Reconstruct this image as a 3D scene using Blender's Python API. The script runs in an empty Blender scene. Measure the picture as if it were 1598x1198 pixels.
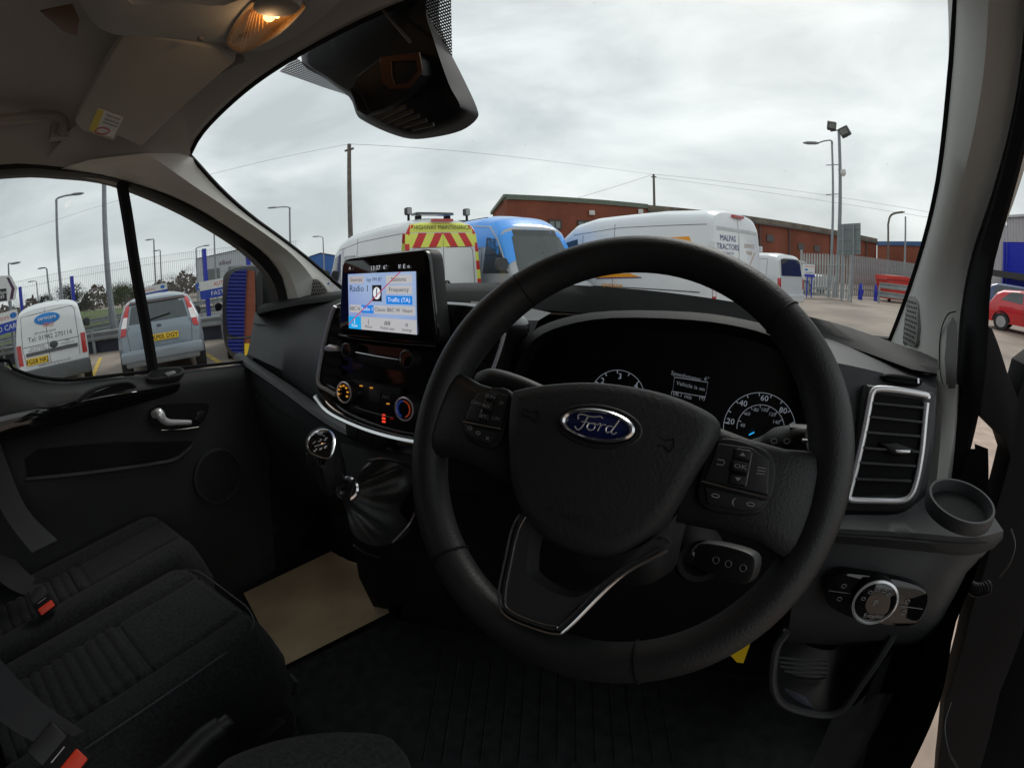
import bpy, bmesh, math, random
from mathutils import Vector, Matrix
from mathutils.geometry import tessellate_polygon

random.seed(7)
sc = bpy.context.scene
COL = sc.collection
rad = math.radians
# ------------------------------------------------------------------ camera (wide action-camera lens, equidistant)
W, H, F = 1598., 1198., 763.
CZ = 1.55
cam = bpy.data.cameras.new('camera')
cam_ob = bpy.data.objects.new('camera', cam)
COL.objects.link(cam_ob)
sc.camera = cam_ob
cam.type = 'PANO'
cam.panorama_type = 'FISHEYE_LENS_POLYNOMIAL'
cam.sensor_fit = 'HORIZONTAL'
cam.sensor_width = 36.
cam.sensor_height = 36. * H / W
cam.fisheye_fov = rad(200)
cam.fisheye_polynomial_k0 = 0
cam.fisheye_polynomial_k1 = -W / (36. * F)
cam.fisheye_polynomial_k2 = cam.fisheye_polynomial_k3 = cam.fisheye_polynomial_k4 = 0
cam.clip_start = .01
cam.clip_end = 4000
CR = Matrix.Rotation(rad(28), 3, 'Z') @ Matrix.Rotation(rad(90 - 14), 3, 'X') @ Matrix.Rotation(rad(-1.7), 3, 'Z')
cam_ob.matrix_world = Matrix.Translation((0, 0, CZ)) @ CR.to_4x4()

# ------------------------------------------------------------------ sky, sun, exposure
SUN_EL, SUN_AZ = 48, 8          # degrees; azimuth clockwise from +Y
world = bpy.data.worlds.new('World')
sc.world = world
world.use_nodes = True
wn = world.node_tree
wn.nodes.clear()
def wnode(t, **kw):
    n = wn.nodes.new(t)
    for k, v in kw.items():
        setattr(n, k, v)
    return n
w_out = wnode('ShaderNodeOutputWorld')
w_bg = wnode('ShaderNodeBackground')
w_sky = wnode('ShaderNodeTexSky')
w_sky.sky_type = 'NISHITA'
w_sky.sun_disc = False
w_sky.sun_elevation = rad(SUN_EL)
w_sky.sun_rotation = rad(SUN_AZ)
w_sky.air_density = 1.0
w_sky.dust_density = 4.0
w_tc = wnode('ShaderNodeTexCoord')
w_map = wnode('ShaderNodeMapping')
w_map.inputs['Scale'].default_value = (1.0, 1.0, 2.6)
w_n1 = wnode('ShaderNodeTexNoise')
w_n1.inputs['Scale'].default_value = 2.3
w_n1.inputs['Detail'].default_value = 7
w_n1.inputs['Roughness'].default_value = .52
w_n1.inputs['Distortion'].default_value = .35
w_ramp = wnode('ShaderNodeValToRGB')
w_ramp.color_ramp.elements[0].position = .36
w_ramp.color_ramp.elements[0].color = (6.2, 6.7, 6.85, 1)
w_ramp.color_ramp.elements[1].position = .66
w_ramp.color_ramp.elements[1].color = (10.3, 10.7, 10.7, 1)
w_mix = wnode('ShaderNodeMix', data_type='RGBA')
w_mix.inputs[0].default_value = .9
lk = wn.links.new
lk(w_tc.outputs['Generated'], w_map.inputs['Vector'])
lk(w_map.outputs[0], w_n1.inputs['Vector'])
lk(w_n1.outputs[0], w_ramp.inputs[0])
lk(w_sky.outputs[0], w_mix.inputs[6])
lk(w_ramp.outputs[0], w_mix.inputs[7])
lk(w_mix.outputs[2], w_bg.inputs[0])
w_bg.inputs[1].default_value = .1
lk(w_bg.outputs[0], w_out.inputs[0])

sun = bpy.data.lights.new('sun', 'SUN')
sun.energy = 1.1
sun.angle = rad(25)
sun.color = (1, .96, .9)
sun_ob = bpy.data.objects.new('sun', sun)
COL.objects.link(sun_ob)
sd = Vector((math.sin(rad(SUN_AZ)) * math.cos(rad(SUN_EL)), math.cos(rad(SUN_AZ)) * math.cos(rad(SUN_EL)), math.sin(rad(SUN_EL))))
sun_ob.rotation_euler = sd.to_track_quat('Z', 'Y').to_euler()
sc.view_settings.view_transform = 'Standard'
sc.view_settings.look = 'None'
sc.view_settings.exposure = 0.0
sc.view_settings.gamma = 1.0
sc.view_settings.use_curve_mapping = False
sc.cycles.max_bounces = 8
sc.cycles.diffuse_bounces = 4
sc.cycles.transparent_max_bounces = 24
sc.cycles.use_denoising = True
sc.cycles.caustics_reflective = False
sc.cycles.caustics_refractive = False

# ------------------------------------------------------------------ picking a place: a viewing direction met with a plane of the place
def ray(px, py):
    u, v = px - W / 2, H / 2 - py
    r = math.hypot(u, v)
    s = math.sin(r / F) / r if r > 1e-6 else 0
    return CR @ Vector((u * s, v * s, -math.cos(r / F)))
def at(px, py, ax, val):
    d = ray(px, py)
    o = Vector((0, 0, CZ))
    if ax == 'D':
        return o + d * (val / math.hypot(d.x, d.y))
    i = 'XYZ'.index(ax)
    return o + d * ((val - o[i]) / d[i])
def atp(px, py, o, n):
    d = ray(px, py)
    c = Vector((0, 0, CZ))
    return c + d * (n.dot(o - c) / n.dot(d))

# ------------------------------------------------------------------ materials
MATS = {}
def mat(name, col, rough=.5, metal=0., var=.12, vscale=6., bump=0., bscale=300., emit=None, estr=0., coat=0., spec=.5, detail=4., sheen=0.):
    if name in MATS:
        return MATS[name]
    m = bpy.data.materials.new(name)
    m.use_nodes = True
    t = m.node_tree
    p = t.nodes['Principled BSDF']
    p.inputs['Roughness'].default_value = rough
    p.inputs['Metallic'].default_value = metal
    p.inputs['Coat Weight'].default_value = coat
    p.inputs['Coat Roughness'].default_value = .05
    p.inputs['Specular IOR Level'].default_value = spec
    p.inputs['Sheen Weight'].default_value = sheen
    tc = t.nodes.new('ShaderNodeTexCoord')
    n = t.nodes.new('ShaderNodeTexNoise')
    n.inputs['Scale'].default_value = vscale
    n.inputs['Detail'].default_value = detail
    t.links.new(tc.outputs['Object'], n.inputs['Vector'])
    r = t.nodes.new('ShaderNodeValToRGB')
    r.color_ramp.elements[0].position = .3
    r.color_ramp.elements[1].position = .7
    r.color_ramp.elements[0].color = (*[c * (1 - var) for c in col], 1)
    r.color_ramp.elements[1].color = (*[min(1, c * (1 + var)) for c in col], 1)
    t.links.new(n.outputs[0], r.inputs[0])
    t.links.new(r.outputs[0], p.inputs['Base Color'])
    if bump:
        b = t.nodes.new('ShaderNodeTexNoise')
        b.inputs['Scale'].default_value = bscale
        b.inputs['Detail'].default_value = 3
        t.links.new(tc.outputs['Object'], b.inputs['Vector'])
        bn = t.nodes.new('ShaderNodeBump')
        bn.inputs['Strength'].default_value = bump
        bn.inputs['Distance'].default_value = .001
        t.links.new(b.outputs[0], bn.inputs['Height'])
        t.links.new(bn.outputs[0], p.inputs['Normal'])
    if emit:
        p.inputs['Emission Color'].default_value = (*emit, 1)
        p.inputs['Emission Strength'].default_value = estr
    MATS[name] = m
    return m
def glass(name, tint=(.93, .96, .95), refl=1.0, fac=None):
    if name in MATS:
        return MATS[name]
    m = bpy.data.materials.new(name)
    m.use_nodes = True
    t = m.node_tree
    t.nodes.clear()
    o = t.nodes.new('ShaderNodeOutputMaterial')
    tr = t.nodes.new('ShaderNodeBsdfTransparent')
    tr.inputs[0].default_value = (*tint, 1)
    gl = t.nodes.new('ShaderNodeBsdfGlossy')
    gl.inputs['Roughness'].default_value = .02
    lw = t.nodes.new('ShaderNodeLayerWeight')
    fr = t.nodes.new('ShaderNodeMath')
    fr.operation = 'POWER'
    fr.inputs[1].default_value = 5.
    t.links.new(lw.outputs['Facing'], fr.inputs[0])
    mu = t.nodes.new('ShaderNodeMath')
    mu.operation = 'MULTIPLY_ADD'
    mu.inputs[1].default_value = refl * .8
    mu.inputs[2].default_value = refl * .04
    mx = t.nodes.new('ShaderNodeMixShader')
    t.links.new(fr.outputs[0], mu.inputs[0])
    t.links.new(mu.outputs[0], mx.inputs[0])
    t.links.new(tr.outputs[0], mx.inputs[1])
    t.links.new(gl.outputs[0], mx.inputs[2])
    # sparse dried rain specks and a faint film of dust
    tc = t.nodes.new('ShaderNodeTexCoord')
    vo = t.nodes.new('ShaderNodeTexVoronoi')
    vo.inputs['Scale'].default_value = 34
    lt = t.nodes.new('ShaderNodeMath'); lt.operation = 'LESS_THAN'; lt.inputs[1].default_value = .075
    nz = t.nodes.new('ShaderNodeTexNoise'); nz.inputs['Scale'].default_value = 5; nz.inputs['Detail'].default_value = 6
    ra = t.nodes.new('ShaderNodeMapRange'); ra.inputs[1].default_value = .5; ra.inputs[2].default_value = .75; ra.inputs[3].default_value = .0; ra.inputs[4].default_value = .22
    mm = t.nodes.new('ShaderNodeMath'); mm.operation = 'MULTIPLY'
    m2 = t.nodes.new('ShaderNodeMath'); m2.operation = 'MULTIPLY_ADD'; m2.inputs[1].default_value = .05; 
    df = t.nodes.new('ShaderNodeBsdfDiffuse'); df.inputs[0].default_value = (.30, .30, .29, 1)
    ms = t.nodes.new('ShaderNodeMixShader')
    t.links.new(tc.outputs['Object'], vo.inputs['Vector']); t.links.new(vo.outputs['Distance'], lt.inputs[0])
    t.links.new(tc.outputs['Object'], nz.inputs['Vector']); t.links.new(nz.outputs[0], ra.inputs[0])
    t.links.new(lt.outputs[0], mm.inputs[0]); t.links.new(ra.outputs[0], mm.inputs[1])
    t.links.new(ra.outputs[0], m2.inputs[0]); t.links.new(mm.outputs[0], m2.inputs[2])
    t.links.new(m2.outputs[0], ms.inputs[0]); t.links.new(mx.outputs[0], ms.inputs[1]); t.links.new(df.outputs[0], ms.inputs[2])
    t.links.new(ms.outputs[0], o.inputs[0])
    MATS[name] = m
    return m

# ------------------------------------------------------------------ scene graph
WM = {}
def tag(o, label=None, cat=None, group=None, kind=None):
    if label: o['label'] = label
    if cat: o['category'] = cat
    if group: o['group'] = group
    if kind: o['kind'] = kind
    return o
def thing(name, label, cat, loc=(0, 0, 0), rz=0., group=None):
    o = bpy.data.objects.new(name, None)
    o.empty_display_size = .1
    COL.objects.link(o)
    o.location = loc
    o.rotation_euler = (0, 0, rz)
    WM[o.name] = Matrix.Translation(loc) @ Matrix.Rotation(rz, 4, 'Z')
    return tag(o, label, cat, group)
def dup(root, loc, rz, label):
    r = root.copy(); COL.objects.link(r)
    r.location = loc; r.rotation_euler = (0, 0, rz); r['label'] = label
    for ch in list(root.children):
        c = ch.copy(); COL.objects.link(c); c.parent = r
        for g in list(ch.children):
            d = g.copy(); COL.objects.link(d); d.parent = c
    return r

def mesh_obj(name, verts, faces, m, parent=None, world=True, sharp=38, label=None):
    me = bpy.data.meshes.new(name)
    if parent is not None and world:
        inv = WM[parent.name].inverted()
        verts = [inv @ Vector(v) for v in verts]
    me.from_pydata([tuple(v) for v in verts], [], faces)
    me.validate()
    bm = bmesh.new(); bm.from_mesh(me)
    bmesh.ops.recalc_face_normals(bm, faces=bm.faces)
    bm.to_mesh(me); bm.free()
    if sharp is not None:
        me.polygons.foreach_set('use_smooth', [True] * len(me.polygons))
        me.set_sharp_from_angle(angle=rad(sharp))
    if m: me.materials.append(m)
    o = bpy.data.objects.new(name, me)
    COL.objects.link(o)
    if parent is not None:
        o.parent = parent
        WM[o.name] = WM[parent.name]
    else:
        WM[o.name] = Matrix()
    if label: o['label'] = label
    return o

def cr(pts, n=6, closed=False):
    """Catmull-Rom through points"""
    pts = [Vector(p) for p in pts]
    N = len(pts); out = []
    segs = N if closed else N - 1
    for i in range(segs):
        if closed:
            a, b, c, d = pts[(i - 1) % N], pts[i], pts[(i + 1) % N], pts[(i + 2) % N]
        else:
            b, c = pts[i], pts[i + 1]
            a = pts[i - 1] if i else b * 2 - c
            d = pts[i + 2] if i + 2 < N else c * 2 - b
        for k in range(n):
            t = k / n
            out.append(.5 * (2 * b + (c - a) * t + (2 * a - 5 * b + 4 * c - d) * t * t + (3 * b - a - 3 * c + d) * t ** 3))
    if not closed: out.append(pts[-1])
    return out
def resample(pts, n):
    pts = [Vector(p) for p in pts]
    L = [0]
    for a, b in zip(pts, pts[1:]): L.append(L[-1] + (b - a).length)
    out = []; j = 0
    for i in range(n):
        s = L[-1] * i / (n - 1)
        while j < len(pts) - 2 and L[j + 1] < s: j += 1
        t = (s - L[j]) / max(1e-9, L[j + 1] - L[j])
        out.append(pts[j].lerp(pts[j + 1], min(1, max(0, t))))
    return out
def rrect(w, h, r, n=4, cx=0, cy=0):
    out = []
    for k, (sx, sy) in enumerate(((1, 1), (-1, 1), (-1, -1), (1, -1))):
        for i in range(n + 1):
            a = (k + i / n) * math.pi / 2
            out.append((cx + sx * (w / 2 - r) + r * math.cos(a), cy + sy * (h / 2 - r) + r * math.sin(a)))
    return out
def ellipse(a, b, n=32, cx=0, cy=0):
    return [(cx + a * math.cos(2 * math.pi * i / n), cy + b * math.sin(2 * math.pi * i / n)) for i in range(n)]
def inset(poly, b):
    n = len(poly); out = []
    area = sum(poly[i][0] * poly[(i + 1) % n][1] - poly[(i + 1) % n][0] * poly[i][1] for i in range(n))
    s = 1 if area > 0 else -1
    for i in range(n):
        p = Vector(poly[i][:2]); a = Vector(poly[i - 1][:2]); c = Vector(poly[(i + 1) % n][:2])
        e1 = (p - a); e2 = (c - p)
        if e1.length < 1e-9 or e2.length < 1e-9:
            e1 = e2 = (c - a)
        e1 = e1.normalized(); e2 = e2.normalized()
        n1 = Vector((-e1.y, e1.x)) * s; n2 = Vector((-e2.y, e2.x)) * s
        m = n1 + n2
        if m.length < 1e-6: m = n1
        m.normalize()
        k = max(.45, m.dot(n1))
        out.append(tuple(p + m * (b / k)))
    return out
def frame(o, n, up=(0, 0, 1), roll=0.):
    n = Vector(n).normalized(); up = Vector(up)
    u = up.cross(n).normalized(); v = n.cross(u)
    if roll:
        c, s = math.cos(roll), math.sin(roll)
        u, v = u * c + v * s, v * c - u * s
    return (Vector(o), u, v, n)
def fp(fr, x, y, z=0):
    return fr[0] + fr[1] * x + fr[2] * y + fr[3] * z
def loc2(fr, px, py, h=0.):
    """plane coordinates of a viewing direction on a frame's plane (raised by h)"""
    q = atp(px, py, fr[0] + fr[3] * h, fr[3]) - fr[0]
    return (q.dot(fr[1]), q.dot(fr[2]))

class MB:
    def __init__(s): s.v = []; s.f = []
    def add(s, vs, fs):
        b = len(s.v); s.v += [Vector(x) for x in vs]; s.f += [tuple(i + b for i in f) for f in fs]; return s
    def box(s, c, size, rz=0., fr=None):
        x, y, z = [d / 2 for d in size]
        pts = [Vector((i * x, j * y, k * z)) for i in (-1, 1) for j in (-1, 1) for k in (-1, 1)]
        if fr: pts = [fp(fr, *(Vector(c) + p)) for p in pts]
        else:
            R = Matrix.Rotation(rz, 3, 'Z'); pts = [Vector(c) + R @ p for p in pts]
        return s.add(pts, [(0, 1, 3, 2), (4, 6, 7, 5), (0, 4, 5, 1), (2, 3, 7, 6), (0, 2, 6, 4), (1, 5, 7, 3)])
    def bar(s, a, b, w, h, up=(0, 0, 1)):
        a = Vector(a); b = Vector(b); d = (b - a).normalized()
        u = d.cross(Vector(up))
        if u.length < 1e-4: u = d.cross(Vector((1, 0, 0)))
        u.normalize(); v = u.cross(d)
        pts = [p + u * (i * w / 2) + v * (j * h / 2) for p in (a, b) for i, j in ((-1, -1), (1, -1), (1, 1), (-1, 1))]
        return s.add(pts, [(0, 1, 2, 3), (7, 6, 5, 4), (0, 4, 5, 1), (1, 5, 6, 2), (2, 6, 7, 3), (3, 7, 4, 0)])
    def tube(s, path, r, n=10, closed=False, sx=1., up=None, caps=True):
        P = [Vector(p) for p in path]; N = len(P)
        rr = r if isinstance(r, (list, tuple)) else [r] * N
        rings = []
        u = None
        for i in range(N):
            if closed: t = P[(i + 1) % N] - P[i - 1]
            else: t = P[min(N - 1, i + 1)] - P[max(0, i - 1)]
            t.normalize()
            if u is None or up is not None:
                ref = Vector(up) if up is not None else (Vector((0, 0, 1)) if abs(t.z) < .9 else Vector((1, 0, 0)))
                u = ref
            u = (u - t * u.dot(t))
            if u.length < 1e-5: u = t.orthogonal()
            u.normalize()
            w = t.cross(u)
            rings.append([P[i] + w * (math.cos(2 * math.pi * k / n) * rr[i] * sx) + u * (math.sin(2 * math.pi * k / n) * rr[i]) for k in range(n)])
        return s.rings(rings, closed, caps)
    def rings(s, rings, closed=False, caps=True):
        n = len(rings[0]); N = len(rings)
        vs = [v for r in rings for v in r]; fs = []
        for i in range(N if closed else N - 1):
            j = (i + 1) % N
            for k in range(n):
                l = (k + 1) % n
                fs.append((i * n + k, i * n + l, j * n + l, j * n + k))
        if caps and not closed:
            fs.append(tuple(range(n))); fs.append(tuple(range((N - 1) * n, N * n)))
        return s.add(vs, fs)
    def grid(s, rows, closeu=False):
        n = len(rows[0]); vs = [v for r in rows for v in r]; fs = []
        for i in range(len(rows) - 1):
            for k in range(n if closeu else n - 1):
                l = (k + 1) % n
                fs.append((i * n + k, i * n + l, (i + 1) * n + l, (i + 1) * n + k))
        return s.add(vs, fs)
    def plate(s, poly, fr, d, b=0., d0=0., back=True, dome=0.):
        n = len(poly)
        A = [fp(fr, x, y, d0) for x, y in poly]
        rings = [A, [fp(fr, x, y, d - b) for x, y in poly]]
        if b:
            p2 = inset(poly, b * .35); rings.append([fp(fr, x, y, d - b * .3) for x, y in p2])
            p2 = inset(poly, b); rings.append([fp(fr, x, y, d) for x, y in p2])
        vs = [v for r in rings for v in r]; fs = []
        for i in range(len(rings) - 1):
            for k in range(n):
                l = (k + 1) % n
                fs.append((i * n + k, i * n + l, (i + 1) * n + l, (i + 1) * n + k))
        L = (len(rings) - 1) * n
        if dome:
            last = p2 if b else poly
            cx = sum(p[0] for p in last) / n; cy = sum(p[1] for p in last) / n
            prev = L
            for q, hh in ((.66, .55), (.33, .88)):
                base = len(vs)
                vs += [fp(fr, cx + (x - cx) * q, cy + (y - cy) * q, d + dome * hh) for x, y in last]
                for k in range(n):
                    l = (k + 1) % n
                    fs.append((prev + k, prev + l, base + l, base + k))
                prev = base
            vs.append(fp(fr, cx, cy, d + dome)); c = len(vs) - 1
            fs += [(prev + k, prev + (k + 1) % n, c) for k in range(n)]
        else:
            fs.append(tuple(range(L, L + n)))
        if back: fs.append(tuple(range(n - 1, -1, -1)))
        return s.add(vs, fs)
    def hoop(s, outer, inner, fr, d, d0=0., b=0.):
        """flat frame between two outlines with the same number of points"""
        n = len(outer)
        io = inset(outer, b) if b else outer
        ii = inset(inner, -b) if b else inner
        rs = [[fp(fr, x, y, d0) for x, y in outer], [fp(fr, x, y, d - b) for x, y in outer], [fp(fr, x, y, d) for x, y in io], [fp(fr, x, y, d) for x, y in ii], [fp(fr, x, y, d - b) for x, y in inner], [fp(fr, x, y, d0) for x, y in inner]]
        return s.rings(rs, closed=True)
    def lathe(s, prof, fr, n=24, caps=True):
        """prof: (radius, height along n)"""
        rings = [[fp(fr, r * math.cos(2 * math.pi * k / n), r * math.sin(2 * math.pi * k / n), z) for k in range(n)] for r, z in prof]
        return s.rings(rings, False, caps)
    def build(s, name, m, parent=None, world=True, sharp=38, label=None):
        return mesh_obj(name, s.v, s.f, m, parent, world, sharp, label)

def text_mesh(body, size, fr, m, parent, name='lettering', depth=.0, align='CENTER', sx=1., world=True, shear=0., bold=0., lift=.0):
    c = bpy.data.curves.new('txt', 'FONT')
    c.body = body; c.size = size; c.align_x = align; c.align_y = 'CENTER'; c.extrude = depth
    c.resolution_u = 2; c.shear = shear; c.offset = bold
    o = bpy.data.objects.new('txt', c); COL.objects.link(o)
    dg = bpy.context.evaluated_depsgraph_get()
    me = bpy.data.meshes.new_from_object(o.evaluated_get(dg))
    vs = [fp(fr, v.co.x * sx, v.co.y, v.co.z + lift) for v in me.vertices]
    fs = [tuple(p.vertices) for p in me.polygons]
    bpy.data.objects.remove(o); bpy.data.curves.remove(c); bpy.data.meshes.remove(me)
    if not fs: return None
    r = mesh_obj(name, vs, fs, m, parent, world, None)
    if len(body) > 1: r['kind'] = 'stuff'
    return r
# ================================================================== interior materials
m_head = mat('headliner_fabric', (.47, .46, .44), .95, var=.05, bump=.3, bscale=500)
m_pil = mat('pillar_plastic', (.72, .72, .68), .6, var=.04, bump=.15, bscale=700, spec=.3)
m_dash = mat('dash_plastic', (.046, .048, .051), .46, var=.16, vscale=14, bump=.6, bscale=420, spec=.4)
m_dashtop = mat('dash_top_plastic', (.014, .0145, .015), .6, var=.18, vscale=14, bump=.6, bscale=420, spec=.25)
m_dark = mat('dark_plastic', (.018, .018, .019), .5, var=.15, bump=.2, bscale=400, spec=.35)
m_black = mat('black_rubber', (.008, .008, .009), .7, var=.2, spec=.2)
m_gloss = mat('gloss_black', (.006, .006, .007), .06, var=.1, coat=.6)
m_leather = mat('wheel_leather', (.020, .0205, .021), .47, var=.2, vscale=18, bump=.45, bscale=480, spec=.45)
m_chrome = mat('satin_chrome', (.75, .75, .76), .18, 1., var=.05)
m_silver = mat('silver_trim', (.92, .92, .94), .25, .5, var=.04)
m_seat = mat('seat_fabric', (.018, .019, .0198), .95, var=.4, vscale=160, bump=1., bscale=330, spec=.15, sheen=.05)
m_seat2 = mat('seat_ribbed_fabric', (.045, .048, .050), .95, var=.3, vscale=180, bump=.6, bscale=420, spec=.15, sheen=.15)
m_belt = mat('belt_webbing', (.018, .0185, .022), .8, var=.15, bump=.5, bscale=600)
m_red = mat('red_plastic', (.75, .045, .012), .45, var=.1)
m_mat = mat('rubber_mat', (.026, .027, .028), .75, var=.35, vscale=30, bump=.6, bscale=200, spec=.25)
m_paper = mat('kraft_paper', (.66, .50, .31), .85, var=.16, vscale=6, bump=.5, bscale=30, detail=8)
m_white = mat('white_print', (.8, .8, .8), .5, var=.02)
m_grey_print = mat('grey_print', (.33, .34, .35), .5, var=.02)
m_glow = mat('white_backlight', (.3, .33, .36), .5, emit=(.75, .85, 1.), estr=.17)
m_dimglow = mat('dim_backlight', (.2, .2, .22), .5, emit=(.7, .78, .9), estr=.13)
m_amber = mat('amber_backlight', (.3, .15, .03), .5, emit=(1., .42, .05), estr=.55)
m_redglow = mat('red_backlight', (.4, .04, .02), .5, emit=(1., .06, .03), estr=1.0)
g_screen = glass('windscreen_glass', (.95, .975, .97), .5)
g_side = glass('side_glass', (.80, .83, .83), .1)

# ================================================================== the cab body
cab = thing('van_cab', 'grey lined cab of the van one sits in, with roof lining, pillars and windscreen', 'van cab', (-.5, .3, .6))
XW = -1.335
U_px = [(0, 262), (90, 265), (179, 279), (284, 314), (369, 365), (411, 396), (437, 430), (446, 464), (450, 490)]
U = [at(x, y, 'X', XW) for x, y in U_px]
E_px = [(298, 240), (345, 293), (392, 335), (440, 370), (480, 401), (520, 435)]
Ed = [at(x, y, 'X', -1.25) for x, y in E_px]
Ed.append(Ed[-1] + (Ed[-1] - Ed[-2]) * 1.2)
Hd = [Vector((-1.258, .6, 1.922)), at(312, 212, 'Y', .605), at(340, 180, 'Y', .605), at(390, 135, 'Y', .61), at(440, 100, 'Y', .615), at(540, 44, 'Y', .62), at(640, 0, 'Y', .625), Vector((-.2, .63, 2.03)), Vector((.1, .625, 2.02)), Vector((.25, .62, 2.0)), Vector((.335, .64, 1.955))]
R0 = [Vector((.335, .64, 1.955))] + [at(x, y, 'X', .335) for x, y in ((1478, 150), (1460, 300), (1425, 430), (1388, 530))]
R0.append(R0[-1] + (R0[-1] - R0[-2]) * .5)
Bs = [Ed[-1], Vector((-1.0, 1.40, 1.42)), Vector((-.5, 1.50, 1.40)), Vector((.05, 1.38, 1.40)), R0[-1]]
# windscreen
top = resample(cr(Hd, 5), 33); base = resample(cr(Bs, 6), 33)
Lr = resample(cr(Ed, 4), 12); Rr = resample(cr(R0, 4), 12)
rows = []
for i in range(12):
    t = i / 11; row = []
    for k in range(33):
        s = k / 32
        p = top[k].lerp(base[k], t)
        p += (Lr[i] - top[0].lerp(base[0], t)) * (1 - s) ** 2 + (Rr[i] - top[32].lerp(base[32], t)) * s ** 2
        p += Vector((0, .05, .04)) * math.sin(math.pi * s) * math.sin(math.pi * t)
        row.append(p)
    rows.append(row)
ws_rows = rows
MB().grid(rows).build('windscreen', g_screen, cab)
edge = resample(Lr[::-1], 20)[:-1] + resample(top, 40) + resample(Rr, 20)[1:]
MB().tube([p + Vector((0, -.004, -.004)) for p in edge], .007, 6).build('windscreen_seal', m_black, cab)
# frit dots behind the mirror-less sensor housing: a dark dotted band printed on the glass
fm = bpy.data.materials.new('dotted_frit'); fm.use_nodes = True
t_ = fm.node_tree; p_ = t_.nodes['Principled BSDF']
p_.inputs['Base Color'].default_value = (.02, .02, .03, 1)
v_ = t_.nodes.new('ShaderNodeTexVoronoi'); v_.voronoi_dimensions = '2D'; v_.inputs['Scale'].default_value = 210; v_.inputs['Randomness'].default_value = 0
sp_ = t_.nodes.new('ShaderNodeSeparateXYZ'); cb_ = t_.nodes.new('ShaderNodeCombineXYZ'); ml_ = t_.nodes.new('ShaderNodeMath'); ml_.operation = 'MULTIPLY'; ml_.inputs[1].default_value = 1.6
c_ = t_.nodes.new('ShaderNodeTexCoord'); mt_ = t_.nodes.new('ShaderNodeMath'); mt_.operation = 'GREATER_THAN'; mt_.inputs[1].default_value = .26
tr_ = t_.nodes.new('ShaderNodeBsdfTransparent'); mx_ = t_.nodes.new('ShaderNodeMixShader')
t_.links.new(c_.outputs['Object'], sp_.inputs[0]); t_.links.new(sp_.outputs[0], cb_.inputs[0]); t_.links.new(sp_.outputs[2], ml_.inputs[0]); t_.links.new(ml_.outputs[0], cb_.inputs[1]); t_.links.new(cb_.outputs[0], v_.inputs['Vector']); t_.links.new(v_.outputs['Distance'], mt_.inputs[0])
t_.links.new(mt_.outputs[0], mx_.inputs[0]); t_.links.new(tr_.outputs[0], mx_.inputs[1]); t_.links.new(p_.outputs[0], mx_.inputs[2])
t_.links.new(mx_.outputs[0], t_.nodes['Material Output'].inputs[0])

# roof lining
def uat(y):
    for a, b in zip(U, U[1:]):
        if a.y <= y <= b.y: return a.lerp(b, (y - a.y) / (b.y - a.y))
    return Vector((XW, y, U[0].z))
def roof_row(y, crown, L=None):
    a = uat(y) if L is None else L
    pts = [a, a + Vector((.03, 0, .05)), Vector((-1.20, y, a.z + (crown - a.z) * .55)), Vector((-1.0, y, a.z + (crown - a.z) * .85)), Vector((-.5, y, crown)), Vector((0, y, crown - .02)), Vector((.25, y, crown - .08)), Vector((.36, y, 2.0)), Vector((.40, y, 1.95))]
    return resample(cr(pts, 4), 33)
hrow = resample(cr(Hd, 5), 33)
rr = [[p for p in hrow], [p + Vector((0, -.03, -.012)) for p in hrow], [p + Vector((0, -.09, .015)) for p in hrow]]
rr[1][0] = Hd[0] + Vector((-.0, -.03, -.005)); 
for y, c in ((.42, 2.075), (.30, 2.105), (.12, 2.125), (-.1, 2.135), (-.4, 2.14), (-.8, 2.14)):
    rr.append(roof_row(y, c))
MB().grid(rr).build('roof_lining', m_head, cab)
MB().add([Hd[0] + Vector((0, 0, -.01)), rr[2][3] + Vector((0, 0, .01)), rr[3][5] + Vector((0, 0, .01)), rr[4][4], U[1] + Vector((-.01, -.05, .01)), U[3] + Vector((-.012, 0, 0))], [(0, 1, 2), (0, 2, 3), (0, 3, 4), (0, 4, 5)]).build('corner_trim', m_head, cab)
# left pillar between door opening and windscreen
Up = resample(cr(U[1:], 4), 24); Ep = resample([Hd[0]] + cr(Ed[:-1], 4), 24)
mid1 = [a.lerp(b, .3) + Vector((.035, -.035, .0)) for a, b in zip(Up, Ep)]
mid2 = [a.lerp(b, .7) + Vector((.035, -.03, .0)) for a, b in zip(Up, Ep)]
lp = MB().grid([[p + Vector((-.03, .0, 0)) for p in Up], Up, mid1, mid2, Ep]).build('windscreen_pillar', m_pil, cab)
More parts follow.
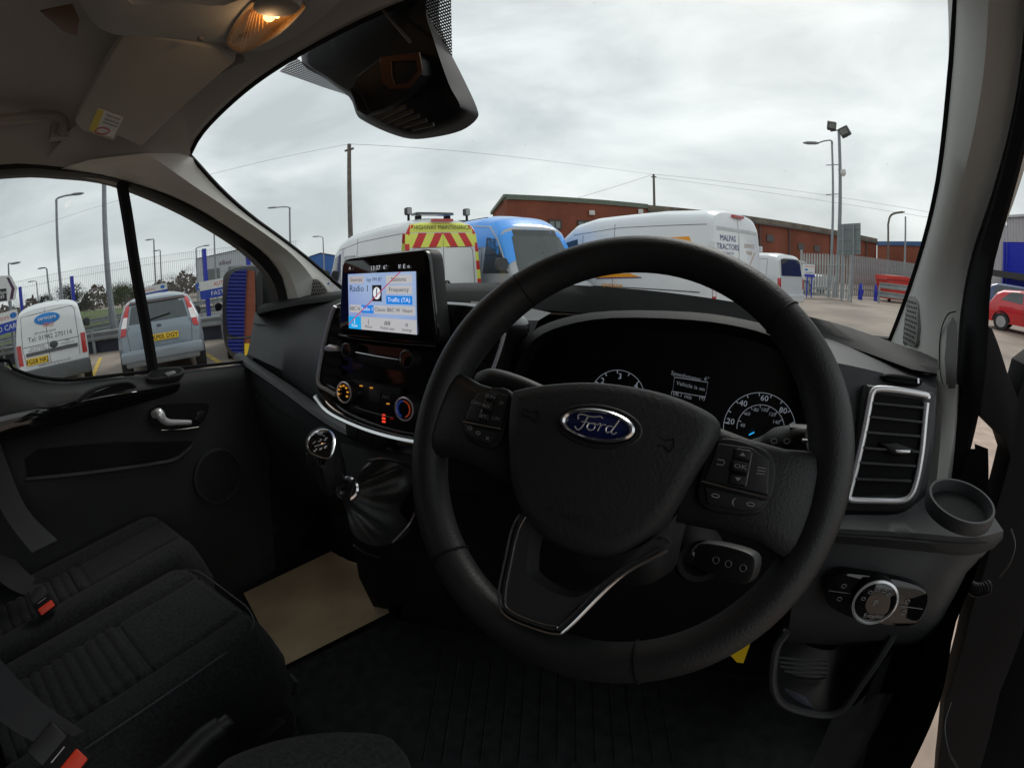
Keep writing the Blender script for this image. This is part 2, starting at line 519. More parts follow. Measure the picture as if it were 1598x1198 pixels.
# triangular speaker grille at its foot
def grille(pxs, ax, v, nm, m, parent, n=9):
    pts = [at(x, y, ax, v) for x, y in pxs]
    o = sum(pts, Vector()) / len(pts)
    nn = (pts[1] - pts[0]).cross(pts[2] - pts[0]).normalized()
    if nn.dot(Vector((0, 0, CZ)) - o) < 0: nn = -nn
    fr = frame(o, nn)
    poly = [((p - o).dot(fr[1]), (p - o).dot(fr[2])) for p in pts]
    poly = [(q.x, q.y) for q in cr([Vector((x, y, 0)) for x, y in poly], 3, True)]
    g = MB().plate(poly, fr, .006, .003, -.01).build(nm, m, parent)
    xs = [p[0] for p in poly]; ys = [p[1] for p in poly]
    mb = MB()
    k = 0
    def inside(x, y):
        c = False
        for i in range(len(poly)):
            x1, y1 = poly[i]; x2, y2 = poly[i - 1]
            if (y1 > y) != (y2 > y) and x < (x2 - x1) * (y - y1) / (y2 - y1) + x1: c = not c
        return c
    st = (max(xs) - min(xs)) / n
    y = min(ys)
    while y < max(ys):
        x = min(xs) + (st / 2 if k % 2 else 0)
        while x < max(xs):
            if all(inside(x + dx, y + dy) for dx, dy in ((st * .5, 0), (-st * .5, 0), (0, st * .5), (0, -st * .5))):
                mb.add([fp(fr, x + st * .28 * math.cos(a), y + st * .28 * math.sin(a), .0065) for a in [q * math.pi / 3 for q in range(6)]], [tuple(range(6))])
            x += st
        y += st * .87; k += 1
    if mb.v:
        h = mb.build('perforation', m_black, g, sharp=None); h['kind'] = 'stuff'
grille([(462, 440), (478, 436), (498, 436), (512, 452), (508, 461), (470, 464), (463, 458)], 'Y', 1.02, 'tweeter_grille', mat('grille_plastic', (.30, .30, .28), .6, var=.04), cab, 14)
# right pillar
R1 = [at(x, y, 'X', .345) for x, y in ((1543, -30), (1530, 150), (1497, 300), (1470, 400), (1452, 470), (1446, 560), (1452, 600))]
R2 = [at(x, y, 'X', .385) for x, y in ((1600, -30), (1585, 150), (1548, 300), (1515, 400), (1497, 500), (1490, 620), (1480, 690))]
R0b = [Hd[-1] + Vector((0, 0, .05))] + R0[1:5]
n = 22
a0, a1, a2 = [resample(cr(q, 4), n) for q in (R0b, R1, R2)]
a0 = resample(cr(R0b, 4), n)
am = [p.lerp(q, .5) + Vector((-.008, -.01, 0)) for p, q in zip(a0, a1)]
MB().grid([a0, am, a1, [p.lerp(q, .25) + Vector((.004, 0, 0)) for p, q in zip(a1, a2)], a2, [p + Vector((.05, .01, 0)) for p in a2]]).build('windscreen_pillar', m_pil, cab)
R3 = [at(x, y, 'X', .40) for x, y in ((1655, -20), (1625, 120), (1574, 330), (1548, 430), (1542, 520), (1536, 600), (1515, 700), (1492, 780))]
R2b = [at(x, y, 'X', .39) for x, y in ((1604, -20), (1589, 120), (1541, 330), (1508, 430), (1498, 520), (1492, 600), (1478, 700), (1462, 780))]
s2 = resample(cr(R2b, 4), 26); s3 = resample(cr(R3, 4), 26)
MB().grid([s2, [p.lerp(q, .4) + Vector((-.012, -.012, 0)) for p, q in zip(s2, s3)], [p.lerp(q, .85) + Vector((-.006, -.008, 0)) for p, q in zip(s2, s3)], s3, [p + Vector((.0, .07, 0)) for p in s3]]).build('door_seal', m_black, cab)
grille([(1419, 470), (1429, 462), (1436, 470), (1434, 535), (1425, 541), (1412, 535)], 'X', .338, 'tweeter_grille', MATS['grille_plastic'], cab, 9)
# recessed grab handle and lower trim on the right pillar
MB().tube(cr([at(x, y, 'X', .362) for x, y in ((1474, 612), (1466, 570), (1468, 520), (1478, 492), (1491, 486))], 5), .0012, 6).build('trim_joint', m_black, cab)
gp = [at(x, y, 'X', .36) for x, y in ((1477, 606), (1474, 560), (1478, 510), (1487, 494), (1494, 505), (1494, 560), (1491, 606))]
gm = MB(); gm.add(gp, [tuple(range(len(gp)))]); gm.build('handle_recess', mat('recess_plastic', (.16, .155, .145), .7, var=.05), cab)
lt = [[at(x, y, 'X', v) for x, y, v in r] for r in (
    [(1440, 560, .345), (1470, 600, .352), (1492, 600, .37), (1500, 598, .39)],
    [(1445, 640, .345), (1470, 645, .352), (1490, 648, .37), (1497, 648, .39)],
    [(1435, 740, .345), (1462, 745, .352), (1478, 748, .37), (1486, 748, .39)],
    [(1425, 830, .345), (1450, 835, .352), (1462, 838, .37), (1472, 838, .39)])]
MB().grid(lt).build('lower_pillar_trim', m_pil, cab)
# shell that closes the cab: floor, rear bulkhead, firewall, outer roof, sill
MB().box((-.5, -.1, .58), (1.9, 2.6, .04)).build('floor', m_mat, cab)
MB().box((-.5, -.82, 1.35), (1.95, .04, 1.7)).build('rear_bulkhead', mat('bulkhead_grey', (.10, .10, .10), .8), cab)
MB().box((-.46, 1.30, .95), (1.9, .04, .9)).build('firewall', m_black, cab)
MB().box((-.5, .98, .575), (1.7, .7, .04)).build('toe_board', m_black, cab)
MB().box((-.5, -.1, 2.19), (1.72, 1.4, .03)).build('outer_roof', mat('own_paint', (.02, .02, .022), .25, coat=.6), cab)
MB().box((.39, .98, .80), (.03, .66, .50)).build('side_wall', m_black, cab)
MB().box((.40, -.72, 1.4), (.07, .24, 1.5)).build('rear_door_pillar', m_dark, cab)
MB().bar((-.5, .92, .60), (-.5, 1.29, .92), 1.75, .03).build('toe_slope', m_black, cab)  # black board added to darken the lit floor by the firewall
# driver side sill and kick panel along the lower door opening
k = [[at(x, y, 'X', v) for x, y, v in r] for r in (
    [(1478, 700, .39), (1462, 780, .39), (1440, 880, .39), (1405, 980, .38), (1370, 1090, .36), (1345, 1200, .34)],
    [(1542, 700, .40), (1542, 780, .40), (1528, 880, .40), (1490, 975, .39), (1470, 1085, .37), (1420, 1200, .35)])]
k.append([p + Vector((.0, .05, -.01)) for p in k[1]])
MB().grid([resample(cr(r, 3), 16) for r in k]).build('door_seal', m_black, cab)
kk = [[at(x, y, 'X', .36) for x, y in ((1400, 985), (1375, 1030), (1345, 1100), (1310, 1200))], [at(x, y, 'X', .375) for x, y in ((1440, 900), (1405, 985), (1372, 1090), (1345, 1200))]]
MB().grid(kk).build('kick_trim', mat('kick_plastic', (.07, .07, .07), .7), cab)

# ------------------------------------------------------------------ sun visor, roof handle, overhead console, lamp
vis = thing('sun_visor', 'grey sun visor folded against the roof with a yellow and white warning sticker', 'sun visor', at(220, 140, 'Z', 2.03))
vpx = [(192, 56), (150, 125), (116, 192), (128, 206), (178, 222), (184, 214), (220, 230), (226, 226), (300, 156), (366, 100), (340, 78), (260, 62)]
vo = at(220, 140, 'Z', 1.965)
vfr = frame(vo, (.16, -.14, -1), (0, 1, 0))
vpoly = [loc2(vfr, x, y) for x, y in vpx]
MB().plate(vpoly, vfr, .0, .008, -.028).build('visor_body', mat('visor_vinyl', (.47, .45, .41), .8, var=.04, bump=.3, bscale=500), vis)
def pq(fr, pts, h=0): return [loc2(fr, x, y, h) for x, y in pts]
st = MB().plate(pq(vfr, [(153, 168), (193, 183), (177, 214), (139, 201)]), vfr, .002).build('warning_sticker', m_white, vis)
MB().plate(pq(vfr, [(153, 168), (163, 172), (149, 205), (139, 201)]), vfr, .003, 0, .0022).build('yellow_band', mat('sticker_yellow', (.75, .6, .03), .5), st)
MB().tube([fp(vfr, *p, .003) for p in pq(vfr, [(160 + 11 * math.cos(a), 203 + 5 * math.sin(a)) for a in [i * math.pi / 8 for i in range(16)]])], .0012, 5, True).build('ban_symbol', mat('sticker_red', (.6, .05, .05), .5), st)
for i, (x0, y0, x1, y1) in enumerate(((166, 178, 188, 186), (163, 184, 186, 192), (161, 189, 183, 197))):
    MB().tube([fp(vfr, *loc2(vfr, x0, y0), .0028), fp(vfr, *loc2(vfr, x1, y1), .0028)], .0011, 4).build('text_line', m_grey_print, st)
vb = [at(x, y, 'Z', 2.0) for x, y in ((300, 120), (325, 112), (350, 104), (375, 92))]
MB().tube(vb, [.012, .016, .014, .012], 8).build('hinge', mat('hinge_plastic', (.22, .21, .2), .6), vis)
MB().tube([at(x, y, 'Z', 1.985) for x, y in ((212, 224), (217, 232), (214, 240))], .005, 6).build('clip', MATS['hinge_plastic'], vis)

gh = thing('roof_grab_handle', 'grey grab handle on the roof rail over the passenger window', 'grab handle', at(60, 190, 'X', -1.2))
MB().tube(cr([at(x, y, 'X', -1.22) for x, y in ((-90, 188), (-30, 190), (40, 184), (80, 183), (94, 188), (98, 198), (92, 210))], 4), .014, 8).build('grip', mat('handle_plastic', (.33, .31, .28), .6), gh)
MB().box(at(92, 206, 'X', -1.235), (.03, .045, .035)).build('mount', MATS['handle_plastic'], gh)

oc = thing('overhead_console', 'moulded grey overhead shelf along the windscreen header holding the reading lamp', 'overhead shelf', at(300, 40, 'Z', 2.05))
r0 = [at(x, y, 'Z', 2.0) for x, y in ((100, -40), (160, 48), (260, 62), (345, 80), (420, 78), (500, 30), (560, -30))]
r1 = [at(x, y, 'Z', 1.985) for x, y in ((120, -70), (175, 28), (262, 36), (345, 55), (400, 48), (470, 0), (520, -60))]
r2 = [at(x, y, 'Z', 1.99) for x, y in ((180, -120), (200, 5), (280, 4), (345, 10), (390, -10), (440, -50), (480, -110))]
r3 = [at(x, y, 'Z', 2.05) for x, y in ((200, -160), (220, -40), (290, -40), (350, -40), (390, -60), (430, -110), (470, -160))]
rU = [p + Vector((0, .02, .08)) for p in r0]
MB().grid([resample(cr(q, 4), 24) for q in (rU, r0, r1, r2, r3)]).build('shelf_moulding', m_head, oc)
MB().plate(pq(vfr, [(70, -10), (120, -20), (130, 5), (125, 30), (105, 22)]), (vfr[0] + Vector((0, 0, -.03)), *vfr[1:]), .004, .002).build('switch_blank', mat('brown_plastic', (.16, .09, .06), .5), oc)
fz = frame(at(313, 60, 'Z', 1.982), (0, -.2, -1), (0, 1, 0))
MB().lathe([(.006, 0), (.006, .004), (.003, .005)], fz, 10).build('screw_cap', MATS['hinge_plastic'], oc)

lamp = thing('reading_lamp', 'lit courtesy lamp with ribbed clear lens glowing orange on the overhead shelf', 'lamp', at(415, 35, 'Z', 1.98))
lo = at(412, 38, 'Z', 1.978)
lfr = frame(lo, (0, -.25, -1), (0, 1, 0))
lens_px = [(357, 62), (362, 72), (374, 78), (388, 76), (432, 52), (470, 16), (474, 5), (462, -4), (430, -6), (404, -4), (372, 32)]
lp_ = pq(lfr, lens_px)
lp_ = [(q.x, q.y) for q in cr([Vector((x, y, 0)) for x, y in lp_], 3, True)]
MB().hoop(inset(lp_, -.006), lp_, lfr, .004, -.02, .002).build('bezel', MATS['hinge_plastic'], lamp)
lm = bpy.data.materials.new('lamp_lens'); lm.use_nodes = True
t_ = lm.node_tree; t_.nodes.clear()
o_ = t_.nodes.new('ShaderNodeOutputMaterial'); a_ = t_.nodes.new('ShaderNodeBsdfTransparent'); a_.inputs[0].default_value = (.95, .8, .6, 1)
b_ = t_.nodes.new('ShaderNodeBsdfGlossy'); b_.inputs[0].default_value = (.9, .8, .7, 1); b_.inputs['Roughness'].default_value = .15
x_ = t_.nodes.new('ShaderNodeMixShader'); x_.inputs[0].default_value = .12
t_.links.new(a_.outputs[0], x_.inputs[1]); t_.links.new(b_.outputs[0], x_.inputs[2]); t_.links.new(x_.outputs[0], o_.inputs[0])
ln = MB().plate(lp_, lfr, .006, .004, -.0, True, .004).build('lens', lm, lamp)
MB().plate(inset(lp_, .0005), lfr, -.022, 0, -.024).build('reflector', mat('lamp_reflector', (.65, .5, .34), .3, .5, var=.25, vscale=60), lamp)
mb = MB()
for i in range(9):
    a = Vector(loc2(lfr, 392 + i * 4, 18 - i * 2)); b = Vector(loc2(lfr, 376 + i * 7, 72 - i * 6))
    mb.bar(fp(lfr, a.x, a.y, .003), fp(lfr, b.x, b.y, .003), .0008, .0012)
mb.build('rib', mat('lens_rib', (.7, .5, .3), .3), ln)['kind'] = 'stuff'
f_a = fp(lfr, *loc2(lfr, 410, 24), -.012); f_b = fp(lfr, *loc2(lfr, 432, 34), -.012)
MB().tube([f_a, f_b], [.0035, .0045], 8).build('bulb', mat('lit_bulb', (1, .8, .5), .5, emit=(1., .55, .2), estr=60), lamp)
for x, y in ((390, 20), (378, 60)):
    MB().lathe([(.011, -.02), (.011, -.006), (.008, -.004)], (fp(lfr, *loc2(lfr, x, y)), *lfr[1:]), 14).build('socket', mat('socket_brown', (.10, .06, .04), .5), lamp)
MB().plate(pq(lfr, ellipse(38, 16, 20, 436, 2)), lfr, .016, .006, -.0).build('switch', MATS['handle_plastic'], lamp)
pl = bpy.data.lights.new('courtesy_bulb', 'POINT'); pl.energy = .13; pl.color = (1, .62, .3); pl.shadow_soft_size = .012
plo = bpy.data.objects.new('courtesy_bulb', pl); COL.objects.link(plo); plo.location = fp(lfr, *loc2(lfr, 420, 28), .02)

# ------------------------------------------------------------------ windscreen sensor housing
hs = thing('sensor_housing', 'black camera and sensor housing hanging at the top middle of the windscreen', 'sensor housing', at(620, 120, 'Y', .6))
# outline on the glass side (back) and the nearer face
out = [(470, 88), (562, -10), (612, -80), (690, -80), (684, 20), (700, 75), (722, 120), (744, 168), (744, 186), (720, 204), (680, 214), (640, 217), (600, 205), (566, 188), (556, 178), (545, 152), (510, 125)]
bk = cr([at(x, y, 'Y', .66 + max(0, (y + 80)) * .00055) for x, y in out], 4, True)
ft_px = [(480, 86), (566, -12), (614, -78), (676, -78), (664, 10), (676, 60), (700, 130), (716, 160), (716, 172), (700, 186), (670, 198), (640, 206), (612, 198), (580, 182), (570, 172), (556, 150), (515, 122)]
ft = cr([at(x, y, 'Y', .60 + max(0, (y + 80)) * .00045) for x, y in ft_px], 4, True)
ftm = [a.lerp(b, .6) + (b - sum(ft, Vector()) / len(ft)) * .02 for a, b in zip(bk, ft)]
c = sum(ft, Vector()) / len(ft) + Vector((0, -.012, 0))
mb = MB(); mb.rings([bk, ftm, ft], caps=False)
b = len(mb.v); mb.v.append(c); nn_ = len(ft)
mb.f += [(2 * nn_ + i, 2 * nn_ + (i + 1) % nn_, b) for i in range(nn_)]
m_hous = mat('housing_plastic', (.007, .007, .008), .6, var=.2, bump=.3, bscale=500, spec=.35)
mb.build('cover', m_hous, hs, sharp=89)
hfr = frame(at(640, 150, 'Y', .675), (.25, -.9, -.35))
MB().plate(pq(hfr, [(556, 140), (566, 118), (600, 92), (650, 82), (668, 96), (672, 118), (650, 150), (610, 172), (580, 180), (566, 172)]), hfr, .035, .014, -.02).build('camera_pod', m_hous, hs)
lf2 = (hfr[0] + hfr[3] * .036, *hfr[1:])
MB().hoop(pq(lf2, [(593, 90), (655, 82), (660, 110), (640, 138), (610, 140), (596, 128)]), pq(lf2, [(612, 97), (650, 95), (652, 112), (636, 130), (618, 132), (613, 120)]), lf2, .003, -.001, .001).build('window_frame', mat('copper_sheen', (.10, .045, .025), .4, .3, var=.3), hs)
for i in range(5):
    y0 = 150 + i * 9
    a = fp(lf2, *loc2(lf2, 586 + i * 9, 186 + i * 4 - 0), .0); 
    MB().bar(fp(lf2, *loc2(lf2, 592 + i * 13, 186 + i * 4), .004), fp(lf2, *loc2(lf2, 634 + i * 11, 166 + i * 7), .004), .006, .006).build('cooling_slat', m_dark, hs)
for i in range(4):
    MB().bar(fp(lf2, *loc2(lf2, 551 + i * 5, 138 + i * 3), .006), fp(lf2, *loc2(lf2, 563 + i * 5, 166 + i * 4), .006), .004, .006).build('side_slat', m_black, hs)
MB().tube([at(x, y, 'Y', .615) for x, y in ((585, 0), (612, 34), (640, 66))], .003, 6).build('seam_ridge', mat('ridge_grey', (.08, .08, .08), .4), hs)
# dotted shade band on the glass beside it
def wsat(px, py):
    best = None
    d = ray(px, py); o = Vector((0, 0, CZ))
    from mathutils.geometry import intersect_ray_tri
    for i in range(len(ws_rows) - 1):
        for k in range(32):
            q = [ws_rows[i][k], ws_rows[i][k + 1], ws_rows[i + 1][k + 1], ws_rows[i + 1][k]]
            for tri in ((0, 1, 2), (0, 2, 3)):
                h = intersect_ray_tri(*[q[j] for j in tri], d, o, True)
                if h is not None: return h
    return at(px, py, 'Y', .65)
for pts in ([(648, 0), (704, 0), (706, 96), (680, 60)], [(436, 112), (462, 90), (545, 150), (500, 135)]):
    q = [wsat(x, y + .1) - ray(x, y) * .006 for x, y in pts]
    MB().add(q, [(0, 1, 2, 3)]).build('dotted_shade_band', fm, cab, sharp=None)
# ================================================================== dashboard
def sstep_(a, b, x):
    t = min(1, max(0, (x - a) / (b - a))); return t * t * (3 - 2 * t)
dash = thing('dashboard', 'dark grey moulded dashboard with air vents and switches behind the steering wheel', 'dashboard', (-.5, .9, .75))
def rowsY(lst): return [resample(cr([at(x, y, 'Y', v) for x, y, v in r], 4), 40) for r in lst]
ridge = [(412, 474, .90), (440, 468, .96), (480, 461, 1.0), (535, 453, 1.02), (620, 446, 1.03), (700, 442, 1.03), (800, 441, 1.02), (900, 445, 1.0), (1000, 452, .98), (1100, 464, .96), (1200, 481, .94), (1300, 503, .92), (1390, 533, .88), (1440, 550, .84), (1463, 561, .80)]
bkrow = [Vector((p.x, max(p.y + .2, 1.12 + .32 * math.sin(math.pi * min(1, max(0, (p.x + 1.3) / 1.63)))), 1.40)) for p in [at(*ridge_p[:2], 'Y', ridge_p[2]) for ridge_p in ridge]]
lip = [(402, 482, .86), (440, 474, .90), (480, 467, .93), (535, 460, .95), (620, 455, .95), (700, 455, .94), (800, 455, .92), (900, 462, .88), (1000, 472, .86), (1100, 486, .84), (1200, 505, .82), (1300, 522, .82), (1390, 553, .80), (1440, 571, .77), (1466, 574, .74)]
lip2 = [(400, 490, .85), (440, 481, .89), (480, 474, .92), (535, 469, .94), (620, 468, .94), (700, 472, .92), (800, 480, .86), (900, 488, .80), (1000, 494, .78), (1100, 502, .77), (1200, 520, .77), (1300, 534, .79), (1390, 564, .78), (1440, 582, .75), (1462, 583, .74)]
und = [(405, 494, .93), (440, 485, .96), (480, 478, .99), (535, 474, 1.0), (620, 474, 1.0), (700, 478, .98), (800, 484, .92), (900, 490, .88), (1000, 497, .86), (1100, 506, .85), (1200, 523, .85), (1300, 538, .86), (1390, 567, .84), (1440, 584, .80), (1462, 586, .79)]
for q_, k_ in ((lip, .018), (lip2, .035), (und, -.02)):
    for i_, (x_, y_, v_) in enumerate(q_):
        f_ = sstep_(700, 850, x_) * sstep_(1420, 1330, x_)
        q_[i_] = (x_, y_, v_ + (ridge[i_][2] - k_ - v_) * f_)
R_ = rowsY([ridge, lip, lip2, und])
MB().grid([resample(cr([p + Vector((0, .5, -.25)) for p in bkrow], 4), 40), resample(cr(bkrow, 4), 40)] + R_).build('top_pad', m_dashtop, dash, sharp=60)
# passenger upper pad
pp = [[(398, 488, .92), (430, 481, .95), (470, 474, .96), (515, 468, .95), (535, 466, .93)],
      [(394, 510, .88), (430, 505, .90), (470, 496, .90), (510, 490, .88), (530, 486, .86)],
      [(390, 535, .84), (425, 540, .85), (465, 540, .85), (500, 535, .83), (515, 530, .80)],
      [(386, 552, .82), (420, 568, .82), (455, 584, .82), (485, 595, .79), (505, 600, .76)],
      [(380, 560, .84), (415, 582, .84), (455, 607, .83), (490, 630, .79), (510, 640, .75)]]
MB().grid([resample(cr([at(x, y, 'Y', v) for x, y, v in r], 5), 24) for r in pp]).build('passenger_pad', m_dash, dash)
pd = [at(x, y, 'Y', v) for x, y, v in [(397, 505, .885), (430, 509, .90), (470, 506, .90), (505, 500, .875)]]
MB().tube([p + Vector((0, -.002, 0)) for p in cr(pd, 4)], .0016, 5).build('pad_seam', m_black, dash)
# ledge running below the pad into the centre stack
lg = cr([at(x, y, 'Y', v) for x, y, v in [(372, 556, .80), (395, 572, .79), (425, 592, .78), (460, 616, .76), (500, 645, .72), (545, 672, .68), (600, 692, .64), (660, 704, .60)]], 5)
MB().tube(lg, .012, 8, sx=1.6).build('shelf_edge', m_dash, dash)
lw = [[(374, 558, .80), (400, 577, .79), (440, 604, .77), (490, 640, .73), (550, 678, .68), (660, 708, .60)],
      [(378, 600, .78), (402, 622, .77), (440, 650, .75), (490, 680, .72), (550, 700, .68), (660, 726, .61)],
      [(384, 660, .80), (410, 680, .79), (445, 700, .77), (490, 715, .75), (545, 725, .71), (660, 745, .65)],
      [(392, 720, .86), (418, 740, .85), (450, 755, .84), (495, 765, .82), (550, 772, .78), (660, 780, .72)],
      [(400, 770, 1.05), (430, 785, 1.05), (460, 795, 1.05), (500, 800, 1.02), (560, 805, .95), (660, 810, .9)]]
MB().grid([resample(cr([at(x, y, 'Y', v) for x, y, v in r], 4), 24) for r in lw]).build('glovebox_panel', m_dash, dash)
gl_ = [at(x, y, 'Y', v) for x, y, v in [(392, 600, .77), (412, 622, .762), (440, 645, .742), (475, 668, .722)]]
MB().tube(cr(gl_, 4), .0018, 5).build('glovebox_seam', m_black, dash)
# driver face panel, left and right of the instruments
MB().grid([resample(cr([at(x, y, 'Y', v) for x, y, v in r], 3), 12) for r in (
    [(735, 470, .90), (790, 474, .88), (860, 488, .82)], [(728, 500, .78), (775, 500, .76), (840, 500, .72)], [(715, 560, .74), (760, 560, .72), (815, 560, .69)], [(700, 620, .72), (750, 615, .70), (810, 610, .68)], [(690, 690, .74), (740, 690, .72), (810, 690, .70)])]).build('face_panel', m_dash, dash)
MB().grid([resample(cr([at(x, y, 'Y', v) for x, y, v in r], 3), 14) for r in (
    [(1225, 512, .95), (1300, 524, .95), (1390, 555, .95), (1440, 574, .93), (1462, 578, .92)],
    [(1225, 530, .80), (1300, 540, .82), (1390, 570, .80), (1440, 586, .77), (1462, 588, .76)],
    [(1240, 560, .72), (1300, 565, .73), (1390, 585, .74), (1440, 600, .73), (1462, 606, .74)],
    [(1258, 640, .68), (1310, 650, .69), (1390, 660, .70), (1440, 670, .70), (1458, 676, .73)],
    [(1262, 720, .68), (1305, 735, .685), (1380, 745, .685), (1430, 750, .685), (1448, 752, .70)],
    [(1262, 800, .67), (1300, 805, .675), (1360, 808, .675), (1420, 812, .675), (1438, 812, .69)])]).build('face_panel', m_dash, dash)
MB().tube([at(x, y, 'Y', v - .004) for x, y, v in ((1352, 566, .79), (1346, 610, .725), (1335, 665, .697))], .0014, 5).build('panel_joint', m_black, dash)
# instrument binnacle
def ring_px(pts, y): return [at(px, py, 'Y', y) for px, py in pts]
hp = [(798, 640), (800, 596), (812, 560), (836, 528), (880, 508), (954, 496), (1079, 499), (1160, 511), (1212, 528), (1246, 552), (1258, 590), (1262, 660), (1250, 740), (1130, 770), (980, 770), (850, 740)]
hpo = [(786, 642), (788, 594), (800, 554), (828, 519), (876, 497), (954, 485), (1080, 487), (1164, 499), (1220, 516), (1258, 544), (1271, 590), (1275, 660), (1262, 752), (1130, 784), (980, 784), (840, 752)]
hpi = [(815, 640), (817, 602), (826, 572), (846, 544), (886, 524), (954, 513), (1076, 516), (1156, 527), (1204, 543), (1232, 566), (1242, 600), (1246, 660), (1236, 735), (1130, 762), (980, 762), (860, 735)]
def cl3(pts): return cr(pts, 3, True)
MB().rings([cl3(ring_px(hpo, .76)), cl3(ring_px(hpo, .675)), cl3(ring_px(hp, .655)), cl3([p + Vector((0, .01, 0)) for p in ring_px(hp, .655)])], caps=False).build('instrument_hood', m_dashtop, dash)
MB().rings([cl3([p + Vector((0, .008, 0)) for p in ring_px(hp, .655)]), cl3(ring_px(hpi, .74))], caps=False).build('hood_lining', m_black, dash)
ins = thing('instrument_cluster', 'black instrument cluster with white lit dials and small message display', 'instruments', at(1080, 620, 'Y', .74))
ifr = frame(at(1080, 620, 'Y', .738), (0, -1, .0))
MB().plate(pq(ifr, [(q.x, q.y) for q in cr([Vector((x, y, 0)) for x, y in hpi], 3, True)]), ifr, .0, 0, -.01).build('face', mat('cluster_black', (.004, .004, .005), .35), ins)
def arc(cx, cy, r, a0, a1, n=30): return [(cx + r * math.cos(a0 + (a1 - a0) * i / n), cy - r * math.sin(a0 + (a1 - a0) * i / n)) for i in range(n + 1)]
def dial(nm, cx, cy, r, a0, a1, ticks, w, m):
    d = MB().tube([fp(ifr, *loc2(ifr, *p), .002) for p in arc(cx, cy, r, a0, a1)], w, 5).build(nm, m, ins)
    for a in ticks:
        p, q = [loc2(ifr, cx + k * math.cos(a), cy - k * math.sin(a)) for k in (r, r - 5)]
        MB().bar(fp(ifr, *p, .002), fp(ifr, *q, .002), .001, .001).build('tick', m, d)
    return d
d1 = dial('rev_counter_scale', 964, 619, 42, rad(5), rad(160), [rad(90 - 27 * k) for k in (-2, -1, 0, 1, 2)], .0004, m_glow)
d2 = dial('speed_scale', 1185, 668, 56, rad(-5), rad(185), [rad(170 - 20 * k * 1.0) for k in range(9)], .00045, m_glow)
d3 = dial('inner_speed_scale', 1187, 668, 37, rad(-5), rad(180), [rad(160 - 23 * k) for k in range(7)], .0006, m_dimglow)
def ptext(body, px, py, size_px, m, parent, fr, h=.002, **kw):
    a = loc2(fr, px, py); b = loc2(fr, px, py + size_px)
    sz = abs(a[1] - b[1])
    return text_mesh(body, sz, (fp(fr, *a, h), *fr[1:]), m, parent, **kw)
tilt = frame(ifr[0], ifr[3], roll=rad(-4))
for s_, x, y in (('2', 941, 594), ('3', 968, 587), ('4', 993, 602)): ptext(s_, x, y, 13, m_glow, d1, tilt)
for s_, x, y in (('20', 1140, 657), ('40', 1160, 629), ('60', 1193, 621), ('80', 1222, 640)): ptext(s_, x, y, 13, m_glow, d2, tilt)
for s_, x, y in (('40', 1159, 663), ('60', 1167, 645), ('80', 1180, 639), ('100', 1193, 639), ('120', 1205, 646), ('140', 1211, 658)): ptext(s_, x, y, 8, m_dimglow, d3, tilt)
MB().bar(fp(ifr, *loc2(ifr, 1169, 677), .004), fp(ifr, *loc2(ifr, 1177, 673), .004), .0028, .001).build('needle', mat('needle_blue', (.02, .3, .6), .5, emit=(.03, .45, 1.), estr=.9), ins)
ds = [(1053, 584), (1106, 593), (1101, 622), (1049, 613)]
dd = MB().tube([fp(ifr, *loc2(ifr, *p), .002) for p in ((1053, 588), (1105, 596), (1101, 619), (1050, 610))], .0006, 4, True).build('message_box', m_dimglow, ins)
t6 = frame(ifr[0], ifr[3], roll=rad(-8))
ptext('Speedometer', 1071, 586.5, 9, m_dimglow, dd, t6); ptext('6°', 1103, 591, 9, m_dimglow, dd, t6)
ptext('Vehicle is on', 1078, 602, 9, m_dimglow, dd, t6); ptext('108.1 mls', 1063, 616, 9, m_dimglow, dd, t6); ptext('(4)', 1096, 620, 9, m_dimglow, dd, t6)

# ------------------------------------------------------------------ centre stack
m_stack = mat('stack_gloss', (.010, .010, .011), .12, var=.1, coat=.4)
sfr = frame(at(600, 600, 'Y', .60), (.0, -1, .16))
stk = [(530, 470), (512, 492), (500, 540), (492, 590), (494, 612), (520, 642), (570, 668), (630, 684), (700, 694), (740, 690), (756, 640), (775, 540), (785, 505), (760, 480), (690, 470)]
stp = [(q.x, q.y) for q in cr([Vector((*loc2(sfr, *p), 0)) for p in stk], 3, True)]
MB().plate(stp, sfr, .0, .012, -.09).build('centre_stack', m_stack, dash)
def strip(pxs, fr, h, r, nm, m, parent, sx=1., n=4):
    return MB().tube(cr([fp(fr, *loc2(fr, x, y, h), h) for x, y in pxs], n), r, 8, sx=sx).build(nm, m, parent)
strip([(523, 478), (517, 492), (507, 530), (499, 570), (496, 592), (500, 602), (512, 609), (524, 616)], sfr, .004, .0042, 'chrome_trim', m_silver, dash)
strip([(494, 618), (515, 642), (560, 664), (610, 680), (672, 692)], sfr, .004, .006, 'chrome_trim', m_chrome, dash, 1.4)
# left vent: slats
lv = [(526, 494), (519, 505), (508, 545), (503, 585), (524, 605), (532, 560), (534, 500)]
MB().plate(pq(sfr, lv, .001), sfr, .003, 0, .0).build('vent_opening', m_black, dash)
for i in range(6):
    y0 = 512 + i * 16
    MB().bar(fp(sfr, *loc2(sfr, 517 - i * 2.6, y0, .006), .006), fp(sfr, *loc2(sfr, 535 - i * .8, y0 + 6, .006), .006), .003, .012).build('vent_slat', m_dark, dash)
MB().plate(pq(sfr, [(506, 541), (515, 537), (527, 540), (527, 548), (514, 549), (507, 547)], .014), sfr, .016, .002, .008).build('vent_tab', m_silver, dash)
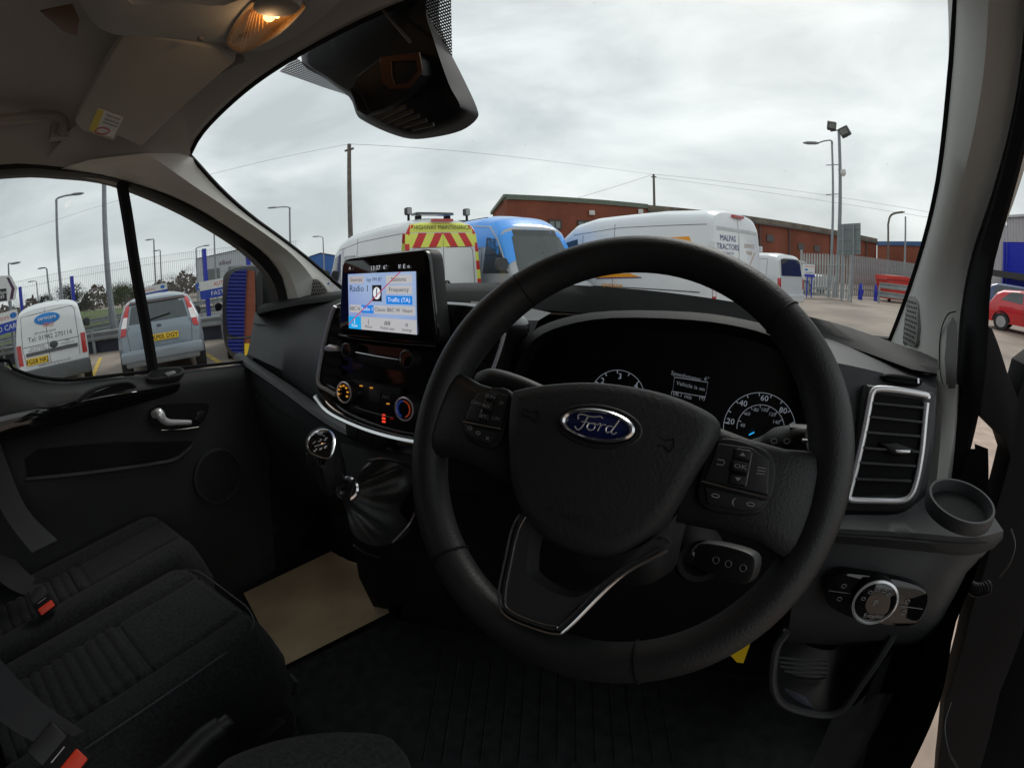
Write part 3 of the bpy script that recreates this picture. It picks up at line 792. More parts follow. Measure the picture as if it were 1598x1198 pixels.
# right vent, mostly behind the rim
rv = [(733, 508), (790, 520), (770, 600), (700, 600)]
MB().plate(pq(sfr, rv, .001), sfr, .003, 0, .0).build('vent_opening', m_black, dash)
strip([(736, 508), (724, 515), (710, 545), (698, 575), (690, 600)], sfr, .006, .004, 'chrome_trim', m_silver, dash)
strip([(787, 520), (780, 545), (768, 580)], sfr, .006, .003, 'chrome_trim', m_silver, dash)
for i in range(5):
    MB().bar(fp(sfr, *loc2(sfr, 735 - i * 8, 522 + i * 15, .006), .006), fp(sfr, *loc2(sfr, 783 - i * 5, 528 + i * 15, .006), .006), .003, .012).build('vent_slat', m_dark, dash)
# radio panel and knobs
MB().plate(pq(sfr, [(548, 548), (628, 561), (628, 580), (550, 566)], .012), sfr, .012, .002, 0).build('radio_panel', m_dark, dash)
strip([(553, 549), (590, 556), (622, 561)], sfr, .0135, .0012, 'radio_trim', m_chrome, dash)
def knob(px, py, rpx, h, nm, ring, parent, base=0., face=None):
    c = loc2(sfr, px, py, base + h); e = loc2(sfr, px, py - rpx, base + h); r = abs(e[1] - c[1])
    fr = (fp(sfr, *c), *sfr[1:])
    k = MB().lathe([(r * 1.08, base), (r * 1.05, base + h * .85), (r, base + h), (r * .82, base + h)], fr, 28).build(nm, m_dark, parent)
    MB().lathe([(r * 1.0, base + h * .98), (r * 1.02, base + h * 1.06), (r * .9, base + h * 1.08), (r * .84, base + h * .98)], fr, 28, False).build('knob_ring', ring, k)
    MB().lathe([(r * .86, base + h * .9), (r * .8, base + h * 1.0), (r * .1, base + h * 1.02)], fr, 24).build('knob_face', face or m_gloss, k)
    return k, fr, r
knob(540, 546, 11, .02, 'volume_knob', mat('knob_ring_grey', (.2, .2, .2), .3, .8), dash)
knob(634, 560, 14, .02, 'tuning_knob', MATS['knob_ring_grey'], dash)
# climate panel
MB().plate(pq(sfr, [(545, 592), (622, 606), (622, 640), (600, 656), (545, 640)], .008), sfr, .008, .002, 0).build('climate_panel', m_dark, dash)
k1, kf1, kr1 = knob(537, 612, 17, .024, 'fan_knob', m_silver, dash)
for i in range(7):
    a = rad(-30 + i * 38)
    MB().box((kr1 * .62 * math.cos(a), kr1 * .62 * math.sin(a), .0268), (.004, .003, .001), fr=kf1).build('level_mark', m_amber, k1)
k2, kf2, kr2 = knob(631, 638, 19, .024, 'temperature_knob', m_silver, dash)
mb = MB().tube([fp(kf2, kr2 * .66 * math.cos(rad(a)), kr2 * .66 * math.sin(rad(a)), .0262) for a in range(-70, 91, 10)], .0012, 5).build('warm_arc', mat('warm_arc_red', (.5, .05, .02), .4, emit=(1, .12, .02), estr=.12), k2)
MB().tube([fp(kf2, kr2 * .66 * math.cos(rad(a)), kr2 * .66 * math.sin(rad(a)), .0262) for a in range(90, 251, 10)], .0012, 5).build('cool_arc', mat('cool_arc_blue', (.03, .08, .4), .4, emit=(.05, .2, 1), estr=.1), k2)
for x, y in ((563, 602), (579, 605), (605, 630)):
    MB().plate(pq(sfr, [(x - 2, y - 1.2), (x + 2, y - .8), (x + 2, y + 1), (x - 2, y + .7)], .0095), sfr, .0095, 0, .0075).build('indicator_lamp', m_amber, dash)
for i in range(3):
    y = 646 + i * 5
    MB().plate(pq(sfr, [(596, y), (600.5, y + .8), (600.5, y + 3.6), (596, y + 2.8)], .0095), sfr, .0095, 0, .0075).build('heater_lamp', m_redglow, dash)
MB().plate(pq(sfr, [(575, 606), (592, 609), (590, 629), (574, 625)], .011), sfr, .011, .002, .004).build('centre_button', m_dash, dash)
for x, y, s_ in ((566, 612, 'A/C'), (608, 619, 'MAX'), (562, 634, 'OFF')): ptext(s_, x, y, 7, m_grey_print, dash, sfr, .0095)
strip([(556, 636), (590, 646), (612, 651)], sfr, .0095, .0008, 'button_line', MATS['knob_ring_grey'], dash)
# blank switch row and open tray under the stack
MB().plate(pq(sfr, [(538, 661), (600, 680), (604, 692), (590, 702), (540, 680)], .004), sfr, .004, .003, -.03).build('switch_row', m_dark, dash)
for x in (555, 578): strip([(x + 4, 667 + (x - 555) * .28), (x, 688 + (x - 555) * .28)], sfr, .0045, .0009, 'switch_joint', m_black, dash)
MB().grid([resample(cr([at(x, y, 'Y', v) for x, y, v in r], 3), 10) for r in (
    [(530, 690, .60), (600, 706, .58), (680, 712, .56)], [(540, 730, .56), (600, 735, .54), (680, 735, .52)], [(545, 800, .52), (600, 800, .50), (680, 800, .48)], [(560, 900, .60), (620, 920, .58), (690, 930, .56)], [(590, 960, .85), (640, 960, .85), (700, 960, .85)])]).build('centre_console', m_black, dash)
# grey tray panel to the right of the screen, hazard button
MB().grid([[at(x, y, 'Y', v) for x, y, v in r] for r in ([(672, 470, .93), (740, 478, .91), (800, 486, .88)], [(672, 506, .84), (740, 508, .82), (790, 510, .80)])]).build('tray_floor', mat('tray_grey', (.16, .165, .165), .5, var=.05), dash)
hz = frame(at(742, 488, 'Y', .80), (0, -1, .5))
hb = MB().plate(pq(hz, [(728, 492), (735, 482), (760, 482), (766, 488), (758, 496), (732, 496)]), hz, .02, .004, -.02).build('hazard_button', m_gloss, dash)
MB().tube([fp(hz, *loc2(hz, *p, .021), .021) for p in ((735, 491), (741, 485), (746, 491))], .0007, 4, True).build('hazard_symbol', mat('hazard_red', (.5, .06, .02), .4, emit=(1, .2, .05), estr=.25), hb)

# ------------------------------------------------------------------ right end: vent, thumb wheel, cup holder, light switch, cubby
rfr = frame(at(1395, 690, 'Y', .675), (-.02, -1, .28))
sur = [(1352, 600), (1456, 612), (1462, 622), (1450, 700), (1434, 770), (1420, 796), (1400, 800), (1312, 798), (1318, 770), (1335, 700), (1346, 630)]
MB().plate(pq(rfr, sur), rfr, .006, .006, -.05).build('vent_surround', m_dash, dash)
ven = [(1366, 614), (1440, 623), (1437, 690), (1425, 750), (1410, 772), (1330, 773), (1338, 735), (1352, 680), (1360, 635)]
MB().plate(pq(rfr, ven, .007), rfr, .0072, 0, .004).build('vent_opening', m_black, dash)
vf = [(1384, 607), (1364, 609), (1358, 622), (1349, 678), (1337, 730), (1322, 777)]
MB().tube(cr([fp(rfr, *loc2(rfr, x, y, .012), .012) for x, y in [(1448, 622), (1444, 616), (1400, 608.5), (1370, 606.5), (1362, 612), (1358, 626), (1348, 678), (1336, 730), (1326, 768), (1325, 777), (1332, 780), (1370, 781), (1405, 781), (1420, 774), (1429, 755), (1438, 710), (1443, 660), (1445.5, 636), (1446.5, 628)]], 4), .0044, 10, sx=.9).build('chrome_vent_frame', m_silver, dash)
for i, (a, b) in enumerate((((1363, 629), (1439, 636)), ((1358, 650), (1437, 658)), ((1353, 674), (1434, 680)), ((1347, 698), (1432, 704)), ((1342, 721), (1427, 726)), ((1335, 746), (1420, 749)))):
    MB().bar(fp(rfr, *loc2(rfr, *a, .010), .010), fp(rfr, *loc2(rfr, *b, .010), .010), .003, .014, up=rfr[3]).build('vent_slat', m_dash, dash)
MB().plate(pq(rfr, [(1374, 692), (1400, 690), (1427, 700), (1428, 706), (1410, 712), (1392, 710)], .02), rfr, .02, .005, .008).build('vent_tab', m_dark, dash)
MB().plate(pq(rfr, [(1397, 701.5), (1421, 702), (1420, 706.5), (1399, 706)], .0205), rfr, .022, .001, .018).build('tab_insert', m_silver, dash)
tw = frame(at(1408, 591, 'Y', .735), (0, -1, .3))
MB().plate(pq(tw, [(q.x, q.y) for q in cr([Vector((x, y, 0)) for x, y in ((1377, 584), (1400, 583), (1436, 590), (1439, 598), (1430, 603), (1400, 599), (1380, 594))], 3, True)], .006), tw, .012, .006, 0).build('vent_thumbwheel', m_black, dash)
MB().plate(pq(tw, [(1432, 590), (1434.5, 590.5), (1434.5, 598), (1432, 598)], .013), tw, .0135, 0, .011).build('wheel_mark', m_silver, dash)
# shelf and cup holder
shf = [[(1250, 806, .62), (1330, 803, .61), (1400, 802, .61), (1436, 780, .645), (1468, 748, .72)],
       [(1250, 815, .59), (1335, 813, .58), (1420, 810, .58), (1470, 796, .60), (1540, 790, .62)],
       [(1245, 822, .57), (1340, 826, .555), (1440, 832, .545), (1520, 838, .54), (1566, 828, .56)],
       [(1245, 832, .565), (1340, 838, .55), (1440, 846, .54), (1520, 852, .54), (1565, 840, .56)],
       [(1250, 842, .58), (1340, 850, .57), (1440, 860, .56), (1510, 866, .57), (1550, 856, .60)]]
MB().grid([resample(cr([at(x, y, 'Y', v) for x, y, v in r], 4), 24) for r in shf]).build('side_shelf', m_dash, dash, sharp=60)
MB().tube(cr([at(x, y, 'Y', v) for x, y, v in [(1300, 832, .548), (1400, 838, .538), (1490, 846, .53), (1540, 846, .535)]], 5), .0008, 5).build('shelf_joint', m_black, dash)
cc = at(1501, 783, 'Z', 1.325)
cfr = frame(cc + Vector((0, 0, 0)), (.03, -.14, 1), (0, 1, 0))
ce = loc2(cfr, 1557, 800)
crad = math.hypot(*ce) * .90
MB().lathe([(crad * 1.02, -.013), (crad * 1.03, -.010), (crad * 1.03, -.004), (crad * 1.0, .003), (crad * .93, .003), (crad * .90, -.004), (crad * .89, -.0115), (crad * .5, -.012)], cfr, 40).build('cup_holder', m_dash, dash)
MB().lathe([(crad * .885, -.011), (crad * .4, -.0105)], cfr, 32).build('cup_holder_floor', m_black, dash)
# lower panel
lpn = [[(1240, 836, .60), (1330, 846, .585), (1430, 856, .58), (1500, 862, .585), (1548, 852, .61)],
       [(1238, 880, .585), (1330, 880, .575), (1420, 888, .57), (1480, 893, .58), (1508, 893, .60)],
       [(1235, 950, .575), (1320, 960, .565), (1400, 968, .56), (1452, 968, .57), (1470, 966, .60)],
       [(1230, 985, .59), (1310, 992, .58), (1385, 998, .58), (1425, 998, .59), (1444, 995, .62)],
       [(1225, 1000, .66), (1300, 1006, .66), (1375, 1008, .66), (1410, 1010, .66), (1428, 1010, .68)]]
MB().grid([resample(cr([at(x, y, 'Y', v) for x, y, v in r], 4), 24) for r in lpn]).build('lower_panel', m_dash, dash)
bfr = frame(at(1366, 936, 'Y', .556), (0, -1, .12))
bez = [(1287, 925), (1291, 905), (1302, 895), (1325, 892), (1400, 902), (1436, 914), (1448, 930), (1440, 958), (1425, 973), (1395, 975), (1340, 966), (1296, 946)]
MB().plate(pq(bfr, [(q.x, q.y) for q in cr([Vector((x, y, 0)) for x, y in bez], 3, True)]), bfr, .004, .003, -.03).build('light_switch_panel', m_gloss, dash)
ls_c = loc2(bfr, 1366, 940, .02); ls_e = loc2(bfr, 1366, 905, .02); lsr = ls_e[1] - ls_c[1]
lf = (fp(bfr, *ls_c), *bfr[1:])
ld = MB().lathe([(lsr, .0), (lsr, .018), (lsr * .9, .02), (lsr * .3, .0205)], lf, 32).build('light_switch_dial', m_gloss, dash)
MB().lathe([(lsr * 1.0, .017), (lsr * 1.03, .021), (lsr * .94, .0225), (lsr * .9, .019)], lf, 40, False).build('dial_ring', m_silver, ld)
for a in (165, 130, 100, 70, 45):
    MB().tube([fp(lf, lsr * .62 * math.cos(rad(a)) + .003 * math.cos(q), lsr * .62 * math.sin(rad(a)) + .002 * math.sin(q), .0215) for q in [i * math.pi / 4 for i in range(8)]], .0005, 4, True).build('light_symbol', m_grey_print, ld)
text_mesh('P', .013, (fp(lf, 0, 0, .0215), *lf[1:]), m_grey_print, ld)
text_mesh('Exterior', .009, (fp(lf, .004, -lsr * .6, .0215), *lf[1:]), m_grey_print, ld)
for x, y in ((1317, 914), (1310, 934), (1416, 938), (1410, 955)):
    c0 = loc2(bfr, x, y, .005)
    MB().tube([fp(bfr, c0[0] + .0035 * math.cos(q), c0[1] + .0028 * math.sin(q), .0052) for q in [i * math.pi / 4 for i in range(8)]], .0006, 4, True).build('switch_symbol', m_grey_print, dash)
for a, b in (((1293, 921), (1330, 926)), ((1405, 945), (1440, 950))): strip([a, b], bfr, .0052, .0006, 'switch_joint', MATS['knob_ring_grey'], dash)
# storage cubby
cub = [(1228, 985), (1212, 1010), (1206, 1055), (1212, 1085), (1232, 1103), (1275, 1114), (1305, 1112), (1325, 1096), (1345, 1066), (1370, 1030), (1394, 990)]
cp_ = cr([at(x, y, 'Y', .575) for x, y in cub], 4)
MB().tube(cp_, .007, 8).build('cubby_rim', m_dash, dash)
MB().grid([cp_, [p + Vector((0, .10, .01)) for p in cp_], [p.lerp(at(1300, 1020, 'Y', .69), .35) + Vector((0, .04, .01)) for p in [q + Vector((0, .09, 0)) for q in cp_]]]).build('cubby_wall', m_dark, dash)
for i in range(8):
    y0 = 1025 + i * 7
    MB().tube([at(1216, y0, 'Y', .64), at(1250, y0 + 4, 'Y', .65), at(1290, y0 + 6, 'Y', .66)], .002, 5).build('cubby_rib', m_dash, dash)
cb = frame(at(1245, 1085, 'Y', .60), (-.2, -1, .5))
MB().plate(pq(cb, [(1217, 1070), (1258, 1086), (1270, 1104), (1217, 1088)]), cb, .003, .001, 0).build('cubby_label', mat('label_violet', (.06, .06, .09), .4), dash)
# knee panel and column shroud under the wheel
MB().grid([resample(cr([at(x, y, 'Y', v) for x, y, v in r], 3), 14) for r in (
    [(650, 760, .66), (800, 770, .68), (1000, 780, .68), (1250, 800, .63)], [(640, 850, .64), (800, 860, .64), (1000, 880, .64), (1235, 900, .60)], [(630, 940, .68), (800, 950, .68), (1000, 980, .68), (1225, 1000, .66)], [(620, 1000, .95), (800, 1020, .95), (1000, 1040, .95), (1210, 1060, .95)])]).build('knee_panel', m_black, dash)
# ================================================================== steering wheel
WC = Vector((-.101, .3618, 1.405))
wn_ = Vector((-.007, -.8656, .5007)).normalized()
ROT = rad(-9)
wfr = frame(WC, wn_, roll=ROT)
wfr0 = frame(WC, wn_)
sw = thing('steering_wheel', 'black leather steering wheel with oval blue badge and button pods in front of the dials', 'steering wheel', WC)
RM, rM = .1775, .0172
def rimpt(a, dr=0, h=0): return fp(wfr, (RM + dr) * math.cos(a), (RM + dr) * math.sin(a), h)
N = 96; rings = []
for i in range(N):
    a = 2 * math.pi * i / N; ad = math.degrees(a)
    g = 1.0 + .13 * sum(math.exp(-((ad - c + 180) % 360 - 180) ** 2 / (2 * 15 ** 2)) for c in (25, 155))   # thumb grips
    ring = []
    for k in range(16):
        b = 2 * math.pi * k / 16
        ring.append(rimpt(a, rM * g * math.cos(b), rM * 1.08 * g * math.sin(b)))
    rings.append(ring)
mb = MB(); mb.rings(rings, closed=True); mb.build('rim', m_leather, sw)
for ad in (52, 138, 233, 298):
    a = rad(ad); 
    pts = [rimpt(a, rM * 1.03 * math.cos(b), rM * 1.1 * math.sin(b)) for b in [2 * math.pi * k / 24 for k in range(24)]]
    MB().tube(pts, .0011, 5, True).build('rim_seam', m_black, sw)
# side and lower spokes: hub carrier with rounded lofts out to the rim
def spoke(sec, nm, m):
    rings = []
    for (x, y, hw, t, h, dx, dy) in sec:   # centre, half width across, thickness, height, across-direction
        d = Vector((dx, dy)).normalized()
        ring = []
        for k in range(16):
            b = 2 * math.pi * k / 16
            cx = math.copysign(abs(math.cos(b)) ** .6, math.cos(b)) * hw; cz = math.copysign(abs(math.sin(b)) ** .8, math.sin(b)) * t
            ring.append(fp(wfr, x + d.x * cx, y + d.y * cx, h + cz))
        rings.append(ring)
    return MB().rings(rings).build(nm, m, sw)
for s, cy_ in ((-1, -.020), (1, -.003)):
    spoke([(s * .070, cy_, .040, .014, .004, 0, 1), (s * .105, cy_, .036, .014, .008, 0, 1), (s * .135, cy_, .036, .013, .008, 0, 1), (s * .158, cy_ - .001, .042, .013, .004, 0, 1), (s * .174, cy_ - .002, .054, .010, .0, 0, 1)], 'side_spoke', m_leather)
# airbag cover
pad = [(-.0885, .010), (-.0840, .0190), (-.0465, .0335), (-.0103, .0425), (.0312, .0460), (.0628, .0430), (.0800, .0365), (.0828, .0225), (.0746, -.0089), (.0660, -.0428), (.0499, -.0690), (.0263, -.0867), (-.0102, -.0904), (-.0401, -.0810), (-.0610, -.0606), (-.0745, -.0318)]
padp = [(q.x, q.y) for q in cr([Vector((x, y, 0)) for x, y in pad], 4, True)]
def padh(x, y):
    h = .040 - .9 * x * x
    yy = y - .1 * x
    if yy > -.016: h += -.006 * ((yy - .005) / .04) ** 2 + .004
    else: h += .002 - .20 * (-.016 - yy)
    return h
n = len(padp); cx, cy = 0, -.02
rings = [[fp(wfr, x, y, -.004) for x, y in padp], [fp(wfr, x, y, max(.018, padh(x, y) - .012)) for x, y in padp]]
for q in (.965, .92, .82, .68, .52, .36, .2, .08):
    rings.append([fp(wfr, cx + (x - cx) * q, cy + (y - cy) * q, padh(cx + (x - cx) * q, cy + (y - cy) * q) - (.004 if q > .95 else 0)) for x, y in padp])
MB().rings(rings).build('airbag_cover', mat('airbag_plastic', (.028, .029, .0305), .55, var=.1, bump=.6, bscale=300, spec=.4), sw, sharp=60)
# oval badge
b0 = (fp(wfr, -.0028, .0055, padh(0, .0055) - .001), *frame(WC, wn_, roll=ROT + rad(7))[1:])
bd = MB().hoop(ellipse(.0290, .0122, 48), ellipse(.0250, .0094, 48), b0, .006, -.002, .0015).build('badge', m_chrome, sw)
MB().hoop(ellipse(.034, .0165, 48), ellipse(.0290, .0122, 48), b0, .0015, -.004, .001).build('badge_surround', m_leather, sw)
MB().plate(ellipse(.0252, .0096, 48), b0, .0025, 0, -.002, True, .003).build('badge_field', mat('badge_blue', (.010, .018, .105), .12, coat=.8, var=.05), bd)
# script lettering drawn as strokes
def stroke(pts, r=.0005, nm='badge_script'):
    P = [fp(b0, x * .00074, y * .00070, .0052 - 1.2 * ((x * .00074) ** 2)) for x, y in pts]
    MB().tube(cr(P, 4), r, 5).build(nm, m_silver, bd)
stroke([(-22, -5), (-19, -8), (-16, -7), (-13, -1), (-11, 6), (-9, 8)], .0006)           # F stem
stroke([(-20, 3), (-21, 7), (-17, 9), (-11, 8), (-4, 8), (2, 9.5), (5, 8)], .0006)         # F bar
stroke([(-16, 1), (-12, 1.5), (-8, 1)])
stroke([(-4, 1), (-8, 0), (-9, -4), (-6, -6.5), (-2, -5), (-1, -1), (-4, 1), (-1, 1), (2, 0)])   # o
stroke([(2, 1.5), (4, 2), (4, -1), (2.5, -6)]); stroke([(4, -1), (7, 1.5), (10, 1.5)])                # r
stroke([(17, 1), (13, 1), (10.5, -2), (12, -6), (15.5, -4.5), (18, 0)]); stroke([(22, 9), (18, 0), (16.5, -5), (19, -6.5), (22, -4)])   # d
# embossed horn marks and airbag word
for s in (-1, 1):
    c0 = (fp(wfr, (-.058, .050)[s > 0], (-.0005, .0076)[s > 0], padh(.054, .0036) + .0006), *wfr[1:])
    MB().tube([fp(c0, x, y, 0) for x, y in ((-.008, -.003), (-.002, -.002), (.004, -.005), (.006, 0), (.004, .005), (-.002, .002), (-.008, .003))], .0006, 4, True).build('horn_mark', m_black, sw)
text_mesh('AIRBAG', .011, (fp(wfr, -.0016, -.0635, padh(0, -.0635) + .0008), *wfr[1:]), mat('emboss', (.028, .029, .030), .45), sw, 'embossed_word')
# button pods
def pod(s):
    fr = (fp(wfr, (-.108, .107)[s > 0], (-.0117, .0007)[s > 0], .0205), *[q * k for q, k in zip(frame(WC, wn_, roll=ROT + rad(2 if s < 0 else 6))[1:], ((.86, .70, 1) if s < 0 else (1.14, .70, 1)))])
    out = [(-.019 * s, .036), (.006 * s, .037), (.020 * s, .026), (.024 * s, .0), (.020 * s, -.026), (.008 * s, -.036), (-.019 * s, -.036), (-.026 * s, -.01)]
    op = [(q.x, q.y) for q in cr([Vector((x, y, 0)) for x, y in out], 4, True)]
    p = MB().plate(op, fr, .004, .003, -.012).build('button_pod', m_dark, sw)
    up = [(-.0225 * s, -.009), (-.018 * s, .032), (.004 * s, .033), (.017 * s, .023), (.0205 * s, -.012)]
    MB().plate(up, fr, .0065, .0015, .002).build('button_face', mat('button_black', (.022, .022, .023), .45, var=.1), p)
    lo = [(-.0215 * s, -.014), (.020 * s, -.017), (.017 * s, -.026), (.007 * s, -.032), (-.017 * s, -.032)]
    MB().plate(lo, fr, .006, .0015, .002).build('button_face', MATS['button_black'], p)
    MB().tube([fp(fr, -.0235 * s, -.010, .0068), fp(fr, -.004 * s, -.0125, .0076), fp(fr, .0215 * s, -.0148, .0068)], .0011, 6).build('chrome_bar', m_chrome, p)
    MB().plate(rrect(.013, .038, .002, 2, -.001 * s, .011), fr, .007, .001, .004).build('rocker_well', m_gloss, p)
    for yy in (.024, .011, -.002):
        MB().plate(rrect(.0115, .0105, .002, 2, -.001 * s, yy), fr, .0098 if yy == .011 else .0082, .0012, .005).build('rocker', m_dark, p)
    def tx(b, x, y, z=.0075, sz=.0058): text_mesh(b, sz, (fp(fr, x, y, z), *fr[1:]), m_grey_print, p)
    def ring(x, y, r=.0026):
        MB().tube([fp(fr, x + r * math.cos(q), y + r * .7 * math.sin(q), .0068) for q in [i * math.pi / 4 for i in range(8)]], .0004, 4, True).build('symbol', m_grey_print, p)
    if s < 0:
        tx('SET+', .001, .024, .0087); tx('RES', .001, .011, .0103); tx('SET-', .001, -.002, .0087); tx('CAN', -.0135, .012); tx('LIM', .0145, .0)
        tx(')0', .0145, .02)
        ring(-.011, -.020); ring(.0, -.023); tx('x', .012, -.025, .0066, .009)
    else:
        MB().plate([(-.003, .0225), (.001, .0225), (-.001, .026)], fr, .0088, 0, .0083).build('symbol', m_grey_print, p)
        MB().plate([(-.001, -.0035), (.001, 0), (-.003, 0)], fr, .0088, 0, .0083).build('symbol', m_grey_print, p)
        tx('OK', -.001, .011, .0103)
        MB().tube([fp(fr, x, y, .0068) for x, y in ((-.0165, .015), (-.0125, .015), (-.0115, .0125), (-.0125, .010), (-.0165, .010))], .0004, 4).build('symbol', m_grey_print, p)
        for k in (0, 1, 2): MB().tube([fp(fr, .010, .014 - k * .003, .0068), fp(fr, .0155, .014 - k * .003, .0068)], .0004, 4).build('symbol', m_grey_print, p)
        ring(-.013, -.022); tx('(', -.001, -.024, .0066, .009); ring(.010, -.024); 
pod(-1); pod(1)
# lower spoke: U with chrome edges
uo = [(-.046, -.070), (-.0490, -.0931), (-.0462, -.1164), (-.0395, -.1500), (-.028, -.1610), (.0, -.1600), (.0175, -.1560), (.0235, -.1484), (.0455, -.0968), (.0730, -.0640), (.060, -.058), (.036, -.098), (.0204, -.1200), (.0023, -.1248), (-.0200, -.1215), (-.0258, -.114), (-.0312, -.0933), (-.030, -.070)]
rings = []
up_ = [(q.x, q.y) for q in cr([Vector((x, y, 0)) for x, y in uo], 3, True)]
def uh(y): return .018 + (.10 + y) * .12 if y > -.10 else .018
mb = MB(); n = len(up_)
A = [fp(wfr, x, y, -.004) for x, y in up_]; Bq = [fp(wfr, x, y, uh(y)) for x, y in inset(up_, .002)]
mb.add(A + Bq, [(i, (i + 1) % n, n + (i + 1) % n, n + i) for i in range(n)] + [tuple(range(n, 2 * n))]).build('lower_spoke', mat('spoke_satin', (.045, .045, .047), .35, var=.05, spec=.4), sw, sharp=50)
for off, r in ((0, .0012), (.006, .0008)):
    pts = [(-.0470 + off, -.078), (-.0495 + off, -.0931), (-.0465 + off, -.1164), (-.0400 + off, -.1490 + off * .3), (-.028 + off * .5, -.1615 + off), (.0, -.1605 + off), (.0175 - off * .5, -.1565 + off), (.024 - off, -.1484), (.046 - off, -.0968), (.0735 - off, -.0640)]
    MB().tube(cr([fp(wfr, x, y, uh(y) + .001) for x, y in pts], 5), r, 6).build('chrome_edge', m_chrome, sw)
hubc = MB().lathe([(.050, -.09), (.052, -.02), (.058, -.004), (.05, .01)], (fp(wfr, 0, -.025), *wfr[1:]), 28).build('hub_back', m_dark, sw)

# ================================================================== steering column with stalks and ignition
colm = thing('steering_column', 'black steering column shroud behind the wheel with stalks and ignition key barrel', 'steering column', WC - wn_ * .1)
MB().plate(rrect(.11, .10, .03, 5, 0, -.07), wfr0, -.07, .02, -.30).build('shroud', m_dark, colm)
def limb(pxs, rs, nm, sx=1., m=m_dark):
    return MB().tube(cr([at(x, y, 'Y', v) for x, y, v in pxs], 4), resample([Vector((r, 0, 0)) for r in rs], (len(pxs) - 1) * 4 + 1) and [q.x for q in resample([Vector((r, i, 0)) for i, r in enumerate(rs)], (len(pxs) - 1) * 4 + 1)], 12, sx=sx).build(nm, m, colm)
m_stalk = mat('stalk_plastic', (.022, .022, .022), .5, var=.1, bump=.3, bscale=400)
limb([(752, 594, .455), (770, 592, .45), (800, 597, .45), (840, 612, .45), (900, 640, .455)], [.011, .0125, .010, .009, .012], 'wiper_stalk', 1., m_stalk)
s2_ = limb([(1262, 684, .40), (1240, 686, .405), (1215, 690, .42), (1190, 700, .43), (1120, 720, .44)], [.0105, .013, .0135, .011, .012], 'indicator_stalk', 1., m_stalk)
MB().bar(at(1232, 668, 'Y', .405), at(1263, 670, 'Y', .405), .010, .005).build('stalk_lever', m_dark, colm)
MB().bar(at(1252, 687, 'Y', .388), at(1260, 687.5, 'Y', .388), .003, .002).build('stalk_mark', m_white, s2_)
for x in (1208, 1228): MB().tube([at(x + 5 * math.cos(q), 688 + 4 * math.sin(q), 'Y', .392) for q in [i * math.pi / 4 for i in range(8)]], .0005, 4, True).build('stalk_symbol', m_grey_print, s2_)
kf = frame(at(1092, 872, 'Y', .47), (.25, -1, .15))
MB().lathe([(.030, -.04), (.032, -.005), (.026, .006), (.020, .004), (.018, -.02)], kf, 24).build('ignition_barrel', m_black, colm)
MB().lathe([(.011, -.002), (.012, .006), (.010, .008), (.006, .003)], (kf[0] + Vector((.0, 0, .012)), *kf[1:]), 24, False).build('ignition_ring', m_chrome, colm)
key = thing('ignition_key', 'black remote key fob plugged into the ignition barrel', 'key', at(1110, 872, 'Y', .44))
a, b = at(1090, 862, 'Y', .43), at(1180, 888, 'Y', .405)
ax_ = (b - a).normalized(); kn = Vector((0, -1, .35)).normalized(); kn = (kn - ax_ * kn.dot(ax_)).normalized()
kfr = (a.lerp(b, .5), ax_, kn.cross(ax_), kn)
L = (b - a).length
MB().plate([(q.x, q.y) for q in cr([Vector((x, y, 0)) for x, y in ((-L / 2, .010), (-L * .2, .016), (L * .3, .0165), (L / 2, .010), (L / 2, -.010), (L * .3, -.0165), (-L * .2, -.016), (-L / 2, -.010))], 3, True)], kfr, .008, .004, -.008).build('fob', m_stalk, key)
for x in (-.008, .006, .022): MB().tube([fp(kfr, x + .0035 * math.cos(q), .0035 * math.sin(q), .0085) for q in [i * math.pi / 4 for i in range(8)]], .0005, 4, True).build('button_symbol', m_grey_print, key)
yt = thing('yellow_tag', 'small yellow tag showing just under the wheel rim', 'tag', at(1155, 1020, 'Y', .50))
yq = [at(x, y, 'Y', .50) for x, y in ((1140, 1022), (1172, 1000), (1160, 1034), (1150, 1033))]
MB().add(yq + [p + Vector((0, .004, 0)) for p in yq], [(0, 1, 2, 3), (7, 6, 5, 4), (0, 4, 5, 1), (1, 5, 6, 2), (2, 6, 7, 3), (3, 7, 4, 0)]).build('card', mat('tag_yellow', (.75, .48, .01), .5), yt)

# ================================================================== touchscreen
ts = thing('touchscreen', 'lit tablet style touchscreen showing the radio page on the dashboard', 'screen', at(605, 530, 'Y', .57))
so = at(600, 462, 'Y', .575)
tf = frame(so, (.03, -1, .05), roll=0)
cor = [loc2(tf, *p) for p in ((544, 428), (650, 423.5), (652, 522), (546, 512))]
bx = [loc2(tf, *p) for p in ((534, 404), (668, 388), (683, 536), (528, 521))]
bw = (abs(bx[1][0] - bx[0][0]) + abs(bx[2][0] - bx[3][0])) / 2; bh = (abs(bx[1][1] - bx[2][1]) + abs(bx[0][1] - bx[3][1])) / 2
bcx = sum(p[0] for p in bx) / 4; bcy = sum(p[1] for p in bx) / 4
bpoly = []
qd = [Vector((*p, 0)) for p in (bx[1], bx[0], bx[3], bx[2])]
for i in range(4):
    p = qd[i]; a_ = (qd[i - 1] - p).normalized() * .016; b_ = (qd[(i + 1) % 4] - p).normalized() * .016
    for t in (0, .25, .5, .75, 1): q = (p + a_) * (1 - t) ** 2 + p * 2 * t * (1 - t) + (p + b_) * t * t; bpoly.append((q.x, q.y))
MB().plate(bpoly, tf, .0, .004, -.03).build('bezel', m_gloss, ts)
MB().plate(inset(bpoly, -.0015), tf, -.005, .006, -.035).build('rear_shell', m_dark, ts)
m_scr = lambda n, c, e=.9: mat('screen_' + n, (.02, .02, .02), .15, emit=c, estr=e, var=0)
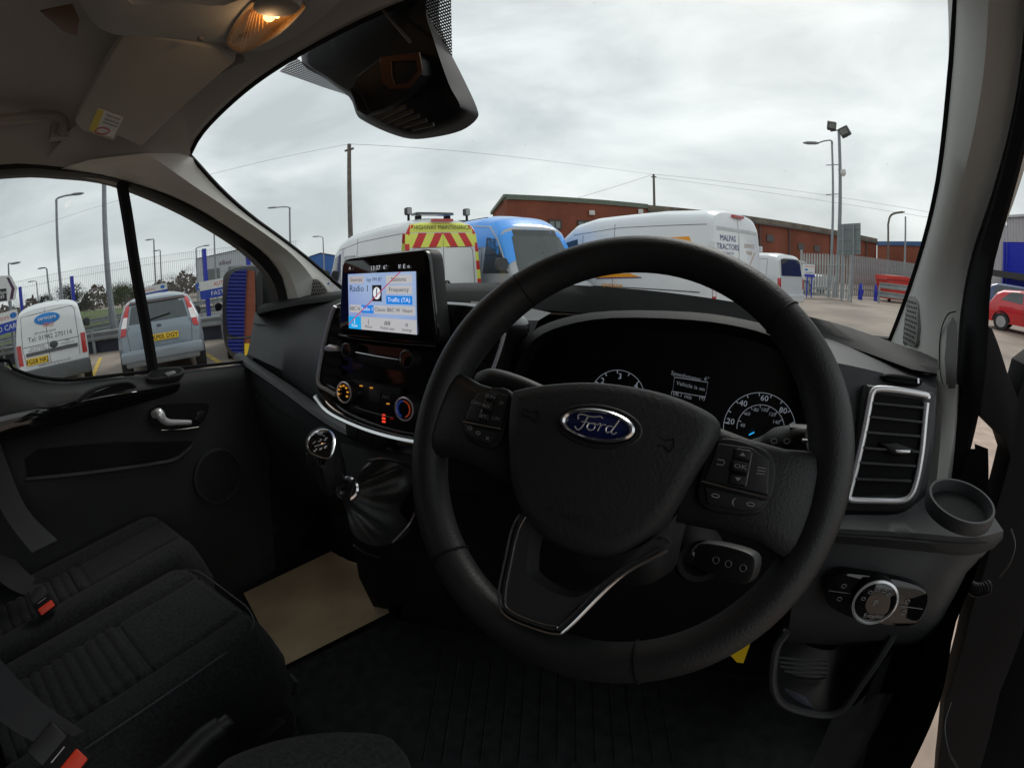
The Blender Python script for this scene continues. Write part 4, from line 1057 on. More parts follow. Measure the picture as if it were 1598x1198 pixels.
def q2(s, t, h=0.):
    p = [Vector(c) for c in cor]
    v = (p[0] * (1 - s) + p[1] * s) * (1 - t) + (p[3] * (1 - s) + p[2] * s) * t
    return fp(tf, v.x, v.y, h)
def quad(s0, t0, s1, t1, h, m, nm, parent):
    return MB().add([q2(s0, t0, h), q2(s1, t0, h), q2(s1, t1, h), q2(s0, t1, h)], [(0, 1, 2, 3)]).build(nm, m, parent, sharp=None)
bgm = bpy.data.materials.new('screen_page'); bgm.use_nodes = True
t_ = bgm.node_tree; p_ = t_.nodes['Principled BSDF']; p_.inputs['Base Color'].default_value = (.02, .02, .02, 1); p_.inputs['Roughness'].default_value = .15
c_ = t_.nodes.new('ShaderNodeTexCoord'); n_ = t_.nodes.new('ShaderNodeTexNoise'); n_.inputs['Scale'].default_value = 9; n_.inputs['Detail'].default_value = 1
r_ = t_.nodes.new('ShaderNodeValToRGB'); r_.color_ramp.elements[0].position = .35; r_.color_ramp.elements[1].position = .65
r_.color_ramp.elements[0].color = (.24, .33, .60, 1); r_.color_ramp.elements[1].color = (.36, .48, .66, 1)
t_.links.new(c_.outputs['Object'], n_.inputs['Vector']); t_.links.new(n_.outputs[0], r_.inputs[0]); t_.links.new(r_.outputs[0], p_.inputs['Emission Color']); p_.inputs['Emission Strength'].default_value = .95
page = quad(0, 0, 1, 1, .0015, bgm, 'page', ts)
wht, grey, blu = m_scr('white', (.50, .50, .52)), m_scr('warm', (.46, .43, .45)), m_scr('blue', (.01, .22, .75))
ink = mat('screen_ink', (.01, .01, .02), .4)
def btn(s0, t0, s1, t1, m, txt, sz, ink_=ink, nm='button'):
    b = quad(s0, t0, s1, t1, .0022, m, nm, ts)
    if txt: stext(txt, (s0 + s1) / 2, (t0 + t1) / 2, sz, ink_, b)
    return b
def stext(txt, s, t, sz, m, parent, align='CENTER'):
    o = q2(s, t, .0028); u = (q2(s + .1, t, .0028) - q2(s - .1, t, .0028)).normalized(); v = tf[3].cross(u)
    text_mesh(txt, sz, (o, u, v, tf[3]), m, parent, align=align)
btn(.02, .04, .26, .175, grey, 'Sources', .0085); stext('bgt FM 87', .42, .115, .008, mat('screen_ink_blue', (.02, .03, .2), .4), page)
btn(.59, .05, .95, .19, wht, 'Stations', .0095); btn(.59, .22, .95, .36, wht, 'Frequency', .0095); btn(.59, .39, .95, .53, blu, 'Traffic (TA)', .0095, m_scr('bright', (.8, .85, .9)))
stext('Radio 1', .03, .27, .0145, ink, page, 'LEFT')
lg = quad(.385, .21, .525, .49, .0022, m_scr('black', (.01, .01, .01)), 'station_logo', ts)
c_l = [q2(.455 + .055 * math.cos(a), .35 + .105 * math.sin(a), .0026) for a in [i * math.pi / 10 for i in range(20)]]
MB().add(c_l, [tuple(range(20))]).build('logo_disc', m_scr('bright', (.8, .85, .9)), lg, sharp=None)
stext('1', .455, .35, .020, ink, lg)
for i, (tx_, a) in enumerate((('BBC N', .1), ('Radio 1', .275), ('Classic', .45), ('BBC W', .64), ('Heart', .84))):
    btn(.02 + i * .192, .56, .205 + i * .195, .70, blu if i == 1 else wht, tx_, .0085, MATS['screen_bright'] if i == 1 else ink, 'preset')
for i, tx_ in enumerate(('Radio', 'Phone', 'Mobile apps', 'Settings')):
    b = btn([0, .2, .44, .75][i], .77, [.2, .44, .75, 1][i], 1., m_scr('sky', (.01, .38, .80)) if i == 0 else wht, None, 0, nm='tab')
    stext(tx_, [.1, .32, .6, .87][i], .94, .0062, MATS['screen_bright'] if i == 0 else ink, b)
    stext(['J', '(', '##', 'o'][i], [.1, .32, .6, .87][i], .85, .011, MATS['screen_bright'] if i == 0 else ink, b)
MB().tube([q2(.0, .93, .0034), q2(.8, .0, .0034)], .0008, 5).build('red_reflection_line', m_scr('red', (.45, .03, .08)), ts)  # reflection across the glass, drawn in as a thin glowing tube
for tx_, s, sz in (('13:37', .44, .0098), ('6°', .585, .0092), ('If', .785, .009), ('E', .85, .009), ('o', .91, .009), ('^', .04, .012)):
    stext(tx_, s, -.085, sz, m_scr('status', (.55, .58, .62)), ts)
MB().tube(cr([fp(tf, *loc2(tf, x, y, .002), .002) for x, y in ((531, 524), (560, 529), (620, 536), (680, 540))], 3), .0009, 5).build('lower_seam', MATS['knob_ring_grey'], ts)
MB().grid([[at(x, y, 'Y', .60) for x, y in ((528, 521), (600, 530), (684, 540))], [at(x, y, 'Y', .63) for x, y in ((526, 545), (600, 560), (690, 570))]]).build('neck', m_gloss, ts)

# ================================================================== gear lever
gl = thing('gear_lever', 'gear lever with chrome rimmed knob and folded black leather boot', 'gear lever', at(590, 770, 'X', -.5))
kc = at(503, 700, 'X', -.515)
knob_axis = (at(478, 690, 'X', -.52) - at(560, 790, 'X', -.50)).normalized()
toward = (Vector((0, 0, CZ)) - kc).normalized()
gfr = frame(kc, Vector((.35, -.35, .87)), up=(0, 1, .2))
kp = [(497, 671), (512, 671), (522, 678), (526, 692), (519, 722), (508, 740), (500, 738), (482, 712), (477, 696), (480, 682)]
MB().plate([(q.x, q.y) for q in cr([Vector((*loc2(gfr, *p), 0)) for p in kp], 3, True)], gfr, .012, .01, -.05).build('knob', m_dark, gl)
kf_ = [(498, 673), (511, 673), (519, 680), (521, 693), (515, 712), (505, 714), (486, 706), (480, 695), (484, 682)]
kpp = [(q.x, q.y) for q in cr([Vector((*loc2(gfr, *p, .013), 0)) for p in kf_], 3, True)]
g1 = MB().plate(kpp, gfr, .014, .002, .008).build('shift_plate', m_gloss, gl)
MB().tube([fp(gfr, x, y, .013) for x, y in inset(kpp, -.001)], .0018, 6, True).build('chrome_rim', m_chrome, gl)
for i, (x, y) in enumerate(((490, 690), (499, 687), (508, 685), (492, 702), (500, 700), (508, 697))):
    text_mesh('135246'[i], .0085, (fp(gfr, *loc2(gfr, x, y, .015), .0148), *gfr[1:]), m_white, g1)
MB().tube([fp(gfr, *loc2(gfr, *p, .015), .0146) for p in ((491, 696), (508, 691))], .0005, 4).build('shift_pattern', m_white, g1)
MB().tube(cr([at(x, y, 'X', v) for x, y, v in ((500, 702, -.53), (506, 722, -.525), (518, 740, -.515), (530, 755, -.51), (546, 772, -.505))], 3), [.022, .0235, .0245, .025, .024, .022, .019, .016, .0135, .012, .011, .011, .012], 16).build('shaft', m_dark, gl)
cg = frame(at(541, 762, 'X', -.495), (.5, -.6, .55))
MB().lathe([(.017, -.004), (.018, .002), (.015, .004), (.012, .0)], cg, 24, False).build('chrome_collar', m_chrome, gl)
tc_ = at(546, 768, 'X', -.495)
topr = [tc_ + (at(546 + 15 * math.cos(q), 768 + 13 * math.sin(q), 'X', -.495) - tc_) for q in [2 * math.pi * i / 48 for i in range(48)]]
bpx = [(662, 770), (655, 808), (630, 838), (590, 852), (556, 838), (543, 806), (552, 758), (574, 722), (612, 717), (648, 730)]
br_ = resample(cr([at(x, y, 'X', -.455) for x, y in bpx], 8, True) + [at(*bpx[0], 'X', -.455)], 49)[:48]
rings2 = []
for j in range(15):
    t = j / 14; ring = []
    for i in range(48):
        q = 2 * math.pi * i / 48
        p = topr[i].lerp(br_[i], t ** .85)
        w = math.sin(math.pi * t)
        p += Vector((1, -.5, .5)).normalized() * (w * (.016 + .010 * math.sin(q * 3 + 1.2 + t * 2.5) + .006 * math.sin(q * 7 + 4 * t)))
        ring.append(p)
    rings2.append(ring)
MB().rings(rings2, caps=False).build('boot', mat('boot_leather', (.022, .023, .024), .42, var=.2, bump=.8, bscale=250), gl, sharp=89)
MB().tube(cr([rings2[j][40] + Vector((.001, -.001, .001)) for j in range(1, 15)], 2), .0009, 5).build('boot_seam', m_black, gl)
MB().tube(cr([at(x, y, 'X', -.43) for x, y in ((575, 718), (600, 716), (625, 722), (648, 735))], 4), .0022, 6).build('chrome_surround', m_chrome, gl)
MB().tube(cr([at(x, y, 'X', -.43) for x, y in ((648, 798), (636, 820), (612, 846))], 4), .0018, 6).build('chrome_surround', mat('dim_chrome', (.4, .36, .34), .3, 1.), gl)
MB().tube(cr([at(x, y, 'X', -.46) for x, y in ((552, 850), (570, 862), (592, 870))], 4), .0012, 6).build('chrome_surround', MATS['dim_chrome'], gl)
# ================================================================== passenger door
dr = thing('passenger_door', 'closed passenger door with divided window, dark trim panel and silver handle', 'door', (-1.35, .5, .6))
XD = -1.35
m_frame = mat('window_frame_black', (.010, .010, .011), .5, var=.1)
Uo = [at(x, y, 'X', XD + .008) for x, y in U_px] 
gl_top = [(0, 275), (90, 275), (178, 287), (284, 331), (369, 382), (411, 419), (428, 446), (434, 470), (436, 500)]
Gt = [at(x, y, 'X', XD) for x, y in gl_top]
# run both back along the door beyond the picture
Uo = [Vector((XD, -.55, U[0].z + .0))] + Uo; Gt = [Vector((XD, -.55, Gt[0].z - .0))] + Gt
a = resample(cr(Uo, 4), 44); b = resample(cr(Gt, 4), 44)
MB().grid([[p + Vector((-.05, 0, 0)) for p in a], [p + Vector((.012, 0, .01)) for p in a], [p.lerp(q, .45) + Vector((.018, 0, 0)) for p, q in zip(a, b)], [p + Vector((.004, 0, 0)) for p in b], [p + Vector((-.03, 0, 0)) for p in b]]).build('window_frame', m_frame, dr)
dfr = frame((XD, 0, 0), (1, 0, 0))
belt_px = [(0, 563), (20, 576), (57, 589), (95, 593), (130, 592), (233, 580), (300, 573), (372, 566), (436, 556)]
Bl = [Vector((XD, -.55, 1.50)), Vector((XD, -.2, 1.47))] + [at(x, y, 'X', XD) for x, y in belt_px]
Gp = [p for p in cr(Gt, 4)]; Bp = [p for p in cr(Bl, 4)]
Gr, Br = resample(Gp, 60), resample(Bp, 60)
def split_pane(y0, y1, nm):
    A = [p for p in cr(Gt, 60) if y0[0] <= p.y <= y1[0]]; B = [p for p in cr(Bl, 60) if y0[1] <= p.y <= y1[1]]
    A, B = resample(A, 20), resample(B, 20)
    MB().grid([[p + Vector((-.012, 0, 0)) for p in A], [p + Vector((-.012, 0, 0)) for p in B]]).build(nm, g_side, dr, sharp=None)
dv_t, dv_b = at(188, 288, 'X', XD), at(240, 582, 'X', XD)
split_pane((-.6, -.6), (dv_t.y, dv_b.y), 'main_window'); split_pane((dv_t.y, dv_b.y), (1.2, 1.2), 'quarter_window')
db = [Vector((XD + .004, p.y, p.z)) for p in (at(189, 284, 'X', XD), at(200, 350, 'X', XD), at(214, 440, 'X', XD), at(227, 510, 'X', XD), at(240, 586, 'X', XD))]
MB().tube(cr(db, 4), .0175, 8, up=(1, 0, 0)).build('window_divider', m_black, dr)
MB().tube([p + Vector((.006, 0, .002)) for p in cr(Bl, 3)], .005, 6).build('belt_seal', m_black, dr)
# inner trim: rows in picture directions with their own depth
tr = [[(-60, 520, XD), (0, 566, XD), (40, 586, XD), (95, 596, XD), (160, 590, XD), (240, 584, XD), (300, 577, XD), (372, 569, XD), (420, 562, XD)],
      [(-60, 545, -1.31), (0, 590, -1.31), (40, 606, -1.31), (95, 610, -1.31), (160, 601, -1.315), (240, 592, -1.32), (300, 584, -1.32), (372, 574, -1.325), (420, 566, -1.325)],
      [(-60, 655, -1.255), (0, 640, -1.255), (40, 633, -1.26), (95, 624, -1.27), (160, 612, -1.285), (240, 600, -1.305), (300, 592, -1.31), (372, 585, -1.315), (420, 580, -1.315)],
      [(-60, 690, -1.26), (0, 672, -1.26), (40, 662, -1.265), (95, 652, -1.275), (160, 640, -1.29), (240, 622, -1.305), (300, 610, -1.312), (372, 605, -1.315), (420, 600, -1.315)],
      [(-60, 715, -1.30), (0, 698, -1.30), (40, 688, -1.30), (95, 678, -1.305), (160, 668, -1.31), (240, 660, -1.315), (300, 650, -1.318), (372, 645, -1.318), (420, 640, -1.318)],
      [(-60, 800, -1.31), (0, 780, -1.31), (40, 770, -1.31), (95, 760, -1.31), (160, 750, -1.315), (240, 745, -1.315), (300, 740, -1.315), (372, 735, -1.318), (420, 730, -1.318)],
      [(-60, 1000, -1.33), (0, 960, -1.33), (40, 940, -1.33), (95, 920, -1.33), (160, 900, -1.33), (240, 890, -1.33), (300, 890, -1.33), (372, 890, -1.33), (430, 880, -1.33)],
      [(-60, 1200, -1.33), (0, 1180, -1.33), (60, 1150, -1.33), (120, 1120, -1.33), (200, 1080, -1.33), (280, 1050, -1.33), (330, 1030, -1.33), (385, 1010, -1.33), (440, 1000, -1.33)]]
m_trim = mat('door_trim', (.032, .032, .033), .55, var=.15, vscale=9, bump=.5, bscale=420, spec=.35)
G = [resample(cr([at(x, y, 'X', v) for x, y, v in r], 4), 40) for r in tr]
MB().grid([resample(cr(list(c), 3), 30) for c in zip(*G)]).build('trim_panel', m_trim, dr, sharp=60)
ofr = frame((-1.285, 0, 0), (1, 0, 0))
gs = [[(-60, 668, -1.248), (0, 650, -1.248), (70, 636, -1.255), (140, 622, -1.272), (210, 611, -1.288), (262, 602, -1.298), (281, 598, -1.303)],
      [(-60, 688, -1.243), (0, 670, -1.243), (70, 652, -1.25), (140, 637, -1.268), (210, 622, -1.286), (262, 610, -1.297), (281, 604, -1.302)],
      [(-60, 708, -1.252), (0, 690, -1.252), (70, 671, -1.258), (140, 652, -1.274), (210, 632, -1.29), (262, 617, -1.30), (276, 611, -1.304)]]
MB().grid([resample(cr([at(x, y, 'X', v + .006) for x, y, v in r], 4), 30) for r in gs]).build('gloss_strip', m_gloss, dr)
MB().tube(cr([at(x, y, 'X', v + .012) for x, y, v in ((128, 626, -1.268), (160, 619, -1.275), (190, 614, -1.282), (213, 611, -1.287))], 3), .0016, 6).build('strip_chrome_line', m_chrome, dr)  # thin chrome line along the top of the gloss strip
grp = [at(x, y, 'X', -1.262) for x, y in ((128, 628), (150, 612), (175, 602), (202, 598), (210, 606), (180, 612))]
MB().add(grp, [tuple(range(6))]).build('grip_recess', m_black, dr)
MB().tube(cr([at(x, y, 'X', -1.262) for x, y in ((118, 626), (140, 610), (168, 600), (200, 596), (212, 603))], 3), .006, 8).build('grip_edge', m_trim, dr)
wfr_ = frame(at(260, 584, 'X', -1.315), (.55, 0, .83), (0, 0, 1))
wp = [(q.x, q.y) for q in cr([Vector((*loc2(wfr_, *p), 0)) for p in ((228, 589), (238, 579), (258, 575), (282, 575), (287, 581), (278, 588), (250, 593), (234, 594))], 3, True)]
ws_ = MB().plate(wp, wfr_, .006, .003, -.01).build('lock_bezel', m_trim, dr)
MB().plate(inset(wp, .006), wfr_, .0068, 0, .004).build('lock_recess', m_black, ws_)
MB().plate(pq(wfr_, [(256, 582), (272, 578), (276, 582), (262, 587)], .01), wfr_, .012, .003, .004).build('lock_button', mat('lock_grey', (.2, .2, .2), .4), ws_)
hr = MB().plate([(q.x, q.y) for q in cr([Vector((*loc2(ofr, *p), 0)) for p in ((236, 642), (250, 634), (320, 630), (332, 636), (322, 660), (300, 672), (262, 674), (240, 664))], 3, True)], ofr, -.024, 0, -.04).build('handle_recess', m_black, dr)
hl = cr([at(x, y, 'X', v) for x, y, v in ((239, 647, -1.29), (248, 645, -1.275), (255, 655, -1.27), (265, 659, -1.275), (280, 659, -1.29), (297, 659, -1.30))], 4)
MB().tube(hl, [q.x for q in resample([Vector((r, i, 0)) for i, r in enumerate((.010, .015, .011, .009, .008, .007))], len(hl))], 10).build('door_handle', m_silver, dr)
MB().tube(cr([at(x, y, 'X', -1.295) for x, y in ((252, 671), (280, 670), (310, 666))], 3), .0012, 5).build('recess_edge', MATS['dim_chrome'], dr)
sq = MB().plate(pq(ofr, [(303, 655), (312, 640), (320, 642), (312, 659)], -.02), ofr, -.018, .003, -.03).build('lock_switch', m_dark, dr)
for s_, x, y in (('=', 313, 646), ('-', 309, 654)): ptext(s_, x, y, 7, m_grey_print, sq, ofr, -.0175)
sg = frame(at(340, 743, 'X', -1.312), (1, 0, 0))
sr = abs(loc2(sg, 340, 700)[1])
sp = MB().lathe([(sr * 1.08, -.004), (sr * 1.06, .006), (sr * .98, .008), (sr * .95, .002), (sr * .5, .004), (.002, .006)], sg, 40).build('speaker_grille', m_trim, dr)
mb = MB()
for i in range(24):
    for j in range(24):
        x, y = (i - 11.5) * sr * 2 / 24, (j - 11.5 + (.5 if i % 2 else 0)) * sr * 2 / 24
        if math.hypot(x, y) < sr * .9: mb.add([fp(sg, x + .0022 * math.cos(q), y + .0022 * math.sin(q), .0068) for q in [k * math.pi / 2 for k in range(4)]], [(0, 1, 2, 3)])
mb.build('perforation', m_black, sp, sharp=None)['kind'] = 'stuff'
MB().add([at(x, y, 'X', -1.303) for x, y in ((38, 716), (60, 700), (180, 690), (300, 688), (296, 700), (270, 716), (140, 736), (44, 746))], [tuple(range(8))]).build('pocket_opening', m_black, dr)
MB().tube(cr([at(x, y, 'X', -1.292) for x, y in ((40, 748), (140, 738), (240, 724), (275, 716), (300, 696))], 4), .006, 8).build('pocket_lip', m_trim, dr)
MB().box((-1.40, .2, .80), (.04, 1.75, 1.0)).build('outer_skin', MATS['own_paint'], dr)

# ================================================================== passenger wing mirror, outside the quarter glass
wm = thing('wing_mirror', 'black passenger wing mirror showing a blue shutter and a brick wall', 'wing mirror', at(385, 480, 'X', -1.60))
mc = at(379, 478, 'X', -1.62)
MIR_T = Vector((-15., -8.2, 2.2))      # the workshop wall seen in the glass
to_cam = (Vector((0, 0, CZ)) - mc).normalized(); to_t = (MIR_T - mc).normalized()
mn = (to_cam + to_t).normalized()
mfr = frame(mc, mn)
gpx = [(357, 440), (361, 428), (375, 421), (394, 422), (398, 432), (399, 500), (396, 520), (386, 525), (362, 524), (355, 512), (354, 470)]
lpx = [(356, 530), (372, 529), (396, 528), (396, 552), (384, 556), (362, 548), (356, 540)]
m_mir = mat('mirror_glass', (.85, .87, .88), .015, 1., var=.01)
fullpx = [(349, 445), (353, 426), (368, 416), (405, 414), (413, 424), (414, 540), (404, 552), (372, 560), (357, 548), (350, 520)]
fo = [(q.x, q.y) for q in cr([Vector((*loc2(mfr, *p), 0)) for p in fullpx], 3, True)]
MB().plate(fo, mfr, .010, .010, -.11, True).build('housing', mat('mirror_housing', (.012, .013, .014), .35, var=.1), wm)
MB().plate([(q.x, q.y) for q in cr([Vector((*loc2(mfr, *p, .012), 0)) for p in gpx], 2, True)], mfr, .0125, 0, .008).build('mirror_glass', m_mir, wm)
MB().plate(pq(mfr, lpx, .012), mfr, .0125, 0, .008).build('blind_spot_glass', m_mir, wm)
MB().tube([fp(mfr, *loc2(mfr, x, y, .013), .014) for x, y in ((355, 527), (376, 527), (398, 526))], .003, 6).build('glass_divider', MATS['mirror_housing'], wm)
MB().bar(at(408, 520, 'X', -1.60), at(430, 540, 'X', -1.40), .06, .08).build('arm', MATS['mirror_housing'], wm)

# ================================================================== seats
def cushion(x0, x1, y0, y1, z0, nm, parent, slope=.10):
    """seat cushion: rounded top with side bolsters, seams and cross ribs"""
    nx, ny = 61, 150
    rows = []
    for j in range(ny + 1):
        t = j / ny; row = []
        for i in range(nx):
            s = i / (nx - 1); x = x0 + (x1 - x0) * s
            e = min(s, 1 - s) * (x1 - x0)
            y1f = y1 - .07 * max(0, 1 - e / .09) ** 2; y = y0 + (y1f - y0) * t
            z = z0 + slope * (y - y0)
            z += .010 * math.exp(-((e - .050) / .035) ** 2)                  # bolster
            z -= .011 * math.exp(-((e - .088) / .006) ** 2)                  # seam
            z -= .07 * max(0, 1 - e / .03) ** 2.2                             # side roll-off
            f = (y1f - y)
            z -= .09 * max(0, 1 - f / .045) ** 2.0                             # front roll-off
            if e > .088 and y < y0 + .34:
                z += .010 * abs(math.sin((y - y0) * math.pi / .028)) ** .5 - .006
            if e > .085: z -= .006 * math.exp(-((y - (y0 + .345)) / .005) ** 2)
            z -= .006 * math.exp(-((y - (y1 - .035)) / .005) ** 2)
            row.append(Vector((x, y, z)))
        rows.append(row)
    mb = MB(); mb.grid(rows)
    # skirts
    front = rows[-1]
    mb.grid([front, [p + Vector((0, .010, -.05)) for p in front], [p + Vector((0, -.02, -.20)) for p in front]])
    for col, sx in ((0, -1), (-1, 1)):
        cl = [r[col] for r in rows]
        mb.grid([cl, [p + Vector((.004 * sx, 0, -.06)) for p in cl], [Vector((p.x, p.y, z0 - .24)) for p in cl]])
    o = mb.build(nm, m_seat, parent, sharp=70)
    st = [Vector((x0 + .03 + (x1 - x0 - .06) * k / 20, y1 - .035, z0 + slope * (y1 - .035 - y0) - .012)) for k in range(21)]
    return o
pb = thing('passenger_seat', 'dark fabric passenger seat cushion next to the door, with ribbed middle', 'seat', (-1.13, .1, .6), group=None)
cushion(-1.325, -1.022, -.25, .40, .955, 'cushion', pb, .05)
MB().box((-1.15, -.40, 1.18), (.36, .16, .7)).build('backrest', m_seat, pb)
MB().box((-1.15, .0, .70), (.34, .5, .2)).build('seat_base', m_dark, pb)
mbs = thing('middle_seat', 'dark fabric middle seat cushion with cross ribbing, beside the handbrake', 'seat', (-.78, .1, .6))
cushion(-1.018, -.655, -.25, .345, .955, 'cushion', mbs, .04)
MB().tube(cr([Vector((-.99, .305, .968)), Vector((-.94, .322, .975)), Vector((-.82, .325, .976)), Vector((-.73, .320, .975)), Vector((-.686, .28, .972)), Vector((-.674, .16, .972)), Vector((-.672, -.05, .966)), Vector((-.672, -.2, .960))], 6), .0018, 5).build('piping', m_seat2, mbs)
MB().box((-.79, -.40, 1.18), (.36, .16, .7)).build('backrest', m_seat, mbs)
MB().box((-.79, .0, .70), (.34, .5, .2)).build('seat_base', m_dark, mbs)
MB().tube([at(x, y, 'Y', .36) for x, y in ((452, 1052), (462, 1062), (462, 1078), (445, 1090))], .006, 6).build('seat_lever', m_dash, mbs)
ds_ = thing('driver_seat', 'dark fabric driver seat of which only the cushion edge shows', 'seat', (-.05, -.1, .6))
pts = [(330, 1195), (400, 1160), (480, 1142), (560, 1138), (620, 1150), (640, 1200), (640, 1260), (500, 1300), (340, 1260)]
cr_ = [at(x, y, 'Z', .98) for x, y in pts]
cpt = cr(cr_, 3, True); cen = sum(cpt, Vector()) / len(cpt)
MB().rings([[p + Vector((0, 0, -.25)) for p in cpt], [p + Vector((0, 0, -.03)) for p in cpt], [p.lerp(cen, .06) for p in cpt], [p.lerp(cen, .3) + Vector((0, 0, .012)) for p in cpt], [p.lerp(cen, .8) + Vector((0, 0, .015)) for p in cpt]]).build('cushion', m_seat, ds_, sharp=70)
MB().box((-.10, -.55, 1.2), (.42, .15, .7)).build('backrest', m_seat, ds_)
# buckles and belts
def buckle(px, py, w, ax, v, label, strap):
    c0 = at(px, py, ax, v)
    t = thing('seat_belt_buckle', label, 'buckle', c0, group='seat belt buckles')
    fr = frame(c0, (Vector((0, 0, CZ)) - c0).normalized(), roll=rad(8))
    k = w / 34.
    MB().plate(rrect(.056 * k, .034 * k, .004, 3), fr, .012, .003, -.012).build('body', m_black, t)
    MB().plate(rrect(.044 * k, .016 * k, .003, 3, 0, -.006 * k), fr, .016, .002, .01).build('release_button', m_red, t)
    MB().plate(rrect(.05 * k, .024 * k, .005, 3, 0, .026 * k), fr, .010, .003, -.006).build('tongue', m_dark, t)
    MB().plate(rrect(.026 * k, .0016 * k, .0006, 2, 0, .012 * k), fr, .014, .0004, .01).build('tongue_edge', MATS['dim_chrome'], t)
    b = thing('seat_belt', strap, 'seat belt', c0, group='seat belts')
    return fr, k, b
fr, k, b1 = buckle(70, 944, 32, 'Z', 1.0, 'red buttoned belt buckle between the two passenger cushions', 'dark belt webbing running to the buckle beside the door seat')
A = [[at(x, y, 'Z', v) for x, y, v in r] for r in ([(-40, 780, 1.15), (0, 840, 1.06), (40, 890, .99), (80, 918, .955)], [(-70, 850, 1.13), (-20, 890, 1.05), (15, 918, .99), (48, 932, .955)])]
MB().grid([resample(cr(r, 4), 14) for r in A]).build('webbing', m_belt, b1)
fr, k, b2 = buckle(104, 1190, 44, 'Z', 1.03, 'red buttoned belt buckle at the near side of the middle seat', 'dark belt webbing running down to the nearest buckle')
A = [[at(x, y, 'Z', v) for x, y, v in r] for r in ([(-60, 960, 1.22), (0, 1028, 1.15), (60, 1090, 1.09), (132, 1140, 1.05)], [(-100, 1060, 1.20), (-20, 1110, 1.14), (30, 1145, 1.09), (76, 1166, 1.05)])]
MB().grid([resample(cr(r, 4), 14) for r in A]).build('webbing', m_belt, b2)
b3 = thing('seat_belt', 'dark shoulder belt hanging beside the passenger door at the frame edge', 'seat belt', at(40, 800, 'X', -1.25), group='seat belts')
A = [[at(x, y, 'X', v) for x, y, v in r] for r in ([(-40, 560, -1.28), (0, 690, -1.26), (40, 790, -1.2), (90, 842, -1.14)], [(-80, 600, -1.26), (-35, 720, -1.24), (10, 810, -1.18), (50, 862, -1.12)])]
MB().grid([resample(cr(r, 4), 14) for r in A]).build('webbing', m_belt, b3)
# handbrake
hbk = thing('handbrake', 'black handbrake lever with release button between driver and middle seat', 'handbrake', at(300, 1200, 'Z', .85))
MB().tube(cr([at(x, y, 'Z', v) for x, y, v in ((235, 1230, .93), (280, 1190, .95), (320, 1150, .97), (346, 1130, .98))], 4), [.016] * 9 + [.0155, .015, .0145, .0135], 12).build('grip', m_dark, hbk)
MB().tube([at(346, 1130, 'Z', .98), at(358, 1121, 'Z', .985)], .0095, 10).build('release_button', m_stalk, hbk)
# floor coverings
fm_ = thing('paper_floor_mat', 'brown paper protection sheet lying on the passenger footwell floor', 'paper mat', at(500, 940, 'Z', .612))
zp = .612
rows = []
for j in range(9):
    t = j / 8
    a = Vector((541, 848)).lerp(Vector((608, 955)), t); b = Vector((380, 925)).lerp(Vector((440, 1040)), t)
    rows.append([at(*(a.lerp(b, i / 8)), 'Z', zp + .004 * math.sin(i * .9 + j * 1.3) + .006 * abs(math.sin(i * .5 - j * .35)) + (.012 if i == 0 and j == 8 else 0)) for i in range(9)])
MB().grid(rows).build('sheet', m_paper, fm_)
dm = thing('rubber_floor_mat', 'black rubber floor covering in the driver footwell', 'floor mat', at(700, 1100, 'Z', .605))
mp = [at(x, y, 'Z', .606) for x, y in ((455, 1055), (620, 965), (800, 930), (1000, 930), (1200, 980), (1290, 1100), (1300, 1290), (700, 1290), (520, 1200))]
cpt = cr(mp, 3, True)
MB().rings([[p + Vector((0, 0, -.004)) for p in cpt], cpt]).build('sheet', m_mat, dm)
mb = MB()
for i in range(14):
    mb.tube([at(690 + i * 26, 1020 + i * 4, 'Z', .607), at(660 + i * 30, 1190, 'Z', .607)], .003, 4)
mb.build('tread_rib', m_mat, dm)['kind'] = 'stuff'
# pedals
pd_ = thing('brake_pedal', 'dark pedal in the shadowed driver footwell', 'pedal', at(1010, 1000, 'Y', .85))
pf = frame(at(1000, 980, 'Y', .80), (0, -1, .6))
MB().plate(rrect(.07, .05, .01, 3), pf, .008, .003, -.006).build('pad', m_black, pd_)
MB().tube([pf[0], pf[0] + Vector((0, .1, .25))], .01, 8).build('arm', m_dark, pd_)
# grey step trim at the driver's side
fl = thing('side_step', 'grey plastic sill step in the open driver doorway', 'door sill', at(1290, 1170, 'X', .34))
MB().grid([[at(x, y, 'X', .335) for x, y in ((1395, 1080), (1370, 1130), (1330, 1200), (1300, 1260))], [at(x, y, 'Z', .72) for x, y in ((1340, 1085), (1318, 1130), (1290, 1200), (1270, 1260))], [at(x, y, 'Z', .66) for x, y in ((1310, 1090), (1290, 1140), (1262, 1200), (1240, 1260))]]).build('step_moulding', mat('step_grey', (.11, .11, .115), .6), fl)

# ================================================================== open driver door
od = thing('driver_door', 'open driver door seen edge on, black trim with hinge strap and cables', 'door', (.5, .95, .6))
d0 = Vector((.50, .86, 0)); dd_ = Vector((.93, -.05, 0)).normalized()
dn = Vector((-dd_.y * -1, -dd_.x, 0)).normalized()      # facing the seat
if dn.y > 0: dn = -dn
ofr2 = (d0, dd_, Vector((0, 0, 1)), dn)
dp = pq(ofr2, [(1541, 507), (1549, 512), (1560, 540), (1574, 585), (1588, 618), (1594, 598), (1602, 570), (1640, 540), (1800, 560), (1800, 1300), (1450, 1300), (1462, 1200), (1474, 1095), (1484, 1068), (1500, 1015), (1514, 955), (1541, 870), (1552, 800), (1576, 714), (1568, 688), (1530, 650), (1530, 590)])
MB().plate(dp, ofr2, .0, .004, -.07).build('trim_panel', m_black, od)
pk = [at(x, y, 'X', .47) for x, y in ((1598, 980), (1560, 1080), (1530, 1198), (1520, 1260), (1640, 1260), (1640, 900))]
